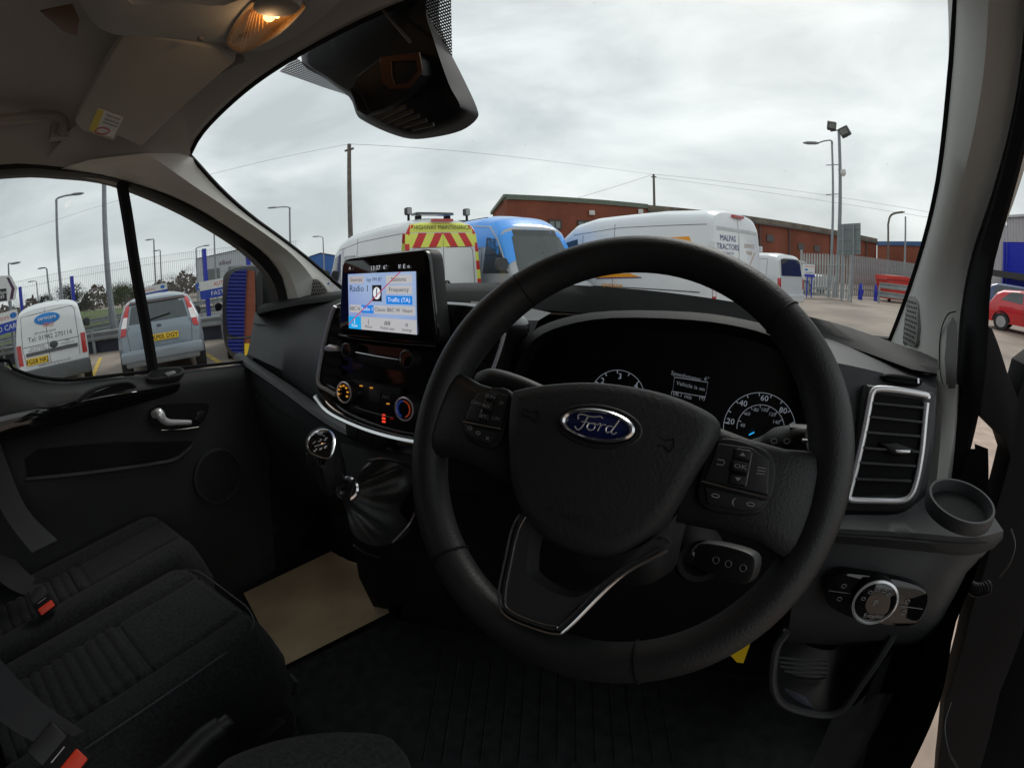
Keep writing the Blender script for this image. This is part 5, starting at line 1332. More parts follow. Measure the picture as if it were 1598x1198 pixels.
MB().add(pk, [tuple(range(6))]).build('door_pocket', mat('pocket_grey', (.045, .045, .048), .7), od)
mbp = []
cA, cB = at(1508, 905, 'X', .44), at(1545, 915, 'X', .46)
for i in range(120):
    t = i / 119; a = t * 2 * math.pi * 10
    p = cA.lerp(cB, t); mbp.append(p + Vector((.0, .010 * math.cos(a), .010 * math.sin(a) - .012 * math.sin(math.pi * t))))
MB().tube(mbp, .0022, 5).build('coiled_cable', m_dark, od)
MB().tube(cr([at(x, y, 'X', .47) for x, y in ((1578, 825), (1584, 850), (1575, 880), (1560, 900))], 4), .0015, 5).build('cable', m_dash, od)
MB().tube(cr([at(x, y, 'X', .45) for x, y in ((1484, 1095), (1474, 1130), (1480, 1170), (1496, 1200))], 4), .0015, 5).build('cable', m_dash, od)
# ================================================================== ground
def sstep(a, b, x):
    t = min(1, max(0, (x - a) / (b - a))); return t * t * (3 - 2 * t)
def gh_(x, y):
    """ground height: the yard rises gently to the right"""
    return .30 * sstep(-1, 4, x) * sstep(11, 19, y) + 1.2 * sstep(40, 160, math.hypot(x, y))
m_yard = mat('yard_tarmac', (.27, .22, .18), .75, var=.32, vscale=.45, bump=.6, bscale=60, detail=8)
rows = []
xs = [-900, -400, -200, -120, -80] + [-60 + 2 * i for i in range(61)] + [80, 120, 200, 400, 900]
ys = [-600, -200, -80, -40] + [-20 + 2 * i for i in range(51)] + [100, 140, 200, 320, 600, 1200]
MB().grid([[Vector((x, y, gh_(x, y))) for x in xs] for y in ys]).build('ground', m_yard)['kind'] = 'structure'

# ================================================================== vehicles
m_tyre = mat('tyre_rubber', (.022, .022, .023), .85, var=.15)
m_wheel = mat('alloy_wheel', (.42, .43, .45), .35, .8, var=.1)
m_glassv = mat('tinted_vehicle_glass', (.025, .03, .032), .06, var=.2, vscale=2, coat=.5)
m_glassl = mat('dark_vehicle_glass', (.045, .055, .058), .06, var=.3, vscale=2, coat=.5)
m_bump = mat('bumper_plastic', (.06, .062, .065), .65, var=.1)
m_seam = mat('panel_gap', (.06, .06, .065), .7)
m_tail = mat('tail_lamp_red', (.45, .02, .02), .2, coat=.5)
m_taillight = mat('tail_lamp_clear', (.75, .72, .72), .2, coat=.5)
m_plate = mat('number_plate_yellow', (.80, .52, .02), .4, var=.02)
m_ink = mat('black_print', (.015, .015, .018), .5)
def interp(tab, x):
    if x <= tab[0][0]: return tab[0][1]
    for (a, va), (b, vb) in zip(tab, tab[1:]):
        if x <= b: 
            t = (x - a) / (b - a) if b > a else 1
            return va + (vb - va) * t
    return tab[-1][1]
class Body:
    """vehicle body; local +X is forward, origin under the middle of the tail"""
    def __init__(s, top, bot, wid, lat, rr=.16, p=2.6):
        s.top, s.bot, s.wid, s.lat, s.rr, s.p = top, bot, wid, lat, rr, p
        s.L = top[-1][0]; s.x0 = top[0][0]
    def y(s, x, z):
        t, b = interp(s.top, x), interp(s.bot, x)
        w = interp(s.wid, x) * interp(s.lat, z)
        if z > t or z < b - .001: return 0
        rr = min(s.rr, (t - b) * .6)
        u = min(1, (t - z) / rr)
        return w * (1 - (1 - u) ** s.p) ** (1 / s.p)
    def rear(s, y, z, side=-1):
        lo, hi = (s.x0, s.L * .5) if side < 0 else (s.L, s.L * .5)
        n = 160
        prev = lo
        for i in range(n + 1):
            x = lo + (hi - lo) * (i / n) ** 1.5
            if s.y(x, z) >= abs(y) and interp(s.top, x) >= z:
                a, b = prev, x
                for _ in range(18):
                    m = (a + b) / 2
                    if s.y(m, z) >= abs(y) and interp(s.top, m) >= z: b = m
                    else: a = m
                return b
            prev = x
        return hi
    def mesh(s, nm, m, parent, nx=70, extra=()):
        xs = sorted(set([s.x0 + (s.L - s.x0) * i / nx for i in range(nx + 1)] + [q[0] for q in s.top] + [q[0] for q in s.wid] + list(extra)))
        rings = []
        for x in xs:
            t, b = interp(s.top, x), interp(s.bot, x)
            zs = [b + (t - s.rr - b) * i / 9 for i in range(9)]
            rr = min(s.rr, (t - b) * .6)
            zs = [b + (t - rr - b) * i / 9 for i in range(10)]
            half = [(s.y(x, z), z) for z in zs]
            for i in range(1, 11):
                a = math.pi / 2 * i / 10
                half.append((interp(s.wid, x) * interp(s.lat, t - rr * (1 - math.sin(a) ** (2 / s.p))) * max(0, math.cos(a)) ** (2 / s.p), t - rr + rr * math.sin(a) ** (2 / s.p)))
            ring = [Vector((x, -y, z)) for y, z in half] + [Vector((x, y, z)) for y, z in half[-2::-1]]
            rings.append(ring)
        mb = MB(); mb.rings(rings)
        return mb.build(nm, m, parent, False, sharp=32)
    def side_pt(s, x, z, sd, off): return Vector((x, sd * (s.y(x, z) + off), z))
    def end_pt(s, y, z, end, off): return Vector((s.rear(y, z, end) + end * off, y, z))
    def patch(s, kind, poly, off, m, nm, parent, sd=1, dens=6, thick=0.):
        """panel that follows the body. kind 'side': poly in (x,z); 'rear'/'front': poly in (y,z)"""
        P = []
        n = len(poly)
        for i in range(n):
            a, b = Vector(poly[i]), Vector(poly[(i + 1) % n])
            for k in range(dens): P.append(a.lerp(b, k / dens))
        c = sum(P, Vector((0, 0))) / len(P)
        f = (lambda q, o: s.side_pt(q.x, q.y, sd, o)) if kind == 'side' else (lambda q, o: s.end_pt(q.x, q.y, -1 if kind == 'rear' else 1, o))
        rings = [[f(q, -.03) for q in P]]
        for r in (1, .8, .6, .4, .2, .02): rings.append([f(c + (q - c) * r, off) for q in P])
        return MB().rings(rings, caps=False).build(nm, m, parent, False, sharp=30)
    def line(s, kind, pts, r, m, nm, parent, sd=1, off=.0, dens=5):
        P = []
        for a, b in zip(pts, pts[1:]):
            a, b = Vector(a), Vector(b)
            for k in range(dens): P.append(a.lerp(b, k / dens))
        P.append(Vector(pts[-1]))
        f = (lambda q: s.side_pt(q.x, q.y, sd, off)) if kind == 'side' else (lambda q: s.end_pt(q.x, q.y, -1 if kind == 'rear' else 1, off))
        return MB().tube([f(q) for q in P], r, 5).build(nm, m, parent, False)
    def text(s, kind, body, size, x, z, m, parent, sd=1, off=.006, rz=0., sx=1.):
        if kind == 'rear':
            o = s.end_pt(x, z, -1, off)
            nrm = (s.end_pt(x, z + .1, -1, 0) - s.end_pt(x, z - .1, -1, 0))
            up = nrm.normalized(); fr = (o, Vector((0, -1, 0)), up, Vector((-1, 0, 0)))
        else:
            o = s.side_pt(x, z, sd, off)
            up = (s.side_pt(x, z + .1, sd, 0) - s.side_pt(x, z - .1, sd, 0)).normalized()
            fr = (o, Vector((-sd, 0, 0)), up, Vector((0, sd, 0)))
        return text_mesh(body, size, fr, m, parent, world=False, sx=sx)
def wheels(root, B, xs, r, w, hw, arch=True):
    for x in xs:
        for sd in (-1, 1):
            fr = (Vector((x, sd * (hw - w), r)), Vector((1, 0, 0)), Vector((0, 0, 1)), Vector((0, sd, 0)))
            t = MB().lathe([(r * .62, 0), (r * .96, 0), (r, .03), (r, w - .03), (r * .96, w), (r * .66, w), (r * .62, w - .03)], fr, 28).build('wheel', m_tyre, root, False)
            MB().lathe([(r * .66, w - .012), (r * .60, w - .03), (r * .3, w - .02), (r * .12, w - .008)], fr, 24).build('rim', m_wheel, t, False)
            for k in range(5):
                a = 2 * math.pi * k / 5 + .3
                MB().bar(fp(fr, r * .12 * math.cos(a), r * .12 * math.sin(a), w - .01), fp(fr, r * .62 * math.cos(a), r * .62 * math.sin(a), w - .008), .05, .02, up=fr[3]).build('spoke', m_wheel, t, False)
            if arch:
                P = [Vector((x + r * 1.22 * math.cos(a), max(interp(B.bot, x), r + r * 1.2 * math.sin(a)))) for a in [math.pi * k / 12 for k in range(13)]]
                pts = [B.side_pt(q.x, q.y, sd, .004) for q in P]
                MB().add(pts, [tuple(range(13))]).build('wheel_arch', m_black, root, False)
def mirror(root, x, y, z, m, s=1.):
    for sd in (-1, 1):
        fr = (Vector((x, sd * y, z)), Vector((0, sd, 0)), Vector((0, 0, 1)), Vector((-1, 0, 0)))
        MB().plate([(q.x, q.y) for q in cr([Vector((a * s, b * s, 0)) for a, b in ((0, .03), (.05, .10), (.17, .09), (.19, -.02), (.15, -.09), (.03, -.07))], 3, True)], fr, .03, .01, -.08).build('door_mirror', m, root, False)
def plate_text(root, B, y, z, txt, w=.52, h=.115):
    x = B.end_pt(y, z, -1, .012).x - .01
    fr = (Vector((x, y, z)), Vector((0, -1, 0)), Vector((0, 0, 1)), Vector((-1, 0, 0)))
    p = MB().plate(rrect(w, h, .01, 2), fr, .008, .002, -.01).build('number_plate', m_plate, root, False)
    text_mesh(txt, h * .95, (fp(fr, 0, 0, .0095), *fr[1:]), m_ink, p, 'plate_lettering', world=False, bold=.002)

# ------------------------------------------------------------------ white highway maintenance van (rear three-quarter)
def paint(n, c, r=.22, coat=.7, var=.03): return mat(n, c, r, 0, var, 1.2, coat=coat)
p_white = paint('white_paint', (.72, .74, .75))
p_white2 = paint('cool_white_paint', (.76, .79, .82))
m_yel = mat('fluorescent_yellow', (.80, .85, .14), .5, var=.04)
m_chev = mat('reflective_red', (.62, .03, .03), .45, var=.05)
def big_van(nm, label, loc, rz, m, H, hood=True):
    B = Body(top=[(0, H * .30), (.01, H * .80), (.05, H * .93), (.10, H * .965), (.30, H * .985), (1.5, H), (3.6, H * .99), (4.2, H * .955), (4.6, H * .87), (5.05, 1.62), (5.25, 1.36), (5.75, 1.18), (5.92, 1.0), (5.98, .6)],
             bot=[(0, .42), (5.6, .30), (5.98, .36)], wid=[(0, .93), (.03, .96), (.12, .99), (4.6, .995), (5.3, .97), (5.7, .88), (5.9, .74), (5.98, .62)],
             lat=[(.3, .97), (.7, 1.0), (1.35, .995), (H * .62, .955), (H * .9, .88), (H, .84)], rr=.30, p=2.8)
    r = thing(nm, label, 'van', loc, rz)
    B.mesh('body', m, r)
    wheels(r, B, (1.05, 4.85), .345, .22, .985)
    B.patch('front', [(-.70, 1.50), (.70, 1.50), (.60, H * .84), (-.60, H * .84)], .006, m_glassv, 'windscreen', r)
    for sd in (-1, 1):
        B.patch('side', [(3.95, 1.36), (5.02, 1.36), (4.98, 1.50), (4.55, H * .76), (4.05, H * .79)], .006, m_glassv, 'door_window', r, sd)
        B.line('side', [(3.85, .5), (3.85, H * .82)], .007, m_seam, 'door_gap', r, sd)
        B.line('side', [(2.75, .5), (2.75, H * .90)], .007, m_seam, 'panel_gap', r, sd)
        B.line('side', [(.25, H * .70), (3.8, H * .70)], .007, m_seam, 'side_crease', r, sd)
        B.line('side', [(.2, H * .86), (2.6, H * .865), (4.2, H * .83)], .007, m_seam, 'roof_gutter', r, sd)
        B.line('side', [(.3, 1.02), (5.0, 1.0)], .012, m_bump, 'rub_strip', r, sd)
    mirror(r, 4.95, .98, 1.55, m_bump, 1.4)
    MB().plate(rrect(1.86, .22, .05, 3, 0, .50), (Vector((-.02, 0, 0)), Vector((0, -1, 0)), Vector((0, 0, 1)), Vector((-1, 0, 0))), .05, .02, -.1).build('rear_bumper', m_bump, r, False)
    B.line('rear', [(0, .62), (0, H * .93)], .006, m_seam, 'rear_door_gap', r)
    for sd in (-1, 1):
        B.patch('rear', [(sd * .955, .75), (sd * .955, 1.18), (sd * .86, 1.18), (sd * .86, .75)], .014, m_tail, 'tail_lamp', r)
    return r, B
r, B = big_van('highway_maintenance_van', 'white high roof van with red and yellow chevrons and HIGHWAY MAINTENANCE on its rear', (-6.05, 8.50, 0), rad(156), p_white, 2.66)
HV, HB = r, B
# fluorescent top board and chevron border
yb = B.patch('rear', [(-.77, 2.30), (.77, 2.30), (.72, 2.50), (-.72, 2.50)], .010, m_yel, 'lettering_board', r)
B.text('rear', 'HIGHWAY MAINTENANCE', .135, 0, 2.395, m_ink, yb, off=.035, sx=.85)
def clipy(P, a, b):
    for lim, sg in ((a, 1), (b, -1)):
        out = []
        for i in range(len(P)):
            p, q = Vector(P[i]), Vector(P[(i + 1) % len(P)])
            dp, dq = (p.x - lim) * sg, (q.x - lim) * sg
            if dp >= 0: out.append(tuple(p))
            if dp * dq < 0: out.append(tuple(p.lerp(q, dp / (dp - dq))))
        P = out
        if not P: return P
    return P
for sd in (-1, 1):     # slanting band under the board
    for i in range(-1, 6):
        y0 = .0 + i * .19
        P = clipy([(y0 + .17, 1.98), (y0 + .36, 1.98), (y0 + .19, 2.28), (y0, 2.28)], .005, .80)
        if len(P) >= 3: B.patch('rear', [(sd * x, z) for x, z in P], .009, m_chev if i % 2 == 0 else m_yel, 'chevron', r, dens=4)
for i in range(0):
    y0 = .84 - i * .21
    sl = -.10 if i < 4 else .10
    ymid = y0 - .105
    B.patch('rear', [(y0, 1.98), (y0 - .21, 1.98), (y0 - .21 + sl * .9, 2.28), (y0 + sl * .9, 2.28)] if abs(y0 + sl) < .86 and abs(y0 - .21 + sl) < .86 else [(max(-.84, min(.84, y0)), 1.98), (max(-.84, min(.84, y0 - .21)), 1.98), (max(-.80, min(.80, y0 - .21)), 2.28), (max(-.80, min(.80, y0)), 2.28)], .009, m_chev if i % 2 == 0 else m_yel, 'chevron', r, dens=4)
for sd in (-1, 1):     # blocks down both outer edges
    for k in range(7):
        z0 = 1.06 + k * .20
        a, b = [min(.93 - (z - 1.06) * .045, B.y(.10, z) - .015) for z in (z0, z0 + .2)]
        B.patch('rear', [(sd * a, z0), (sd * (a - .085), z0), (sd * (b - .085), z0 + .2), (sd * b, z0 + .2)], .009, m_yel if k % 2 else m_chev, 'chevron', r, dens=4)
        if k < 6: B.patch('side', [(.05, z0), (.13, z0 + .04), (.13, z0 + .24), (.05, z0 + .2)], .006, m_chev if k % 2 else m_yel, 'chevron', r, 1, dens=3)
for i in range(8):
    y0 = .80 - i * .2
    B.patch('rear', [(y0, .88), (y0 - .2, .88), (y0 - .2, 1.04), (y0, 1.04)], .009, m_chev if i % 2 else m_yel, 'chevron', r, dens=3)
for sd in (-1, 1):
    B.line('rear', [(sd * .06, 1.02), (sd * .70, 1.02), (sd * .76, 1.2), (sd * .74, 1.90), (sd * .68, 1.97), (sd * .06, 1.97)], .007, m_seam, 'door_pressing', r)
# star badge
o = B.end_pt(-.04, 1.18, -1, .012); sf = (o, Vector((0, -1, 0)), Vector((0, 0, 1)), Vector((-1, 0, 0)))
sb = MB().tube([fp(sf, .075 * math.cos(a), .075 * math.sin(a), .01) for a in [i * math.pi / 12 for i in range(24)]], .012, 6, True).build('star_badge', mat('badge_dark', (.05, .05, .055), .25, .9), r, False)
MB().plate(ellipse(.07, .07, 24), sf, .006, 0, -.004).build('badge_field', mat('badge_field_dark', (.02, .02, .022), .3), sb, False)
for k in range(3):
    a = math.pi / 2 + k * 2 * math.pi / 3
    MB().bar(fp(sf, 0, 0, .012), fp(sf, .07 * math.cos(a), .07 * math.sin(a), .012), .014, .008, up=sf[3]).build('star_arm', m_wheel, sb, False)
# tinted front side glass as in the photo, roof beacon bar and work lamps
B.patch('side', [(2.85, 1.36), (3.75, 1.36), (3.75, 2.02), (2.9, 2.0)], .007, mat('grey_side_glass', (.11, .12, .12), .08, coat=.5), 'load_window', r, 1)
B.patch('side', [(2.85, 1.36), (3.75, 1.36), (3.75, 2.02), (2.9, 2.0)], .007, MATS['grey_side_glass'], 'load_window', r, -1)
MB().box((.02, 0, 2.55), (.08, .5, .06)).build('high_brake_lamp', m_tail, r, False)
lb = MB().plate(rrect(.95, .30, .06, 4), (Vector((.42, 0, 2.64)), Vector((0, 1, 0)), Vector((-1, 0, 0)), Vector((0, 0, 1))), .12, .035, .06).build('beacon_bar', mat('beacon_grey', (.05, .055, .055), .3, coat=.4), r, False)
for sy in (-.36, .36): MB().box((.42, sy, 2.63), (.2, .06, .12)).build('beacon_foot', m_black, lb, False)
for sy in (-.74, .70):
    q = MB().plate(rrect(.13, .16, .03, 3), (Vector((.2, sy, 2.76)), Vector((0, -1, 0)), Vector((0, 0, 1)), Vector((-1, 0, 0))), .05, .015, -.06).build('work_lamp', m_bump, r, False)
    MB().plate(rrect(.10, .13, .025, 3), (Vector((.2, sy, 2.76)), Vector((0, -1, 0)), Vector((0, 0, 1)), Vector((-1, 0, 0))), .054, 0, .048).build('lamp_lens', mat('work_lens', (.35, .37, .37), .15), q, False)
    MB().box((.2, sy, 2.63), (.04, .04, .14)).build('lamp_stalk', m_black, q, False)

# ------------------------------------------------------------------ blue topped grey van (front three-quarter)
p_blue = paint('sky_blue_paint', (.03, .33, .95))
p_sil = paint('silver_paint', (.40, .42, .44))
bl_dir = Vector((.87, -.49))
BL = Vector((-8.85, 12.55, 0))
r, B = big_van('blue_topped_van', 'silver grey van with bright blue high roof parked behind the highway maintenance van', BL, rad(-29), p_sil, 2.78)
rt = MB()
# painted roof shell laid just over the body from gutter height up
xs = [.0 + 5.0 * i / 60 for i in range(61)]
rows = []
for x in xs:
    t = interp(B.top, x)
    zlo = 1.98 - .0 * x
    if x > 4.2: zlo = min(1.98 - (x - 4.2) * .55, t)
    row = []
    zz = [zlo + (t - .30 - zlo) * i / 5 for i in range(6)] if t - .30 > zlo else [min(t, zlo)] * 6
    half = [(B.y(x, min(z, t - .001)) + .006, z) for z in zz]
    for i in range(1, 9):
        a = math.pi / 2 * i / 8; z = t - .30 + .30 * math.sin(a) ** (2 / 2.8)
        z = max(z, zz[-1])
        half.append((B.y(x, min(z, t - .0005)) + .006 if i < 8 else 0, z + .006))
    rows.append([Vector((x, -y, z)) for y, z in half] + [Vector((x, y, z)) for y, z in half[-2::-1]])
rt.grid(rows).build('blue_roof', p_blue, r, False)
B.patch('front', [(-.80, 1.40), (.80, 1.40), (.66, 2.18), (-.66, 2.18)], .014, mat('screen_reflecting', (.035, .042, .042), .05, coat=.8), 'windscreen_outer', r)
for sd in (-1, 1):
    B.line('side', [(5.02, 1.40), (4.55, 2.10), (4.2, 2.42), (3.4, 2.52)], .018, p_sil if sd < 0 else p_sil, 'pillar_trim', r, sd, .008)
for k_, y_ in ((0, -.35), (1, .25)):
    B.line('front', [(y_, 1.43), (y_ + .42, 1.50)], .012, m_black, 'wiper', r, off=.03)
B.text('side', 'travel', .34, 3.15, 1.62, m_ink, r, sd=-1, off=.012)
for y0 in (-.6, .6): MB().bar((2.2, y0, 2.72), (3.6, y0, 2.70), .04, .04).build('roof_rail', m_black, r, False)
MB().bar((2.3, -.75, 2.75), (2.3, .75, 2.75), .05, .04).build('roof_bar', m_black, r, False)

# ------------------------------------------------------------------ white van with orange stripe
p_orange = mat('orange_vinyl', (.85, .34, .01), .4, var=.03)
m_navy = mat('navy_vinyl', (.05, .03, .20), .4, var=.03)
r, B = big_van('white_service_van', 'white high roof van with purple TRACTORS lettering on the rear and orange side stripe', (-.22, 10.3, 0), rad(150), p_white2, 2.72)
B.patch('side', [(.55, 1.98), (1.05, 1.98), (1.22, 2.09), (.62, 2.11)], .007, p_orange, 'orange_flash', r, 1)
B.patch('side', [(1.9, 1.26), (3.3, 1.20), (3.5, 1.26), (2.2, 1.33)], .007, p_orange, 'orange_flash', r, 1)
B.line('side', [(1.85, 1.25), (3.3, 1.185)], .012, m_navy, 'navy_line', r, 1, .006)
B.text('side', 'service', .24, 2.75, 1.04, p_orange, r, 1, off=.02)
B.text('rear', 'MALPAS', .165, .42, 2.09, m_navy, r); B.text('rear', 'TRACTORS', .165, .42, 1.92, m_navy, r); B.text('rear', 'THE BALE CO', .07, .42, 1.80, m_navy, r)
gold = mat('gold_vinyl', (.45, .30, .18), .45)
B.text('rear', 'SERVICE', .12, -.42, 1.98, gold, r); B.text('rear', 'VAN', .12, -.42, 1.84, gold, r)
B.line('rear', [(-.55, 1.42), (-.45, 1.60), (-.66, 1.86)], .012, gold, 'swoosh', r)
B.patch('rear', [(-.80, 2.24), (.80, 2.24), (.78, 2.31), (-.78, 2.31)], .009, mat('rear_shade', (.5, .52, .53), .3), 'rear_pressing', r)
MB().box((.03, 0, 2.56), (.07, .4, .05)).build('high_brake_lamp', m_tail, r, False)
for z in (1.02, 1.95):
    for sd in (-1, 1): MB().box((.03, sd * .93, z), (.12, .05, .12)).build('door_hinge', p_white2, r, False)
# wheel-arch pressing on the visible side
0 and B.line('side', [(1.05 + .68 * math.cos(a), .45 + .64 * math.sin(a)) for a in [math.pi * k / 10 for k in range(11)]], .03, p_white2, 'arch_lip', r, 1)

# ------------------------------------------------------------------ generic smaller van / cars
def car(nm, label, cat, loc, rz, m, top, bot, wid, lat, rr, axles, wr, hw, p=2.6, group=None):
    B = Body(top, bot, wid, lat, rr, p)
    r = thing(nm, label, cat, loc, rz, group)
    B.mesh('body', m, r)
    wheels(r, B, axles, wr, .20, hw)
    return r, B
# silver transporter van beyond, tail towards the yard
r, B = car('silver_panel_van', 'silver panel van parked beyond the white service van, tailgate glass showing', 'van', (1.45, 16.6, gh_(1.45, 16.6)), rad(148), paint('pale_silver', (.58, .60, .62)),
    [(0, .6), (.02, 1.2), (.10, 1.80), (.2, 1.90), (.5, 1.94), (3.2, 1.93), (3.6, 1.85), (4.2, 1.30), (4.35, 1.15), (4.8, 1.02), (4.9, .6)], [(0, .35), (4.9, .3)], [(0, .88), (.1, .94), (4.3, .95), (4.75, .82), (4.9, .7)], [(.3, .97), (.8, 1), (1.2, .99), (1.9, .86)], .2, (.95, 3.95), .33, .94)
B.patch('rear', [(-.74, 1.22), (.74, 1.22), (.68, 1.76), (-.68, 1.76)], .01, m_glassv, 'rear_window', r)
for sd in (-1, 1):
    B.patch('rear', [(sd * .92, .80), (sd * .92, 1.15), (sd * .80, 1.15), (sd * .80, .80)], .012, m_tail, 'tail_lamp', r)
    B.patch('side', [(3.0, 1.22), (4.05, 1.22), (3.6, 1.74), (3.05, 1.76)], .006, m_glassv, 'door_window', r, sd)
    B.line('side', [(.5, 1.2), (.5, 1.72), (1.5, 1.74), (2.6, 1.74), (2.6, .6)], .006, m_seam, 'panel_gap', r, sd)
MB().plate(rrect(1.7, .26, .05, 3, 0, .5), (Vector((-.02, 0, 0)), Vector((0, -1, 0)), Vector((0, 0, 1)), Vector((-1, 0, 0))), .05, .02, -.1).build('rear_bumper', MATS['pale_silver'], r, False)
# white pickup behind it
r, B = car('white_pickup', 'white pickup cab just showing between silver van and palisade gate', 'pickup', (4.6, 28.5, gh_(4, 28)), rad(140), p_white, [(0, .6), (.03, 1.10), (1.7, 1.12), (1.9, 1.70), (2.1, 1.80), (3.2, 1.80), (3.5, 1.72), (4.0, 1.2), (4.9, 1.08), (5.1, .6)], [(0, .4), (5.1, .35)], [(0, .85), (.1, .9), (4.6, .9), (5.1, .7)], [(.3, .97), (.9, 1), (1.15, .98), (1.8, .82)], .14, (1.0, 4.2), .37, .92)
for sd in (-1, 1): B.patch('side', [(1.98, 1.2), (3.7, 1.2), (3.4, 1.66), (2.12, 1.68)], .006, m_glassv, 'side_window', r, sd)

# ------------------------------------------------------------------ left car park: white small van, silver people carrier, dark red car, dark car
def axis(a): return rad(a)
r, B = car('small_white_van', 'small white van with blue oval logo and phone number on its rear doors', 'van', (-11.1, 1.60, 0), rad(169), p_white,
    [(0, .55), (.02, 1.05), (.07, 1.55), (.14, 1.74), (.25, 1.80), (.6, 1.84), (2.4, 1.82), (2.75, 1.74), (3.4, 1.15), (4.05, .98), (4.25, .8), (4.32, .5)], [(0, .30), (4.3, .28)], [(0, .78), (.06, .82), (.2, .84), (3.3, .85), (4.0, .76), (4.32, .55)], [(.3, .98), (.75, 1), (1.05, .99), (1.8, .82)], .2, (.75, 3.45), .30, .85)
p_bump = mat('faded_bumper', (.10, .105, .11), .7, var=.1)
MB().plate(rrect(1.66, .30, .05, 3, 0, .42), (Vector((-.02, 0, 0)), Vector((0, -1, 0)), Vector((0, 0, 1)), Vector((-1, 0, 0))), .06, .025, -.12).build('rear_bumper', p_bump, r, False)
B.line('rear', [(.06, .62), (.06, 1.70)], .006, m_seam, 'rear_door_gap', r)
B.line('rear', [(.62, .66), (.66, 1.0), (.62, 1.62), (-.56, 1.66), (-.62, 1.6), (-.64, 1.0), (-.62, .66)], .006, m_seam, 'door_edge', r)
B.line('rear', [(.66, 1.02), (-.66, 1.02)], .006, m_seam, 'door_crease', r)
for sd in (-1, 1):
    B.patch('rear', [(sd * .80, .68), (sd * .80, 1.08), (sd * .69, 1.08), (sd * .69, .68)], .012, m_tail, 'tail_lamp', r)
    B.patch('side', [(2.0, 1.08), (3.05, 1.08), (2.7, 1.6), (2.1, 1.62)], .006, m_glassl, 'door_window', r, sd)
B.patch('front', [(-.6, 1.12), (.6, 1.12), (.52, 1.66), (-.52, 1.66)], .006, m_glassv, 'windscreen', r)
mirror(r, 2.95, .84, 1.2, m_bump, 1.1)
B.patch('rear', [(.60, .83), (-.60, .83), (-.60, .90), (.60, .90)], .02, p_bump, 'number_plate_lamp_strip', r)
lgo = B.patch('rear', [(.02 + .30 * math.cos(a), 1.50 + .115 * math.sin(a)) for a in [i * math.pi / 9 for i in range(18)]], .009, mat('logo_blue', (.01, .20, .58), .4), 'oval_logo', r, dens=1)
B.text('rear', 'servicare', .115, .02, 1.52, m_white, lgo, off=.018)
B.text('rear', 'PRO', .125, .0, 1.375, mat('logo_red', (.6, .12, .08), .4), lgo, off=.018)
m_pink = mat('faded_lettering', (.18, .12, .16), .5)
B.text('rear', 'Tel: 01942 270114', .135, .0, 1.145, mat('phone_lettering', (.10, .09, .11), .5), r)
B.text('rear', 'call us for a quote', .07, .1, 1.255, m_pink, r)
for i, t in enumerate(('local  & friendly', 'bathrooms  & tiling', 'no job too small')): B.text('rear', t, .055, .32, .985 - i * .05, m_pink, r)
for i, t in enumerate(('FREE', 'estimates and', 'advice')): B.text('rear', t, .055, -.38, 1.0 - i * .05, m_pink, r)
MB().lathe([(.10, 0), (.09, .02), (.05, .03)], (B.end_pt(-.06, .97, -1, 0), Vector((0, -1.0, 0)), Vector((0, 0, .7)), Vector((-1, 0, 0))), 20).build('door_handle', m_bump, r, False)
plate_text(r, B, .36, .725, 'FG58 NKJ', .5, .13)
B.text('rear', 'www.servicarepro.co.uk', .075, -.02, .625, m_pink, r, off=.02)

p_cmax = paint('ice_blue_silver', (.20, .245, .29))
r, B = car('silver_people_carrier', 'pale blue silver people carrier with tall red tail lamps behind the window divider', 'car', (-9.15, 3.50, 0), rad(158), p_cmax,
    [(0, .55), (.02, .78), (.05, .95), (.12, 1.08), (.42, 1.46), (.55, 1.55), (.8, 1.60), (1.8, 1.62), (2.5, 1.55), (3.45, 1.02), (4.0, .92), (4.28, .72), (4.35, .45)], [(0, .40), (4.35, .28)], [(0, .72), (.04, .80), (.2, .88), (.6, .91), (3.4, .91), (4.0, .82), (4.35, .58)], [(.25, .96), (.65, 1), (.98, .97), (1.1, .93), (1.6, .70)], .16, (.75, 3.38), .32, .90)
B.patch('rear', [(-.60, 1.10), (.60, 1.10), (.53, 1.46), (-.53, 1.46)], .008, m_glassl, 'rear_window', r)
B.patch('rear', [(-.60, 1.455), (.60, 1.455), (.56, 1.505), (-.56, 1.505)], .03, mat('spoiler_dark', (.05, .03, .03), .3), 'spoiler_edge', r)
for sd in (-1, 1):
    tl = B.patch('rear', [(sd * .80, .90), (sd * .69, .92), (sd * .56, 1.50), (sd * .62, 1.53), (sd * .74, 1.2)], .014, m_tail, 'tail_lamp', r)
    B.patch('rear', [(sd * .775, 1.05), (sd * .66, 1.05), (sd * .625, 1.24), (sd * .715, 1.24)], .02, m_taillight, 'clear_section', tl)
    B.patch('rear', [(sd * .78, .50), (sd * .78, .57), (sd * .62, .57), (sd * .62, .50)], .03, m_tail, 'reflector', r)
    B.patch('side', [(.62, 1.12), (3.1, 1.05), (2.5, 1.46), (1.0, 1.50), (.75, 1.42)], .006, m_glassv, 'side_window', r, sd)
B.patch('front', [(-.7, 1.05), (.7, 1.05), (.58, 1.48), (-.58, 1.48)], .006, m_glassv, 'windscreen', r)
mirror(r, 2.75, .86, 1.08, m_bump, 1.0)
MB().plate(rrect(1.66, .20, .06, 3, 0, .52), (Vector((-.01, 0, 0)), Vector((0, -1, 0)), Vector((0, 0, 1)), Vector((-1, 0, 0))), .07, .03, -.12).build('rear_bumper', paint('bumper_silver', (.24, .28, .32)), r, False)
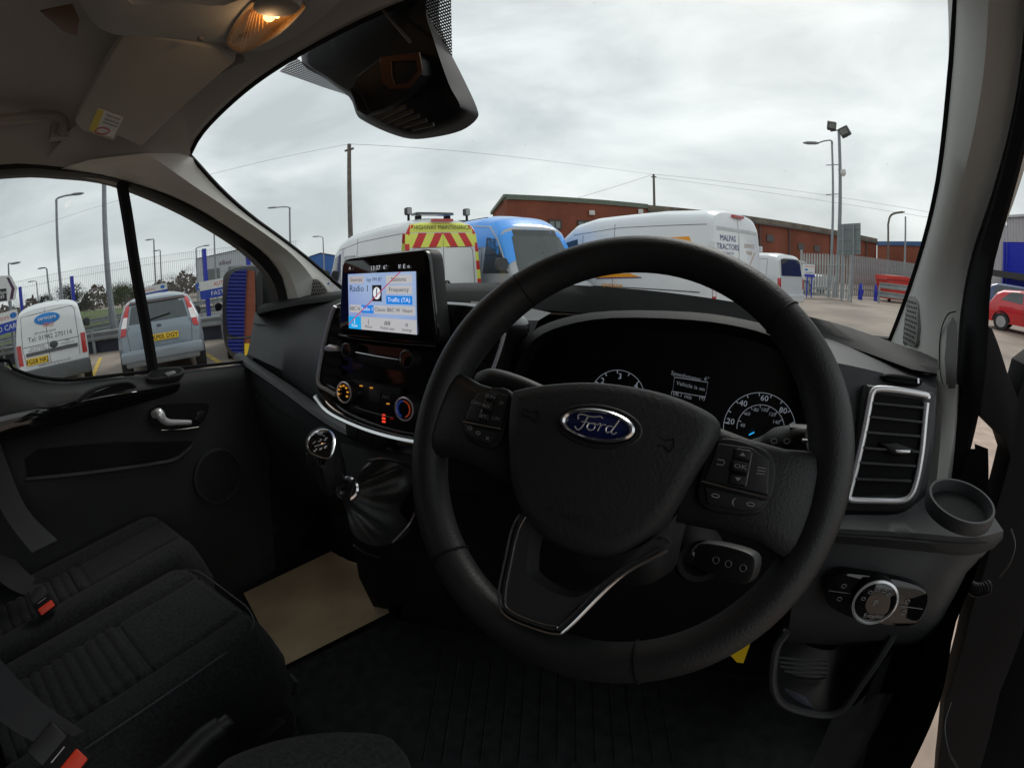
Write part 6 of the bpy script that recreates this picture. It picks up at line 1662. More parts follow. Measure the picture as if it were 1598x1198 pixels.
MB().plate(rrect(1.5, .12, .04, 3, 0, .38), (Vector((-.0, 0, 0)), Vector((0, -1, 0)), Vector((0, 0, 1)), Vector((-1, 0, 0))), .05, .02, -.12).build('bumper_skirt', mat('skirt_grey', (.16, .17, .17), .6), r, False)
B.line('rear', [(.62, .60), (.66, .98), (.60, 1.06)], .005, m_seam, 'tailgate_gap', r); B.line('rear', [(-.62, .60), (-.66, .98), (-.60, 1.06)], .005, m_seam, 'tailgate_gap', r)
B.line('rear', [(-.68, .62), (.68, .62)], .008, mat('bright_strip', (.6, .62, .64), .3, .8), 'bumper_strip', r, off=.02)
B.line('rear', [(.22, 1.13), (-.25, 1.20)], .012, m_black, 'wiper', r, off=.02)
plate_text(r, B, -.10, .80, 'KP05 DGY', .54, .12)
MB().lathe([(.055, 0), (.05, .012), (.02, .014)], (B.end_pt(0, 1.01, -1, .005), Vector((0, -1, 0)), Vector((0, 0, .55)), Vector((-1, 0, 0))), 20).build('oval_badge', mat('badge_grey', (.15, .17, .22), .25, .6), r, False)

p_dred = paint('dark_red_paint', (.16, .025, .03))
r, B = car('dark_red_car', 'dark red car parked beyond the wing mirror', 'car', (-8.75, 5.75, 0), rad(152), p_dred,
    [(0, .55), (.03, .85), (.12, 1.05), (.45, 1.42), (.7, 1.52), (1.8, 1.55), (2.4, 1.48), (3.3, .98), (4.0, .86), (4.15, .5)], [(0, .28), (4.15, .25)], [(0, .74), (.1, .84), (.5, .88), (3.4, .88), (4.15, .6)], [(.25, .96), (.65, 1), (.98, .97), (1.55, .72)], .16, (.7, 3.25), .31, .87)
B.patch('rear', [(-.58, 1.06), (.58, 1.06), (.50, 1.40), (-.50, 1.40)], .008, m_glassv, 'rear_window', r)
for sd in (-1, 1):
    B.patch('side', [(.62, 1.06), (3.0, 1.0), (2.4, 1.40), (1.0, 1.43)], .006, m_glassl, 'side_window', r, sd)
    B.patch('rear', [(sd * .80, .75), (sd * .66, .75), (sd * .62, 1.0), (sd * .76, 1.0)], .012, m_tail, 'tail_lamp', r)
mirror(r, 2.65, .86, 1.05, m_black, 1.0)
B.line('side', [(.1, .80), (3.9, .72)], .008, p_dred, 'body_crease', r, 1)
r, B = car('dark_grey_car', 'dark grey car at the far left, mostly hidden by the window edge', 'car', (-11.9, -.9, 0), rad(176), paint('dark_grey_paint', (.035, .037, .04)),
    [(0, .55), (.03, .85), (.12, 1.0), (.5, 1.36), (.8, 1.44), (1.9, 1.46), (2.5, 1.38), (3.4, .95), (4.1, .82), (4.25, .5)], [(0, .26), (4.25, .24)], [(0, .74), (.1, .84), (.5, .88), (3.4, .88), (4.25, .6)], [(.25, .96), (.65, 1), (.95, .97), (1.46, .72)], .16, (.7, 3.3), .31, .87)
B.patch('rear', [(-.58, 1.0), (.58, 1.0), (.50, 1.32), (-.50, 1.32)], .008, m_glassv, 'rear_window', r)
for sd in (-1, 1):
    B.patch('side', [(.62, 1.0), (3.0, .96), (2.5, 1.33), (1.0, 1.35)], .006, m_glassl, 'side_window', r, sd)
    B.patch('rear', [(sd * .80, .72), (sd * .66, .72), (sd * .62, .95), (sd * .76, .95)], .012, m_tail, 'tail_lamp', r)
mirror(r, 2.7, .86, 1.0, m_black, 1.0)

# ------------------------------------------------------------------ right side: red hatchback and blue car
p_red = paint('bright_red_paint', (.50, .012, .018))
RH = at(1545, 508, 'D', 20.5)
r, B = car('red_hatchback', 'bright red hatchback parked in front of the grey warehouse', 'car', (RH.x + .1, RH.y + .3, gh_(RH.x, RH.y) - .03), rad(-38), p_red,
    [(0, .55), (.03, .80), (.10, 1.0), (.35, 1.32), (.6, 1.43), (1.3, 1.49), (2.0, 1.45), (3.0, .98), (3.75, .84), (3.95, .5)], [(0, .28), (3.95, .25)], [(0, .70), (.08, .80), (.5, .86), (3.2, .86), (3.95, .58)], [(.25, .96), (.65, 1), (.96, .97), (1.49, .72)], .16, (.62, 3.1), .31, .86)
for sd in (-1, 1):
    B.patch('side', [(.55, 1.06), (1.45, 1.0), (1.45, 1.38), (.95, 1.38)], .006, m_glassl, 'rear_side_window', r, sd)
    B.patch('side', [(1.52, 1.0), (2.75, .97), (2.1, 1.36), (1.52, 1.38)], .006, m_glassl, 'door_window', r, sd)
    B.line('side', [(1.48, .4), (1.48, 1.0)], .006, m_seam, 'door_gap', r, sd); B.line('side', [(2.6, .4), (2.62, .98)], .006, m_seam, 'door_gap', r, sd)
    B.patch('rear', [(sd * .78, .75), (sd * .60, .75), (sd * .58, 1.0), (sd * .74, 1.0)], .012, m_tail, 'tail_lamp', r)
    MB().box((1.75, sd * .87, .86), (.2, .03, .03)).build('door_handle', p_red, r, False)
B.patch('rear', [(-.55, 1.02), (.55, 1.02), (.48, 1.32), (-.48, 1.32)], .008, m_glassv, 'rear_window', r)
mirror(r, 2.4, .85, 1.0, m_black, 1.0)
bc = at(1560, 470, 'D', 27)
r, B = car('dark_blue_car', 'dark blue estate car behind the red hatchback', 'car', (bc.x - .6, bc.y + .6, gh_(bc.x, bc.y)), rad(-25), paint('dark_blue_paint', (.02, .05, .14)),
    [(0, .6), (.03, .9), (.10, 1.2), (.3, 1.60), (.6, 1.70), (2.4, 1.70), (2.9, 1.60), (3.5, 1.05), (4.2, .92), (4.4, .5)], [(0, .3), (4.4, .27)], [(0, .76), (.08, .84), (.5, .88), (3.4, .88), (4.4, .6)], [(.25, .96), (.65, 1), (1.1, .97), (1.7, .78)], .16, (.75, 3.5), .32, .88)
for sd in (-1, 1): B.patch('side', [(.4, 1.15), (3.2, 1.1), (2.7, 1.55), (.6, 1.58)], .006, m_glassl, 'side_window', r, sd)
# ================================================================== the place outside
m_steel = mat('galvanised_steel', (.30, .32, .33), .5, .5, var=.15, vscale=3)
m_lampgrey = mat('lamp_post_grey', (.26, .28, .30), .55, .3, var=.12)
m_bluepost = mat('blue_post_paint', (.02, .035, .42), .4, var=.06)
m_wood = mat('weathered_wood', (.15, .13, .115), .9, var=.3, vscale=8, bump=.5, bscale=40)
m_ylw = mat('bay_line_yellow', (.62, .42, .06), .7, var=.25, vscale=3)
def on(v, dz=0.): return Vector((v.x, v.y, gh_(v.x, v.y) + dz))
def sheet(nm, pts, dz, m, kind='structure', n=1):
    P = [Vector((p[0], p[1], gh_(p[0], p[1]) + dz)) for p in pts]
    o = MB().add(P, [tuple(range(len(P)))]).build(nm, m, sharp=None)
    o['kind'] = kind
    return o
# paler concrete apron by the driver's door
MB().grid([[Vector((x, y, .004)) for x in (.5, 3, 6.5)] for y in (-4, 0, 4, 6.5)]).build('concrete_apron', mat('apron_concrete', (.42, .32, .26), .8, var=.22, vscale=5, bump=.5, bscale=50, detail=8))['kind'] = 'structure'
# bay lines
bd_ = Vector((-.953, .302, 0))
for i, (x, y) in enumerate(((-12.2, 2.69), (-11.57, 5.58), (-11.9, .0), (-10.6, 8.4))):
    a = Vector((x, y, 0)) - bd_ * 2.2; b = a + bd_ * 6.2; w = Vector((-bd_.y, bd_.x, 0)) * .06
    o = MB().add([v + Vector((0, 0, .005)) for v in (a - w, a + w, b + w, b - w)], [(0, 1, 2, 3)]).build('bay_line', m_ylw, sharp=None)
    tag(o, ['yellow bay line between small white van and silver people carrier', 'yellow bay line between silver people carrier and dark red car', 'yellow bay line left of the small white van', 'yellow bay line beyond the dark red car'][i], 'bay line', 'painted bay lines')
q0, q1 = at(1290, 477, 'Z', .0), at(1420, 492, 'Z', .0)
for i, (a, b) in enumerate((((1262, 478), (1300, 480)), ((1318, 482), (1360, 486)), ((1372, 488), (1415, 493)))):
    A, C = on(at(*a, 'Z', .1), .012), on(at(*b, 'Z', .1), .012)
    w = (C - A).normalized().cross(Vector((0, 0, 1))) * .05
    o = MB().add([A - w, A + w, C + w, C - w], [(0, 1, 2, 3)]).build('worn_line', mat('worn_white_line', (.36, .33, .30), .8, var=.3, vscale=4), sharp=None)
    tag(o, ['worn white ground line nearest the palisade gate', 'worn white ground line in front of the blue post', 'worn white ground line in front of the crash barrier'][i], 'ground line', 'worn white ground lines')

# ------------------------------------------------------------------ crash barrier and low wall behind the left bays
def armco(root, pts, z0=.42, hgt=.31, beams=1, post=True):
    for bi in range(beams):
        zb = z0 + bi * (hgt + .14)
        for a, b in zip(pts, pts[1:]):
            d = (b - a).normalized(); n = Vector((d.y, -d.x, 0))
            prof = [(0, 0), (.04, .03), (.04, .09), (0, .13), (0, .18), (.04, .22), (.04, .28), (0, hgt)]
            r0 = [a + n * x + Vector((0, 0, zb + z)) for x, z in prof]; r1 = [b + n * x + Vector((0, 0, zb + z)) for x, z in prof]
            MB().grid([r0, r1]).build('beam', m_steel, root)
    L = sum((b - a).length for a, b in zip(pts, pts[1:]))
    if post:
        for p in resample(pts, max(2, int(L / 1.6))):
            MB().box((p.x, p.y, p.z + .38), (.10, .10, .78)).build('post', m_steel, root)
b0_, b1_ = at(140, 519, 'Z', .73), at(322, 494, 'Z', .73)
dB = (b1_ - b0_).normalized()
bpts = [Vector((*(b0_ + dB * s).xy, 0)) for s in (-14, -9, -4, 1, 6, 11, 16)]
ar = thing('crash_barrier', 'galvanised crash barrier along the far end of the left parking bays', 'crash barrier', bpts[3])
armco(ar, bpts)
lw_ = thing('low_wall', 'low dark blue grey wall under the crash barrier by the parked cars', 'wall', bpts[3])
nB = Vector((dB.y, -dB.x, 0)).normalized()
if nB.dot(-bpts[3]) > 0: nB = -nB
MB().bar(bpts[0] + nB * .35 + Vector((0, 0, .22)), bpts[-1] + nB * .35 + Vector((0, 0, .22)), .25, .44).build('wall_face', mat('navy_wall', (.045, .05, .07), .8, var=.25), lw_)
MB().bar(bpts[0] + nB * .35 + Vector((0, 0, .46)), bpts[-1] + nB * .35 + Vector((0, 0, .46)), .30, .04).build('coping', mat('coping_grey', (.12, .12, .12), .8), lw_)
# mesh fence with blue posts
fn = thing('mesh_fence', 'tall fine wire mesh fence with blue posts behind the left parking bays', 'fence', bpts[3])
F0 = at(35, 458, 'D', 20.2); F1 = at(325, 490, 'D', 18.6); F2 = at(392, 470, 'D', 18.8)
def fpt(px):
    # along the fence line F0-F2 seen at a picture column
    d = ray(px, 470); a = F0.xy; b = F2.xy; e = b - a
    det = d.x * (-e.y) + e.x * d.y
    t = (a.x * (-e.y) + e.x * a.y) / det
    return Vector((d.x * t, d.y * t, 0))
fl_ = [fpt(x) for x in (-90, -20, 33, 115, 218, 324, 392, 470)]
m_wire = mat('mesh_wire_grey', (.13, .14, .145), .6, .3)
for k, x in enumerate((33, 115, 324, 392)):
    p = fpt(x); hgt = (2.75, 2.75, 3.0, 3.1)[k]
    MB().box((p.x, p.y, hgt / 2), (.13, .13, hgt)).build('post', m_bluepost, fn)
mb = MB()
A, C = fl_[0], fl_[-1]; Lf = (C - A).length; nw = int(Lf / .075)
for i in range(nw):
    p = A.lerp(C, i / nw); mb.bar(p + Vector((0, 0, .05)), p + Vector((0, 0, 2.95)), .0065, .0065)
for z in (.3, .9, 1.5, 2.1, 2.7, 2.95): mb.bar(A + Vector((0, 0, z)), C + Vector((0, 0, z)), .008, .008)
mb.build('wire_mesh', m_wire, fn)['kind'] = 'stuff'

# ------------------------------------------------------------------ lamp posts
def lamp_post(label, base, hgt, arm, r=.08, lean=(0, 0), head=True, armz=.35, group='lamp posts'):
    t = thing('lamp_post', label, 'lamp post', base, group=group)
    tp = base + Vector((lean[0], lean[1], hgt))
    MB().tube([base, base.lerp(tp, .18), base.lerp(tp, .2), tp], [r * 1.3, r * 1.3, r, r * .7], 10).build('column', m_lampgrey, t)
    if arm is not None:
        e = tp + Vector(arm)
        MB().tube(cr([tp - Vector((0, 0, armz)), tp, tp.lerp(e, .5) + Vector((0, 0, .06)), e], 4), r * .5, 8).build('arm', m_lampgrey, t)
        d = (e - tp); d.z = 0; d.normalize(); s = d.cross(Vector((0, 0, 1)))
        if head:
            ring = [[e + d * x + s * (w * c) + Vector((0, 0, z * sgn + .02)) for c, sgn in ((-1, 0), (-.6, 1), (.6, 1), (1, 0), (.6, -1), (-.6, -1))] for x, w, z in ((-.1, .05, .04), (.1, .13, .07), (.5, .16, .07), (.75, .06, .03))]
            MB().rings(ring).build('lamp_head', m_lampgrey, t)
    return t
def post_px(label, bx, by, tx, ty, dist, armpx=None, r=.08, head=True):
    b = at(bx, by, 'D', dist); b.z = gh_(b.x, b.y)
    d = ray(tx, ty); hd = math.hypot(d.x, d.y)
    tp = at(tx, ty, 'D', dist)
    arm = None
    if armpx:
        e = at(*armpx, 'D', dist); arm = e - tp
    lean = (tp.x - b.x, tp.y - b.y)
    return lamp_post(label, b, tp.z - b.z, arm, r, lean, head)
post_px('tall lamp post with upswept arm above the small white van', 98, 470, 88, 311, 32, (113, 304), .11)
post_px('thick plain lamp column beside the window divider', 178, 510, 163, 255, 19.5, None, .125)
post_px('slim lamp post right of the window divider, the taller of two', 244, 460, 240, 374, 60, (236, 374), .12)
post_px('slim lamp post right of the window divider, the shorter of two', 253, 460, 250, 391, 70, (247, 391), .12)
post_px('lamp post with arm in front of the far pale shed', 307, 440, 306, 388, 60, (318, 384), .11)
post_px('thin tall lamp column above the far pale shed', 338, 450, 334, 360, 50, None, .10)
post_px('lamp post with short arm over the dark evergreen tree', 80, 470, 73, 420, 55, (69, 418), .13)
post_px('faint small lamp post between sign and evergreen tree', 61, 480, 57, 440, 75, (51, 439), .10)
post_px('lamp post with short arm standing behind the direction sign', 14, 450, 13, 412, 40, (18, 412), .09)
post_px('lamp post with flat arm left of the wooden pole', 454, 430, 452, 324, 45, (430, 324), .11)
post_px('short far lamp post just left of the highway van', 506, 425, 504, 371, 60, (497, 369), .09)

# ------------------------------------------------------------------ direction sign, banners, blue roundel
def board(root, fr, poly, m, nm, d=.03): return MB().plate(poly, fr, d, .0, 0).build(nm, m, root)
m_sign = mat('sign_white', (.72, .72, .70), .5, var=.04); m_maroon = mat('sign_maroon', (.07, .02, .07), .5)
so_ = at(5, 452, 'D', 17.0); sfr_ = frame(so_, Vector((0, 0, CZ)) - so_)
ds2 = thing('direction_sign', 'white arrow shaped road direction sign with dark chevron at the window edge', 'road sign', on(so_))
poly = pq(sfr_, [(-40, 432), (17, 430), (27, 449), (24, 468), (-40, 478)])
board(ds2, sfr_, poly, m_sign, 'panel')
MB().plate(pq(sfr_, [(10, 433), (14, 433), (23, 450), (20, 466), (15, 468), (18, 450)]), sfr_, .036, 0, .028).build('chevron', m_maroon, ds2)
MB().plate(pq(sfr_, [(-20, 453), (10, 450), (11, 469), (-20, 472)]), sfr_, .036, 0, .028).build('black_panel', mat('sign_black', (.02, .02, .025), .5), ds2)
for t_x, yy in (('W lane', 457), ('A49', 464)): text_mesh(t_x, .16, (fp(sfr_, *loc2(sfr_, 1, yy), .04), *sfr_[1:]), m_sign, ds2)
MB().tube([on(at(13, 470, 'D', 17.1)), at(13, 440, 'D', 17.1)], .05, 8).build('post', m_lampgrey, ds2)
MB().tube([on(at(-20, 470, 'D', 17.1)), at(-20, 440, 'D', 17.1)], .05, 8).build('post', m_lampgrey, ds2)
m_bnblue = mat('banner_blue', (.02, .06, .40), .6, var=.05); m_bnred = mat('banner_red', (.6, .05, .04), .6)
def banner(px, label, dist, tx1, tx2, s):
    c = at(px[0], px[1], 'D', dist); fr = frame(c, Vector((0, 0, CZ)) - c, roll=rad(3))
    t = thing('banner', label, 'banner', on(c), group='dealer banners on the fence')
    w, h = s
    MB().plate([(-w / 2, 0), (w / 2, 0), (w / 2, h / 2), (-w / 2, h / 2)], fr, .01).build('white_half', m_sign, t)
    MB().plate([(-w / 2, -h / 2), (w / 2, -h / 2), (w / 2, -.003), (-w / 2, -.003)], fr, .01).build('blue_half', m_bnblue, t)
    text_mesh(tx1, h * .33, (fp(fr, -w * .02, h * .24, .012), *fr[1:]), m_bnred, t, sx=.9); text_mesh(tx2, h * .36, (fp(fr, 0, -h * .26, .012), *fr[1:]), m_sign, t)
    MB().plate(ellipse(h * .2, h * .14, 20, w * .36, h * .25), fr, .013, 0, .011).build('blue_oval', mat('oval_blue', (.02, .16, .5), .4), t)
    return t
banner((346, 448), 'white and blue banner on the fence beside the dark red car', 18.0, 'AUTO', 'FAST FIT', (1.6, .62))
banner((236, 456), 'banner on the fence peeping over the silver people carrier', 17.9, 'motors', 'USED CARS', (1.2, .42))
banner((4, 505), 'banner on the fence at the far left behind the dark grey car', 16.6, 'motors', 'USED CARS', (1.1, .6))
rc = at(311, 447, 'D', 26); rfr_ = frame(rc, Vector((0, 0, CZ)) - rc)
rs_ = thing('round_blue_sign', 'round blue keep left traffic sign beside the blue fence post', 'road sign', on(rc))
MB().plate(ellipse(.20, .20, 24), rfr_, .02).build('disc', mat('roundel_blue', (.02, .12, .55), .4), rs_)
MB().bar(fp(rfr_, .06, .09, .025), fp(rfr_, -.05, -.08, .025), .05, .01, up=rfr_[3]).build('arrow', m_sign, rs_)
MB().tube([on(rc), rc], .03, 8).build('post', m_lampgrey, rs_)

# ------------------------------------------------------------------ the road beyond the fence with grass bank, rails, trees
m_grass = mat('rough_grass', (.085, .12, .035), .95, var=.35, vscale=2.5, bump=.6, bscale=20, detail=8)
m_road = mat('road_asphalt', (.115, .115, .118), .85, var=.12, vscale=2)
e0, e1 = at(-200, 500, 'D', 26), at(480, 470, 'D', 26)
def far(px, d): v = at(px, 470, 'D', d); return Vector((v.x, v.y, 0))
def strip_far(nm, pxs, d0, d1, z0, z1, m, kind='structure'):
    r = [[Vector((*far(px, a).xy, z)) for px in pxs] for a, z in ((d0, z0), (d0 + (d1 - d0) * .33, z0 + (z1 - z0) * .33), (d0 + (d1 - d0) * .66, z0 + (z1 - z0) * .7), (d1, z1))]
    o = MB().grid(r).build(nm, m); o['kind'] = kind
    return o
pxs = list(range(-240, 520, 40))
strip_far('verge', pxs, 20.6, 24, .02, .05, m_grass)
strip_far('road', pxs, 24, 33, .06, .10, m_road)
rows = []
for px in range(-240, 241, 20):
    col = []
    for k in range(9):
        d = 33 + k * 5
        h = (.9 + .5 * math.sin(px * .02) ** 2) * sstep(33, 60, d) * sstep(240, 130, px) + .1
        v = far(px, d); col.append(Vector((v.x, v.y, h + gh_(v.x, v.y) * .5 + .06 * math.sin(px + d))))
    rows.append(col)
MB().grid(rows).build('grass_bank', m_grass)['kind'] = 'structure'
for j, (d, z, lab) in enumerate(((23.6, .05, 'white topped road rail nearest the mesh fence'), (33.4, .12, 'pale road rail on the far side of the road below the grass bank'))):
    pts = [Vector((*far(px, d).xy, z)) for px in range(-60, 480, 60)]
    t = thing('road_rail', lab, 'guard rail', pts[3], group='road guard rails')
    armco(t, pts, .45, .22)
lc = [at(x, y, 'D', 28) for x, y in ((287, 485),)]
yb_ = at(287, 462, 'D', 30)
bo = thing('yellow_bollard', 'small yellow traffic bollard on the road island', 'bollard', on(yb_))
MB().lathe([(.14, 0), (.15, .1), (.12, .2), (.12, .8), (.06, .86)], (on(yb_) , Vector((1, 0, 0)), Vector((0, 1, 0)), Vector((0, 0, 1))), 12).build('body', mat('bollard_yellow', (.75, .5, .03), .5), bo)

def tree(nm, label, base, h, rx, leafm, n=900, trunk=.35, bare=False, group=None):
    t = thing(nm, label, 'tree' if 'bush' not in nm else 'bush', base, group=group)
    rnd = random.Random(hash(label) % 1000 + int(abs(base.x) * 7))
    mb = MB()
    mb.tube([base, base + Vector((.05 * h, 0, h * .35)), base + Vector((0, .03 * h, h * .75))], [.04 * h, .028 * h, .008 * h], 7)
    ends = []
    for k in range(9):
        a = rnd.uniform(0, 6.28); z0 = h * rnd.uniform(.2, .6)
        e = base + Vector((rx * .75 * math.cos(a), rx * .75 * math.sin(a), z0 + h * rnd.uniform(.1, .35)))
        mb.tube([base + Vector((0, 0, z0)), base.lerp(e, .5) + Vector((0, 0, z0 * .5)), e], [.014 * h, .009 * h, .004 * h], 5); ends.append(e)
    mb.build('trunk', m_wood, t)
    lb_ = MB()
    clumps = [(rnd.uniform(0, 6.28), rnd.uniform(.1, .95), rnd.uniform(.15, .95)) for _ in range(26)]
    for i in range(n):
        a, rr_, zz = clumps[i % 26]
        prof = math.sin(math.pi * min(1, .12 + zz * .86)) ** .6
        c = base + Vector((rx * rr_ * prof * math.cos(a), rx * rr_ * prof * math.sin(a), h * (.12 + .88 * zz)))
        c += Vector((rnd.gauss(0, .14) * rx, rnd.gauss(0, .14) * rx, rnd.gauss(0, .065) * h))
        if c.z < base.z + .05: continue
        s = (.017 if not bare else .020) * h * rnd.uniform(.6, 1.4)
        u = Vector((rnd.gauss(0, 1), rnd.gauss(0, 1), rnd.gauss(0, 1))).normalized(); v = u.orthogonal().normalized()
        if bare: lb_.add([c - u * s * 2, c + v * s * .12, c + u * s * 2], [(0, 1, 2)])
        else: lb_.add([c - u * s, c + v * s * .7, c + u * s, c - v * s * .7], [(0, 1, 2, 3)])
    lb_.build('crown', leafm, t, sharp=None)
    return t
m_ever = mat('evergreen_leaf', (.030, .048, .032), .9, var=.5, vscale=1.5)  # green lightened so the colour carries the distance haze
m_twig = mat('bare_twig', (.13, .105, .09), .95, var=.4, vscale=1.5)  # twig brown lightened too, standing in for haze
m_hedge = mat('hedge_leaf', (.06, .085, .025), .9, var=.45, vscale=1.5)
for nm, lab, px, d, h, rx, mm, n, bare in (
    ('evergreen_tree', 'conical dark evergreen tree over the small white van', 70, 58, 2.9, 1.6, m_ever, 4200, False),
    ('evergreen_tree', 'broad dark evergreen tree behind the second blue post', 114, 50, 3.4, 2.0, m_ever, 5200, False),
    ('bare_tree', 'brown leafless tree between the two evergreens', 92, 66, 4.0, 2.4, m_twig, 2200, True),
    ('bare_tree', 'brown leafless tree right of the broad evergreen', 146, 64, 3.4, 3.0, m_twig, 2400, True),
    ('bare_tree', 'grey brown leafless tree left of the window divider', 190, 70, 3.6, 3.0, m_twig, 1800, True),
    ('hedge_bush', 'green bush on the bank just left of the divider', 196, 40, 2.3, 2.2, m_hedge, 4200, False),
    ('bare_tree', 'brown tree line part right of the divider', 262, 95, 4.6, 7.0, m_twig, 2400, True),
    ('bare_tree', 'brown tree line part beside the round blue sign', 292, 90, 5.4, 5.0, m_twig, 2400, True),
    ('bare_tree', 'grey scrub behind the direction sign', 20, 48, 3.2, 2.4, m_twig, 1600, True),
    ('bare_tree', 'low scrub at the far left beyond the sign', 44, 60, 2.2, 3.0, m_twig, 1400, True)):
    b = far(px, d); b.z = gh_(b.x, b.y) + (.6 if px < 200 else 0)
    tree(nm, lab, b, h, rx, mm, n, bare=bare, group='trees beyond the road')
# distant tree line as one mass
mb = MB(); rnd = random.Random(4)
for i in range(5200):
    px = rnd.uniform(-120, 500); d = rnd.uniform(115, 150); v = far(px, d)
    hh = 3.2 + 1.5 * math.sin(px * .05) + 1.2 * math.sin(px * .13 + 1)
    c = Vector((v.x, v.y, gh_(v.x, v.y) + rnd.uniform(0, max(.8, hh))))
    s = rnd.uniform(.3, .8); u = Vector((rnd.gauss(0, 1), rnd.gauss(0, 1), rnd.gauss(0, 1))).normalized(); w = u.orthogonal().normalized()
    mb.add([c - u * s, c + w * s * .6, c + u * s, c - w * s * .6], [(0, 1, 2, 3)])
tag(mb.build('far_tree_line', m_twig, sharp=None), 'hazy brown band of distant trees along the horizon', 'trees', kind='stuff')

# ------------------------------------------------------------------ buildings on the left
m_clad = mat('pale_cladding', (.50, .52, .55), .6, var=.05)
def shed(nm, label, pxl, pxr, d, h, m, roofm, depth=12):
    a, b = far(pxl, d), far(pxr, d * 1.02)
    a.z = gh_(a.x, a.y) - .3; b.z = gh_(b.x, b.y) - .3
    t = thing(nm, label, 'building', a.lerp(b, .5))
    dn_ = (b - a).normalized(); nb = Vector((-dn_.y, dn_.x, 0))
    if nb.dot(a) < 0: nb = -nb
    up = Vector((0, 0, h + .3)); mid = a.lerp(b, .5) + Vector((0, 0, h * 1.12 + .3))
    MB().add([a, b, b + up, mid, a + up, a + nb * depth, b + nb * depth, b + nb * depth + up, mid + nb * depth, a + nb * depth + up], [(0, 1, 2, 3, 4), (1, 6, 7, 2), (5, 0, 4, 9), (6, 5, 9, 8, 7)]).build('wall', m, t)
    MB().add([a + up * 1.01 - nb * .2, mid + Vector((0, 0, .15)) - nb * .2, b + up * 1.01 - nb * .2, b + up * 1.01 + nb * depth, mid + nb * depth + Vector((0, 0, .15)), a + up * 1.01 + nb * depth], [(0, 1, 4, 5), (1, 2, 3, 4)]).build('roof', roofm, t)
    return t, a, b, nb
t, a, b, nb = shed('grey_shed', 'pale grey industrial shed far behind the wing mirror', 310, 460, 85, 6.2, m_clad, mat('shed_roof', (.30, .31, .33), .6))
for i, f in enumerate((.08, .33, .58)):
    q = a.lerp(b, f) - nb * .1; e = a.lerp(b, f + .16) - nb * .1
    MB().add([q + Vector((0, 0, .3)), e + Vector((0, 0, .3)), e + Vector((0, 0, 4.6)), q + Vector((0, 0, 4.6))], [(0, 1, 2, 3)]).build('loading_bay', mat('bay_grey', (.16, .17, .18), .6), t)
sfz = (a.lerp(b, .30) - nb * .15 + Vector((0, 0, 5.4)), (b - a).normalized(), Vector((0, 0, 1)), -nb)
text_mesh('allied', 1.0, sfz, mat('sign_purple', (.12, .03, .12), .5), t)
t, a, b, nb = shed('blue_white_unit', 'far unit with white roof and blue front left of the highway van', 478, 530, 70, 4.0, mat('unit_blue', (.03, .12, .38), .5), mat('unit_white', (.55, .57, .58), .5), 8)

# ------------------------------------------------------------------ wooden poles and wires
def wpole(label, bx, by, tx, ty, dist, r=.14):
    b = on(at(bx, by, 'D', dist)); tp = at(tx, ty, 'D', dist)
    t = thing('utility_pole', label, 'utility pole', b, group='wooden utility poles')
    MB().tube([b, b.lerp(tp, .5), tp], [r * 1.15, r, r * .8], 10).build('pole', m_wood, t)
    MB().tube([tp + Vector((-.25, 0, -.25)), tp + Vector((.25, 0, -.25))], .05, 6).build('crossarm', m_wood, t)
    return tp
T1 = wpole('near wooden pole rising behind the highway maintenance van', 549, 420, 545, 225, 21, .105)
T2 = wpole('far wooden pole rising from the brick building roof', 1021, 400, 1020, 272, 46, .13)
MB().tube([at(549, 300 + 60, 'D', 20.85), at(550, 345, 'D', 20.85)], .06, 6).build('pole_box', m_bump)
bpy.data.objects.remove(bpy.data.objects['pole_box'])
def wire(label, a, b, sag, r=.014):
    pts = [a.lerp(b, i / 24) - Vector((0, 0, sag * 4 * (i / 24) * (1 - i / 24))) for i in range(25)]
    o = MB().tube(pts, r, 4).build('overhead_wire', m_black)
    o.data.materials[0] = mat('wire_black', (.10, .10, .10), .6)
    tag(o, label, 'wire', 'overhead wires')
wire('overhead wire running left from the near wooden pole', T1, at(-10, 375, 'D', 40), .35, .006)
wire('overhead wire strung between the near and far wooden poles', T1, T2, .25, .008)
wire('overhead wire from the far pole past the floodlight mast', T2, at(1560, 352, 'D', 52), .5, .011)
wire('second overhead wire right of the far pole', T2 - Vector((0, 0, .3)), at(1560, 358, 'D', 50), .7, .010)
wire('overhead wire from the far pole sloping left towards the brick roof', T2, at(880, 315, 'D', 44), .1, .012)

# ------------------------------------------------------------------ brick building
mbk = bpy.data.materials.new('red_brick'); mbk.use_nodes = True
t_ = mbk.node_tree; p_ = t_.nodes['Principled BSDF']; p_.inputs['Roughness'].default_value = .9
tc_ = t_.nodes.new('ShaderNodeTexCoord'); mp_ = t_.nodes.new('ShaderNodeMapping'); br_ = t_.nodes.new('ShaderNodeTexBrick')
br_.inputs['Color1'].default_value = (.26, .066, .032, 1); br_.inputs['Color2'].default_value = (.20, .050, .026, 1); br_.inputs['Mortar'].default_value = (.20, .085, .055, 1)
br_.inputs['Scale'].default_value = 1.0; br_.inputs['Brick Width'].default_value = .23; br_.inputs['Row Height'].default_value = .075; br_.inputs['Mortar Size'].default_value = .008
sx_ = t_.nodes.new('ShaderNodeSeparateXYZ'); cx_ = t_.nodes.new('ShaderNodeCombineXYZ'); ad_ = t_.nodes.new('ShaderNodeMath'); ad_.operation = 'ADD'
t_.links.new(tc_.outputs['Object'], sx_.inputs[0]); t_.links.new(sx_.outputs[0], ad_.inputs[0]); t_.links.new(sx_.outputs[1], ad_.inputs[1])
t_.links.new(ad_.outputs[0], cx_.inputs[0]); t_.links.new(sx_.outputs[2], cx_.inputs[1]); t_.links.new(cx_.outputs[0], br_.inputs['Vector'])
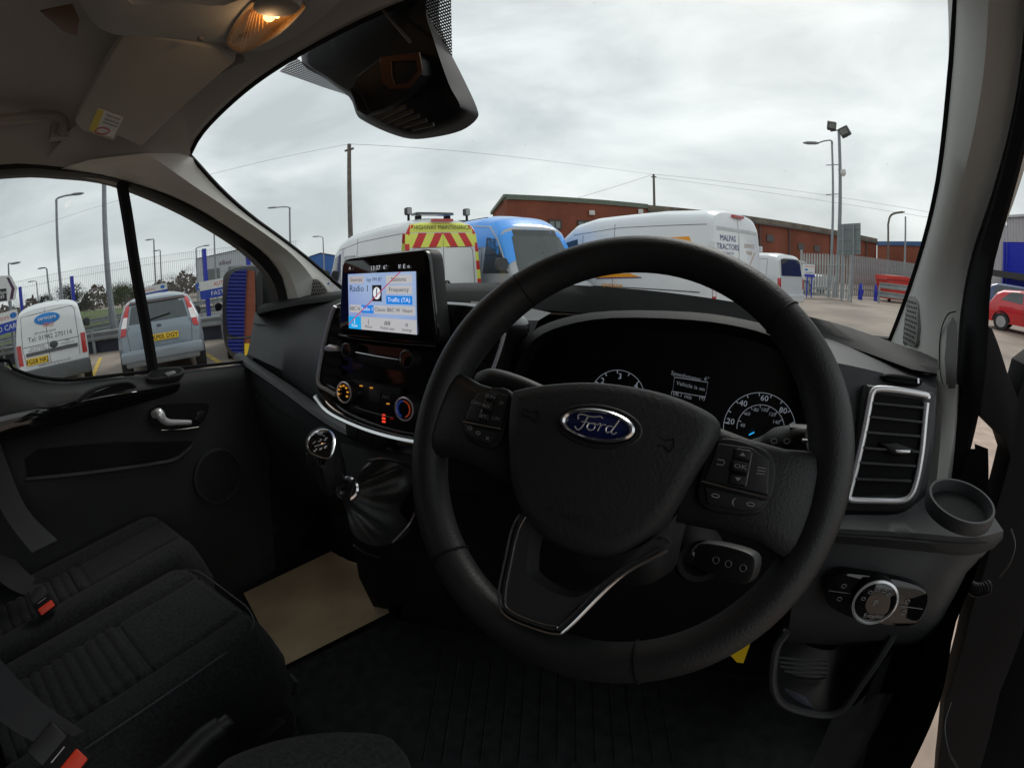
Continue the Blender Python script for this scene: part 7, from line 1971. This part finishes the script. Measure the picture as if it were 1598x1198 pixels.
nz_ = t_.nodes.new('ShaderNodeTexNoise'); nz_.inputs['Scale'].default_value = .35; nz_.inputs['Detail'].default_value = 6
mxx = t_.nodes.new('ShaderNodeMix'); mxx.data_type = 'RGBA'; mxx.blend_type = 'MULTIPLY'; mxx.inputs[0].default_value = .55
rmp = t_.nodes.new('ShaderNodeValToRGB'); rmp.color_ramp.elements[0].position = .3; rmp.color_ramp.elements[0].color = (.55, .55, .55, 1); rmp.color_ramp.elements[1].position = .7; rmp.color_ramp.elements[1].color = (1.25, 1.2, 1.15, 1)
t_.links.new(tc_.outputs['Object'], nz_.inputs['Vector']); t_.links.new(nz_.outputs[0], rmp.inputs[0]); t_.links.new(br_.outputs[0], mxx.inputs[6]); t_.links.new(rmp.outputs[0], mxx.inputs[7]); t_.links.new(mxx.outputs[2], p_.inputs['Base Color'])
BH = 6.5
bL = at(790, 306, 'Z', BH); bM = at(1010, 321, 'Z', BH); bR = at(1368, 373, 'Z', BH)
bb = thing('brick_building', 'long red brick industrial building behind the parked vans', 'building', on(bL.lerp(bR, .5)))
def wallq(a, b, z0, z1, m, nm, root, th=.3, off=0.):
    d = (b - a); d.z = 0; d.normalize(); nb = Vector((-d.y, d.x, 0))
    if nb.dot(Vector((a.x, a.y, 0))) < 0: nb = -nb
    P = [Vector((q.x, q.y, z)) - nb * off for q in (a, b) for z in (z0, z1)]
    P2 = [p + nb * th for p in P]
    return MB().add(P + P2, [(0, 2, 3, 1), (4, 5, 7, 6), (0, 1, 5, 4), (2, 6, 7, 3), (1, 3, 7, 5), (0, 4, 6, 2)]).build(nm, m, root), nb
z0 = -.5
g_, nbk = wallq(bL, bM, z0, BH - .25, mbk, 'wall', bb, .5)
m_fas = mat('green_fascia', (.13, .16, .12), .6, var=.2); m_fas2 = mat('brown_fascia', (.16, .13, .10), .8, var=.35, vscale=.8)
wallq(bL, bM, BH - .25, BH + .12, m_fas, 'fascia', bb, .7, .12)
wallq(bM, bR, z0, BH - .45, mbk, 'wall', bb, .5)
wallq(bM, bR, BH - .45, BH + .05, m_fas2, 'fascia', bb, .8, .15)
# lower gable return at the left end
lg_ = at(769, 333, 'D', 40); rt_ = bL + nbk * 6
MB().add([Vector((bL.x, bL.y, z0)), Vector((lg_.x, lg_.y, z0)), Vector((lg_.x, lg_.y, lg_.z)), Vector((bL.x, bL.y, BH))], [(0, 1, 2, 3)]).build('gable_return', mbk, bb)
MB().bar(Vector((bL.x, bL.y, BH + .02)), Vector((lg_.x, lg_.y, lg_.z + .02)), .4, .25).build('gable_fascia', m_fas, bb)
m_wfr = mat('window_frame_brown', (.05, .045, .04), .6); m_pane = mat('office_glass', (.16, .20, .19), .08, var=.4, vscale=1.2, coat=.5)
for wpx in ((856, 343, 876, 358), (901, 344, 922, 357)):
    o = bL - nbk * .03; n_ = -nbk
    c4 = [atp(x, y, o, n_) for x, y in ((wpx[0], wpx[1]), (wpx[2], wpx[1]), (wpx[2], wpx[3]), (wpx[0], wpx[3]))]
    d = (bM - bL); d.z = 0; d.normalize()
    w = abs((c4[1] - c4[0]).dot(d)); hh = abs(c4[0].z - c4[3].z); cc_ = (c4[0] + c4[2]) / 2
    fr = (cc_, d, Vector((0, 0, 1)), n_)
    wo = MB().hoop([(-w / 2, -hh / 2), (w / 2, -hh / 2), (w / 2, hh / 2), (-w / 2, hh / 2)], [(-w / 2 + .1, -hh / 2 + .1), (w / 2 - .1, -hh / 2 + .1), (w / 2 - .1, hh / 2 - .1), (-w / 2 + .1, hh / 2 - .1)], fr, .06, -.02).build('window', m_wfr, bb)
    MB().box((0, 0, .02), (.09, hh, .07), fr=fr).build('mullion', m_wfr, wo)
    for sx2 in (-1, 1): MB().plate(rrect(w / 2 - .12, hh - .16, .01, 1, sx2 * w / 4, 0), fr, .03, 0, .005).build('pane', m_pane, wo)
for px_, py_ in ((1212, 354), (1362, 383), (924, 332), (1000, 330)):
    o = atp(px_, py_, bM - nbk * .2, -nbk); MB().box(o, (.35, .35, .35)).build('wall_lamp', m_sign, bb)
d2_ = bR - bM; d2_.z = 0; d2_.normalize(); n2_ = Vector((-d2_.y, d2_.x, 0))
if n2_.dot(Vector((bM.x, bM.y, 0))) < 0: n2_ = -n2_
m_pipe = mat('downpipe_grey', (.09, .08, .075), .6)
for px_ in (1186, 1232, 1296, 1352):
    o = atp(px_, 400, bM - n2_ * .12, -n2_); MB().tube([Vector((o.x, o.y, 0)), Vector((o.x, o.y, BH - .5))], .07, 6).build('downpipe', m_pipe, bb)
for px_, py_ in ((1202, 372), (1250, 385), (1275, 388)):
    o = atp(px_, py_, bM - n2_ * .06, -n2_); d_ = (bR - bM); d_.z = 0; d_.normalize()
    vt = MB().plate(rrect(1.1, .7, .02, 1), (o, d_, Vector((0, 0, 1)), -n2_), .05).build('louvre', m_pipe, bb)
MB().bar(bM - n2_ * .25 + Vector((0, 0, -.55)), bR - n2_ * .25 + Vector((0, 0, -.55)), .14, .14).build('gutter', m_pipe, bb)
b2 = thing('low_brick_block', 'lower brick block with blue roof edge right of the long brick building', 'building', on(at(1400, 420, 'D', 74)))
c0, c1 = at(1369, 383, 'D', 74), at(1446, 388, 'D', 66)
wallq(c0, c1, -.5, c0.z - .0, mbk, 'wall', b2, 6); wallq(c0, c1, c0.z, c0.z + .55, mat('blue_fascia', (.03, .10, .25), .5), 'fascia', b2, 6.3, .15)

# ------------------------------------------------------------------ palisade fence and gate
m_pal = mat('palisade_steel', (.36, .38, .38), .55, .4, var=.2, vscale=2)
def palisade(root, a, b, hgt, sp, w):
    d = (b - a); L = d.length; d.normalize(); n = max(2, int(L / sp))
    s = Vector((-d.y, d.x, 0)); s = s / s.length
    me = None
    pale = None
    for i in range(n + 1):
        p = a + d * (L * i / n); p.z = gh_(p.x, p.y)
        if pale is None:
            fr = (Vector((0, 0, 0)), Vector((d.x, d.y, 0)), Vector((0, 0, 1)), s)
            inv = WM[root.name].inverted()
            pale = MB().plate([(-w / 2, .06), (w / 2, .06), (w / 2, hgt - .12), (w * .28, hgt), (0, hgt - .06), (-w * .28, hgt), (-w / 2, hgt - .12)], fr, .012, 0, -.012).build('pale', m_pal, root, False, sharp=None)
            o = pale
        else:
            o = pale.copy(); COL.objects.link(o); o.parent = root
        lo_ = WM[root.name].inverted() @ p; o.location = lo_
    for z in (.45, hgt - .5):
        MB().bar(Vector((a.x, a.y, gh_(a.x, a.y) + z)) + s * .05, Vector((b.x, b.y, gh_(b.x, b.y) + z)) + s * .05, .05, .06).build('rail', m_pal, root)
gA = at(1249, 467, 'Z', .12); gB = at(1324, 472, 'D', 25.0)
gp_ = thing('palisade_gate', 'grey steel palisade gate with white notice beside the silver van', 'gate', on(gA))
palisade(gp_, gA, gB, 2.15, .135, .09)
for p in (gA, gB): MB().box((p.x, p.y, gh_(p.x, p.y) + 1.15), (.11, .11, 2.3)).build('post', m_pal, gp_)
fA = on(at(1327, 470, 'D', 29)); fB = on(at(1470, 470, 'D', 36))
pf_ = thing('palisade_fence', 'grey palisade fence running behind the red skip', 'fence', fA)
palisade(pf_, fA, fB, 2.3, .15, .10)
nt = at(1262, 425, 'D', gA.xy.length - .25); nf = frame(nt, Vector((0, 0, CZ)) - nt)
ns = thing('notice_board', 'white notice with red and blue heading fixed to the palisade gate', 'notice', on(nt))
MB().plate(rrect(.62, .78, .02, 2), nf, .02).build('board', m_sign, ns)
text_mesh('MOTORS', .11, (fp(nf, .03, .28, .022), *nf[1:]), m_bnred, ns); MB().plate(ellipse(.09, .045, 20, -.12, .12), nf, .024, 0, .02).build('blue_oval', MATS['oval_blue'], ns)
for k in range(3): MB().plate(rrect(.42, .03, .005, 1, 0, -.02 - k * .09), nf, .024, 0, .02).build('text_line', m_grey_print, ns)
bp = thing('blue_sign_post', 'blue painted post standing under the white notice', 'post', on(nt))
pb_ = on(at(1262, 468, 'D', nt.xy.length - .1))
for sx3 in (-.12, .12): MB().box((pb_.x + sx3, pb_.y, pb_.z + .55), (.06, .06, 1.1)).build('upright', m_bluepost, bp)
MB().box((pb_.x, pb_.y - .04, pb_.z + 1.05), (.5, .05, .12)).build('crossbar', m_bluepost, bp)
# the red and blue bits by the fence
def blue_block(label, px, py, d, w, h):
    b = on(at(px, py, 'D', d))
    t = thing('blue_bollard', label, 'bollard', b, group='blue bollards')
    MB().lathe([(w, 0), (w, h * .6), (w * .8, h * .62), (w * .75, h * .9), (w * .3, h)], (b, Vector((1, 0, 0)), Vector((0, 1, 0)), Vector((0, 0, 1))), 14).build('body', m_bluepost, t)
    MB().box(b + Vector((w * .8, 0, h * .5)), (w, w * .5, h * .25)).build('spout', m_bluepost, t)
blue_block('blue bollard nearest the palisade gate', 1342, 470, 27, .13, .85)
blue_block('blue bollard close to the red skip', 1366, 470, 27.5, .10, .85)
sk = on(at(1398, 470, 'D', 29)); skd = Vector((.8, .3, 0)).normalized()
ss = thing('red_skip', 'red wheeled waste skip behind the double crash barrier', 'skip', sk)
fr = (sk, Vector((skd.x, skd.y, 0)), Vector((0, 0, 1)), Vector((skd.y, -skd.x, 0)))
MB().plate([(-.95, .15), (.95, .15), (1.12, 1.15), (-1.12, 1.15)], fr, .55, .03, -.55).build('bin', mat('skip_red', (.55, .035, .02), .5, var=.15), ss)
MB().plate([(-1.16, 1.16), (1.16, 1.16), (1.1, 1.30), (.2, 1.42), (-1.1, 1.38)], fr, .6, .03, -.6).build('lid', MATS['skip_red'], ss)
for x_ in (-.8, .8): MB().lathe([(.09, -.05), (.09, .05)], (fp(fr, x_, .09, .4), fr[1], fr[2], fr[3]), 12).build('castor', m_black, ss)
ba_ = [on(at(1371, 472, 'D', 26)), on(at(1440, 478, 'D', 25))]
cb2 = thing('double_crash_barrier', 'two rail galvanised crash barrier in front of the red skip', 'crash barrier', ba_[0])
armco(cb2, ba_, .30, .28, 2, True)

# ------------------------------------------------------------------ lamp post, floodlight mast and back of road sign at the gate
post_px('grey street lamp with flat head standing beside the floodlight mast', 1293, 468, 1298, 220, 26.5, (1275, 224), .075)
fb = on(at(1303, 470, 'D', 27)); ftp = at(1309, 203, 'D', 27)
fmast = thing('floodlight_mast', 'tall grey mast carrying two square floodlights and a dome camera', 'floodlight mast', fb)
MB().tube([fb, fb.lerp(ftp, .25), ftp], [.12, .11, .08], 10).build('mast', m_lampgrey, fmast)
MB().tube([at(1296, 205, 'D', 27), ftp, at(1322, 214, 'D', 27)], .04, 6).build('crossarm', m_lampgrey, fmast)
for (px_, py_, tl, w) in ((1298, 197, .15, .48), (1318, 206, -.35, .55)):
    c = at(px_, py_, 'D', 26.9); f_ = frame(c, (Vector((0, 0, CZ)) - c).normalized() + Vector((tl, 0, -.3)), roll=rad(-6 if tl > 0 else 20))
    h_ = MB().plate(rrect(w, w, .04, 2), f_, .1, .03, -.14).build('floodlight', mat('flood_body', (.07, .075, .075), .5, .3), fmast)
    MB().plate(rrect(w * .8, w * .55, .02, 2, 0, w * .1), f_, .104, 0, .098).build('lens', mat('flood_lens', (.22, .25, .24), .1, coat=.6), h_)
for py_ in (258, 304): MB().tube([at(1289, py_, 'D', 26.8), at(1308, py_ - 1, 'D', 27)], .025, 6).build('bracket', m_lampgrey, fmast)
dc = at(1316, 270, 'D', 26.9)
dmm = MB().lathe([(.05, .22), (.14, .18), (.16, .02), (.12, -.10), (.04, -.18)], (dc, Vector((1, 0, 0)), Vector((0, 1, 0)), Vector((0, 0, 1))), 16).build('dome_camera', m_sign, fmast)
MB().tube([at(1308, 265, 'D', 27), dc + Vector((0, 0, .2))], .03, 6).build('camera_arm', m_lampgrey, fmast)
rs0 = at(1325, 373, 'D', 24.2)
sgf = frame(rs0, (Vector((0, 0, CZ)) - rs0).normalized() + Vector((-.25, 0, 0)))
rsb = thing('road_sign_back', 'grey back of a large rectangular road sign on two posts', 'road sign', on(rs0))
MB().plate(pq(sgf, [(1309, 350), (1343, 348), (1343, 397), (1309, 399)]), sgf, .02).build('panel', mat('sign_back_grey', (.20, .24, .24), .5, .3, var=.08), rsb)
for yy in (357, 374, 390): MB().bar(fp(sgf, *loc2(sgf, 1309.5, yy), .035), fp(sgf, *loc2(sgf, 1342.5, yy - 1), .035), .05, .03, up=sgf[3]).build('stiffener', m_lampgrey, rsb)
for bx_, tx_ in ((1313, 1315), (1328, 1332)): MB().tube([on(at(bx_, 472, 'D', 24)), at(tx_, 350, 'D', 24)], .04, 8).build('post', m_lampgrey, rsb)
# curved swan-neck lamp and plain column further right
cb_ = on(at(1385, 430, 'D', 48)); cts = [at(x, y, 'D', 48) for x, y in ((1386, 350), (1389, 338), (1396, 333), (1409, 331))]
cl = thing('swan_neck_lamp', 'old swan neck street lamp over the low brick block', 'lamp post', cb_, group='lamp posts')
MB().tube([cb_] + cr(cts, 4), .10, 8).build('column', m_wood, cl)
MB().bar(cts[-1], at(1412, 331, 'D', 48), .25, .1).build('lamp_head', m_lampgrey, cl)
post_px('plain slim column beside the swan neck lamp', 1410, 440, 1413, 338, 40, None, .09)

# ------------------------------------------------------------------ grey warehouse on the right
wa = at(1534, 345, 'D', 36); wb = at(1640, 358, 'D', 31)
wh = thing('grey_warehouse', 'light grey corrugated warehouse with bright blue roller door', 'building', on(wa))
m_corr = mat('corrugated_grey', (.42, .41, .43), .55, var=.06)
d = (wb - wa); d.z = 0; Lw = d.length; d.normalize(); nw_ = Vector((d.y, -d.x, 0))
if nw_.dot(wa) > 0: nw_ = -nw_
zt = wa.z + .1; base_z = gh_(wa.x, wa.y) - .2
prof = []
k = 0; x = 0.
while x < Lw * 1.6:
    prof += [(x, 0), (x + .10, 0), (x + .14, .05), (x + .26, .05), (x + .30, 0)]; x += .30
def wx(s, off, z): q = wa + d * s + nw_ * off; return Vector((q.x, q.y, z))
dA = at(1571, 378, 'D', 34.5); 
so1 = ray(1571, 400); 
def on_wall(px, py): return atp(px, py, wa, nw_)
dl = on_wall(1571, 400); s_door = (dl - wa).dot(d); ztop_door = on_wall(1571, 378).z
left = [p for p in prof if p[0] <= s_door]; right = [p for p in prof if p[0] >= s_door]
MB().grid([[wx(s, o, base_z) for s, o in left], [wx(s, o, zt) for s, o in left]]).build('cladding', m_corr, wh, sharp=20)
MB().grid([[wx(s, o, ztop_door) for s, o in right], [wx(s, o, zt) for s, o in right]]).build('cladding', m_corr, wh, sharp=20)
rows = []; z = base_z; kk_ = 0
while z < ztop_door:
    for zz, oo in ((z, -.02), (z + .04, .01), (z + .08, .01)): rows.append([wx(s_door, oo, zz), wx(Lw * 1.6, oo, zz)])
    z += .11
MB().grid(rows).build('roller_door', mat('roller_blue', (.015, .03, .50), .4, var=.05), wh, sharp=20)
MB().bar(wx(0, .08, zt + .05), wx(Lw * 1.6, .08, zt + .05), .2, .14).build('eaves', m_clad, wh)
MB().add([wx(-.3, -.2, base_z), wx(-.3, -.2, zt), wx(-.3, -14, zt), wx(-.3, -14, base_z)], [(0, 1, 2, 3)]).build('end_wall', m_corr, wh)
MB().bar(wx(s_door - .1, .1, base_z), wx(s_door - .1, .1, ztop_door), .2, .2).build('door_jamb', m_bluepost, wh)
cn_ = on_wall(1572, 426)
MB().bar(wx(s_door - .05, .9, on_wall(1572, 427).z - .1), wx(Lw * 1.6, .9, on_wall(1572, 427).z - .3), 1.6, .35).build('dark_canopy', mat('canopy_dark', (.03, .03, .03), .6), wh)

# ------------------------------------------------------------------ workshop behind, seen in the wing mirror
wk = thing('workshop', 'brick workshop with blue roller shutter and vehicle test sign, seen in the wing mirror', 'building', (MIR_T.x, MIR_T.y, 0))
wnrm = Vector((mc.x - MIR_T.x, mc.y - MIR_T.y, 0)).normalized()
wu = Vector((0, 0, 1)).cross(wnrm).normalized()
wkf = (Vector((MIR_T.x, MIR_T.y, 0)), wu, Vector((0, 0, 1)), wnrm)
MIRX = 1
MB().plate([(-9, -.3), (9, -.3), (9, 6.5), (-9, 6.5)], wkf, 0, 0, -4).build('wall', mbk, wk)
rows = []; z = 0.
while z < 5.2:
    for zz, oo in ((z, .03), (z + .04, .08), (z + .08, .08)): rows.append([fp(wkf, MIRX * 8, zz, oo), fp(wkf, MIRX * -.10, zz, oo)])
    z += .13
MB().grid(rows).build('roller_shutter', mat('shutter_blue', (.010, .018, .17), .45, var=.08), wk, sharp=20)
MB().box((MIRX * -.21, .45, .12), (.18, .9, .2), fr=wkf).build('yellow_guard', m_plate, wk)
ms = MB().box((MIRX * -1.5, 3.6, .05), (1.3, 1.9, .06), fr=wkf).build('test_sign', mat('sign_blue', (.02, .20, .62), .4), wk)
for (x_, y_) in ((-.25, .15), (.25, .15), (0, -.35)):
    MB().tube([fp(wkf, MIRX * -1.5 + x_ + .24 * math.cos(a), 3.75 + y_ + .24 * math.sin(a), .10) for a in (math.pi / 2, math.pi * 7 / 6, math.pi * 11 / 6)], .05, 5, True).build('triangle', m_sign, ms)
MB().box((MIRX * -1.5, 1.9, .05), (.9, 1.0, .06), fr=wkf).build('small_sign', MATS['sign_blue'], wk)
text_mesh('TEST', .32, (fp(wkf, MIRX * -1.5, 2.95, .09), *wkf[1:]), m_sign, wk)
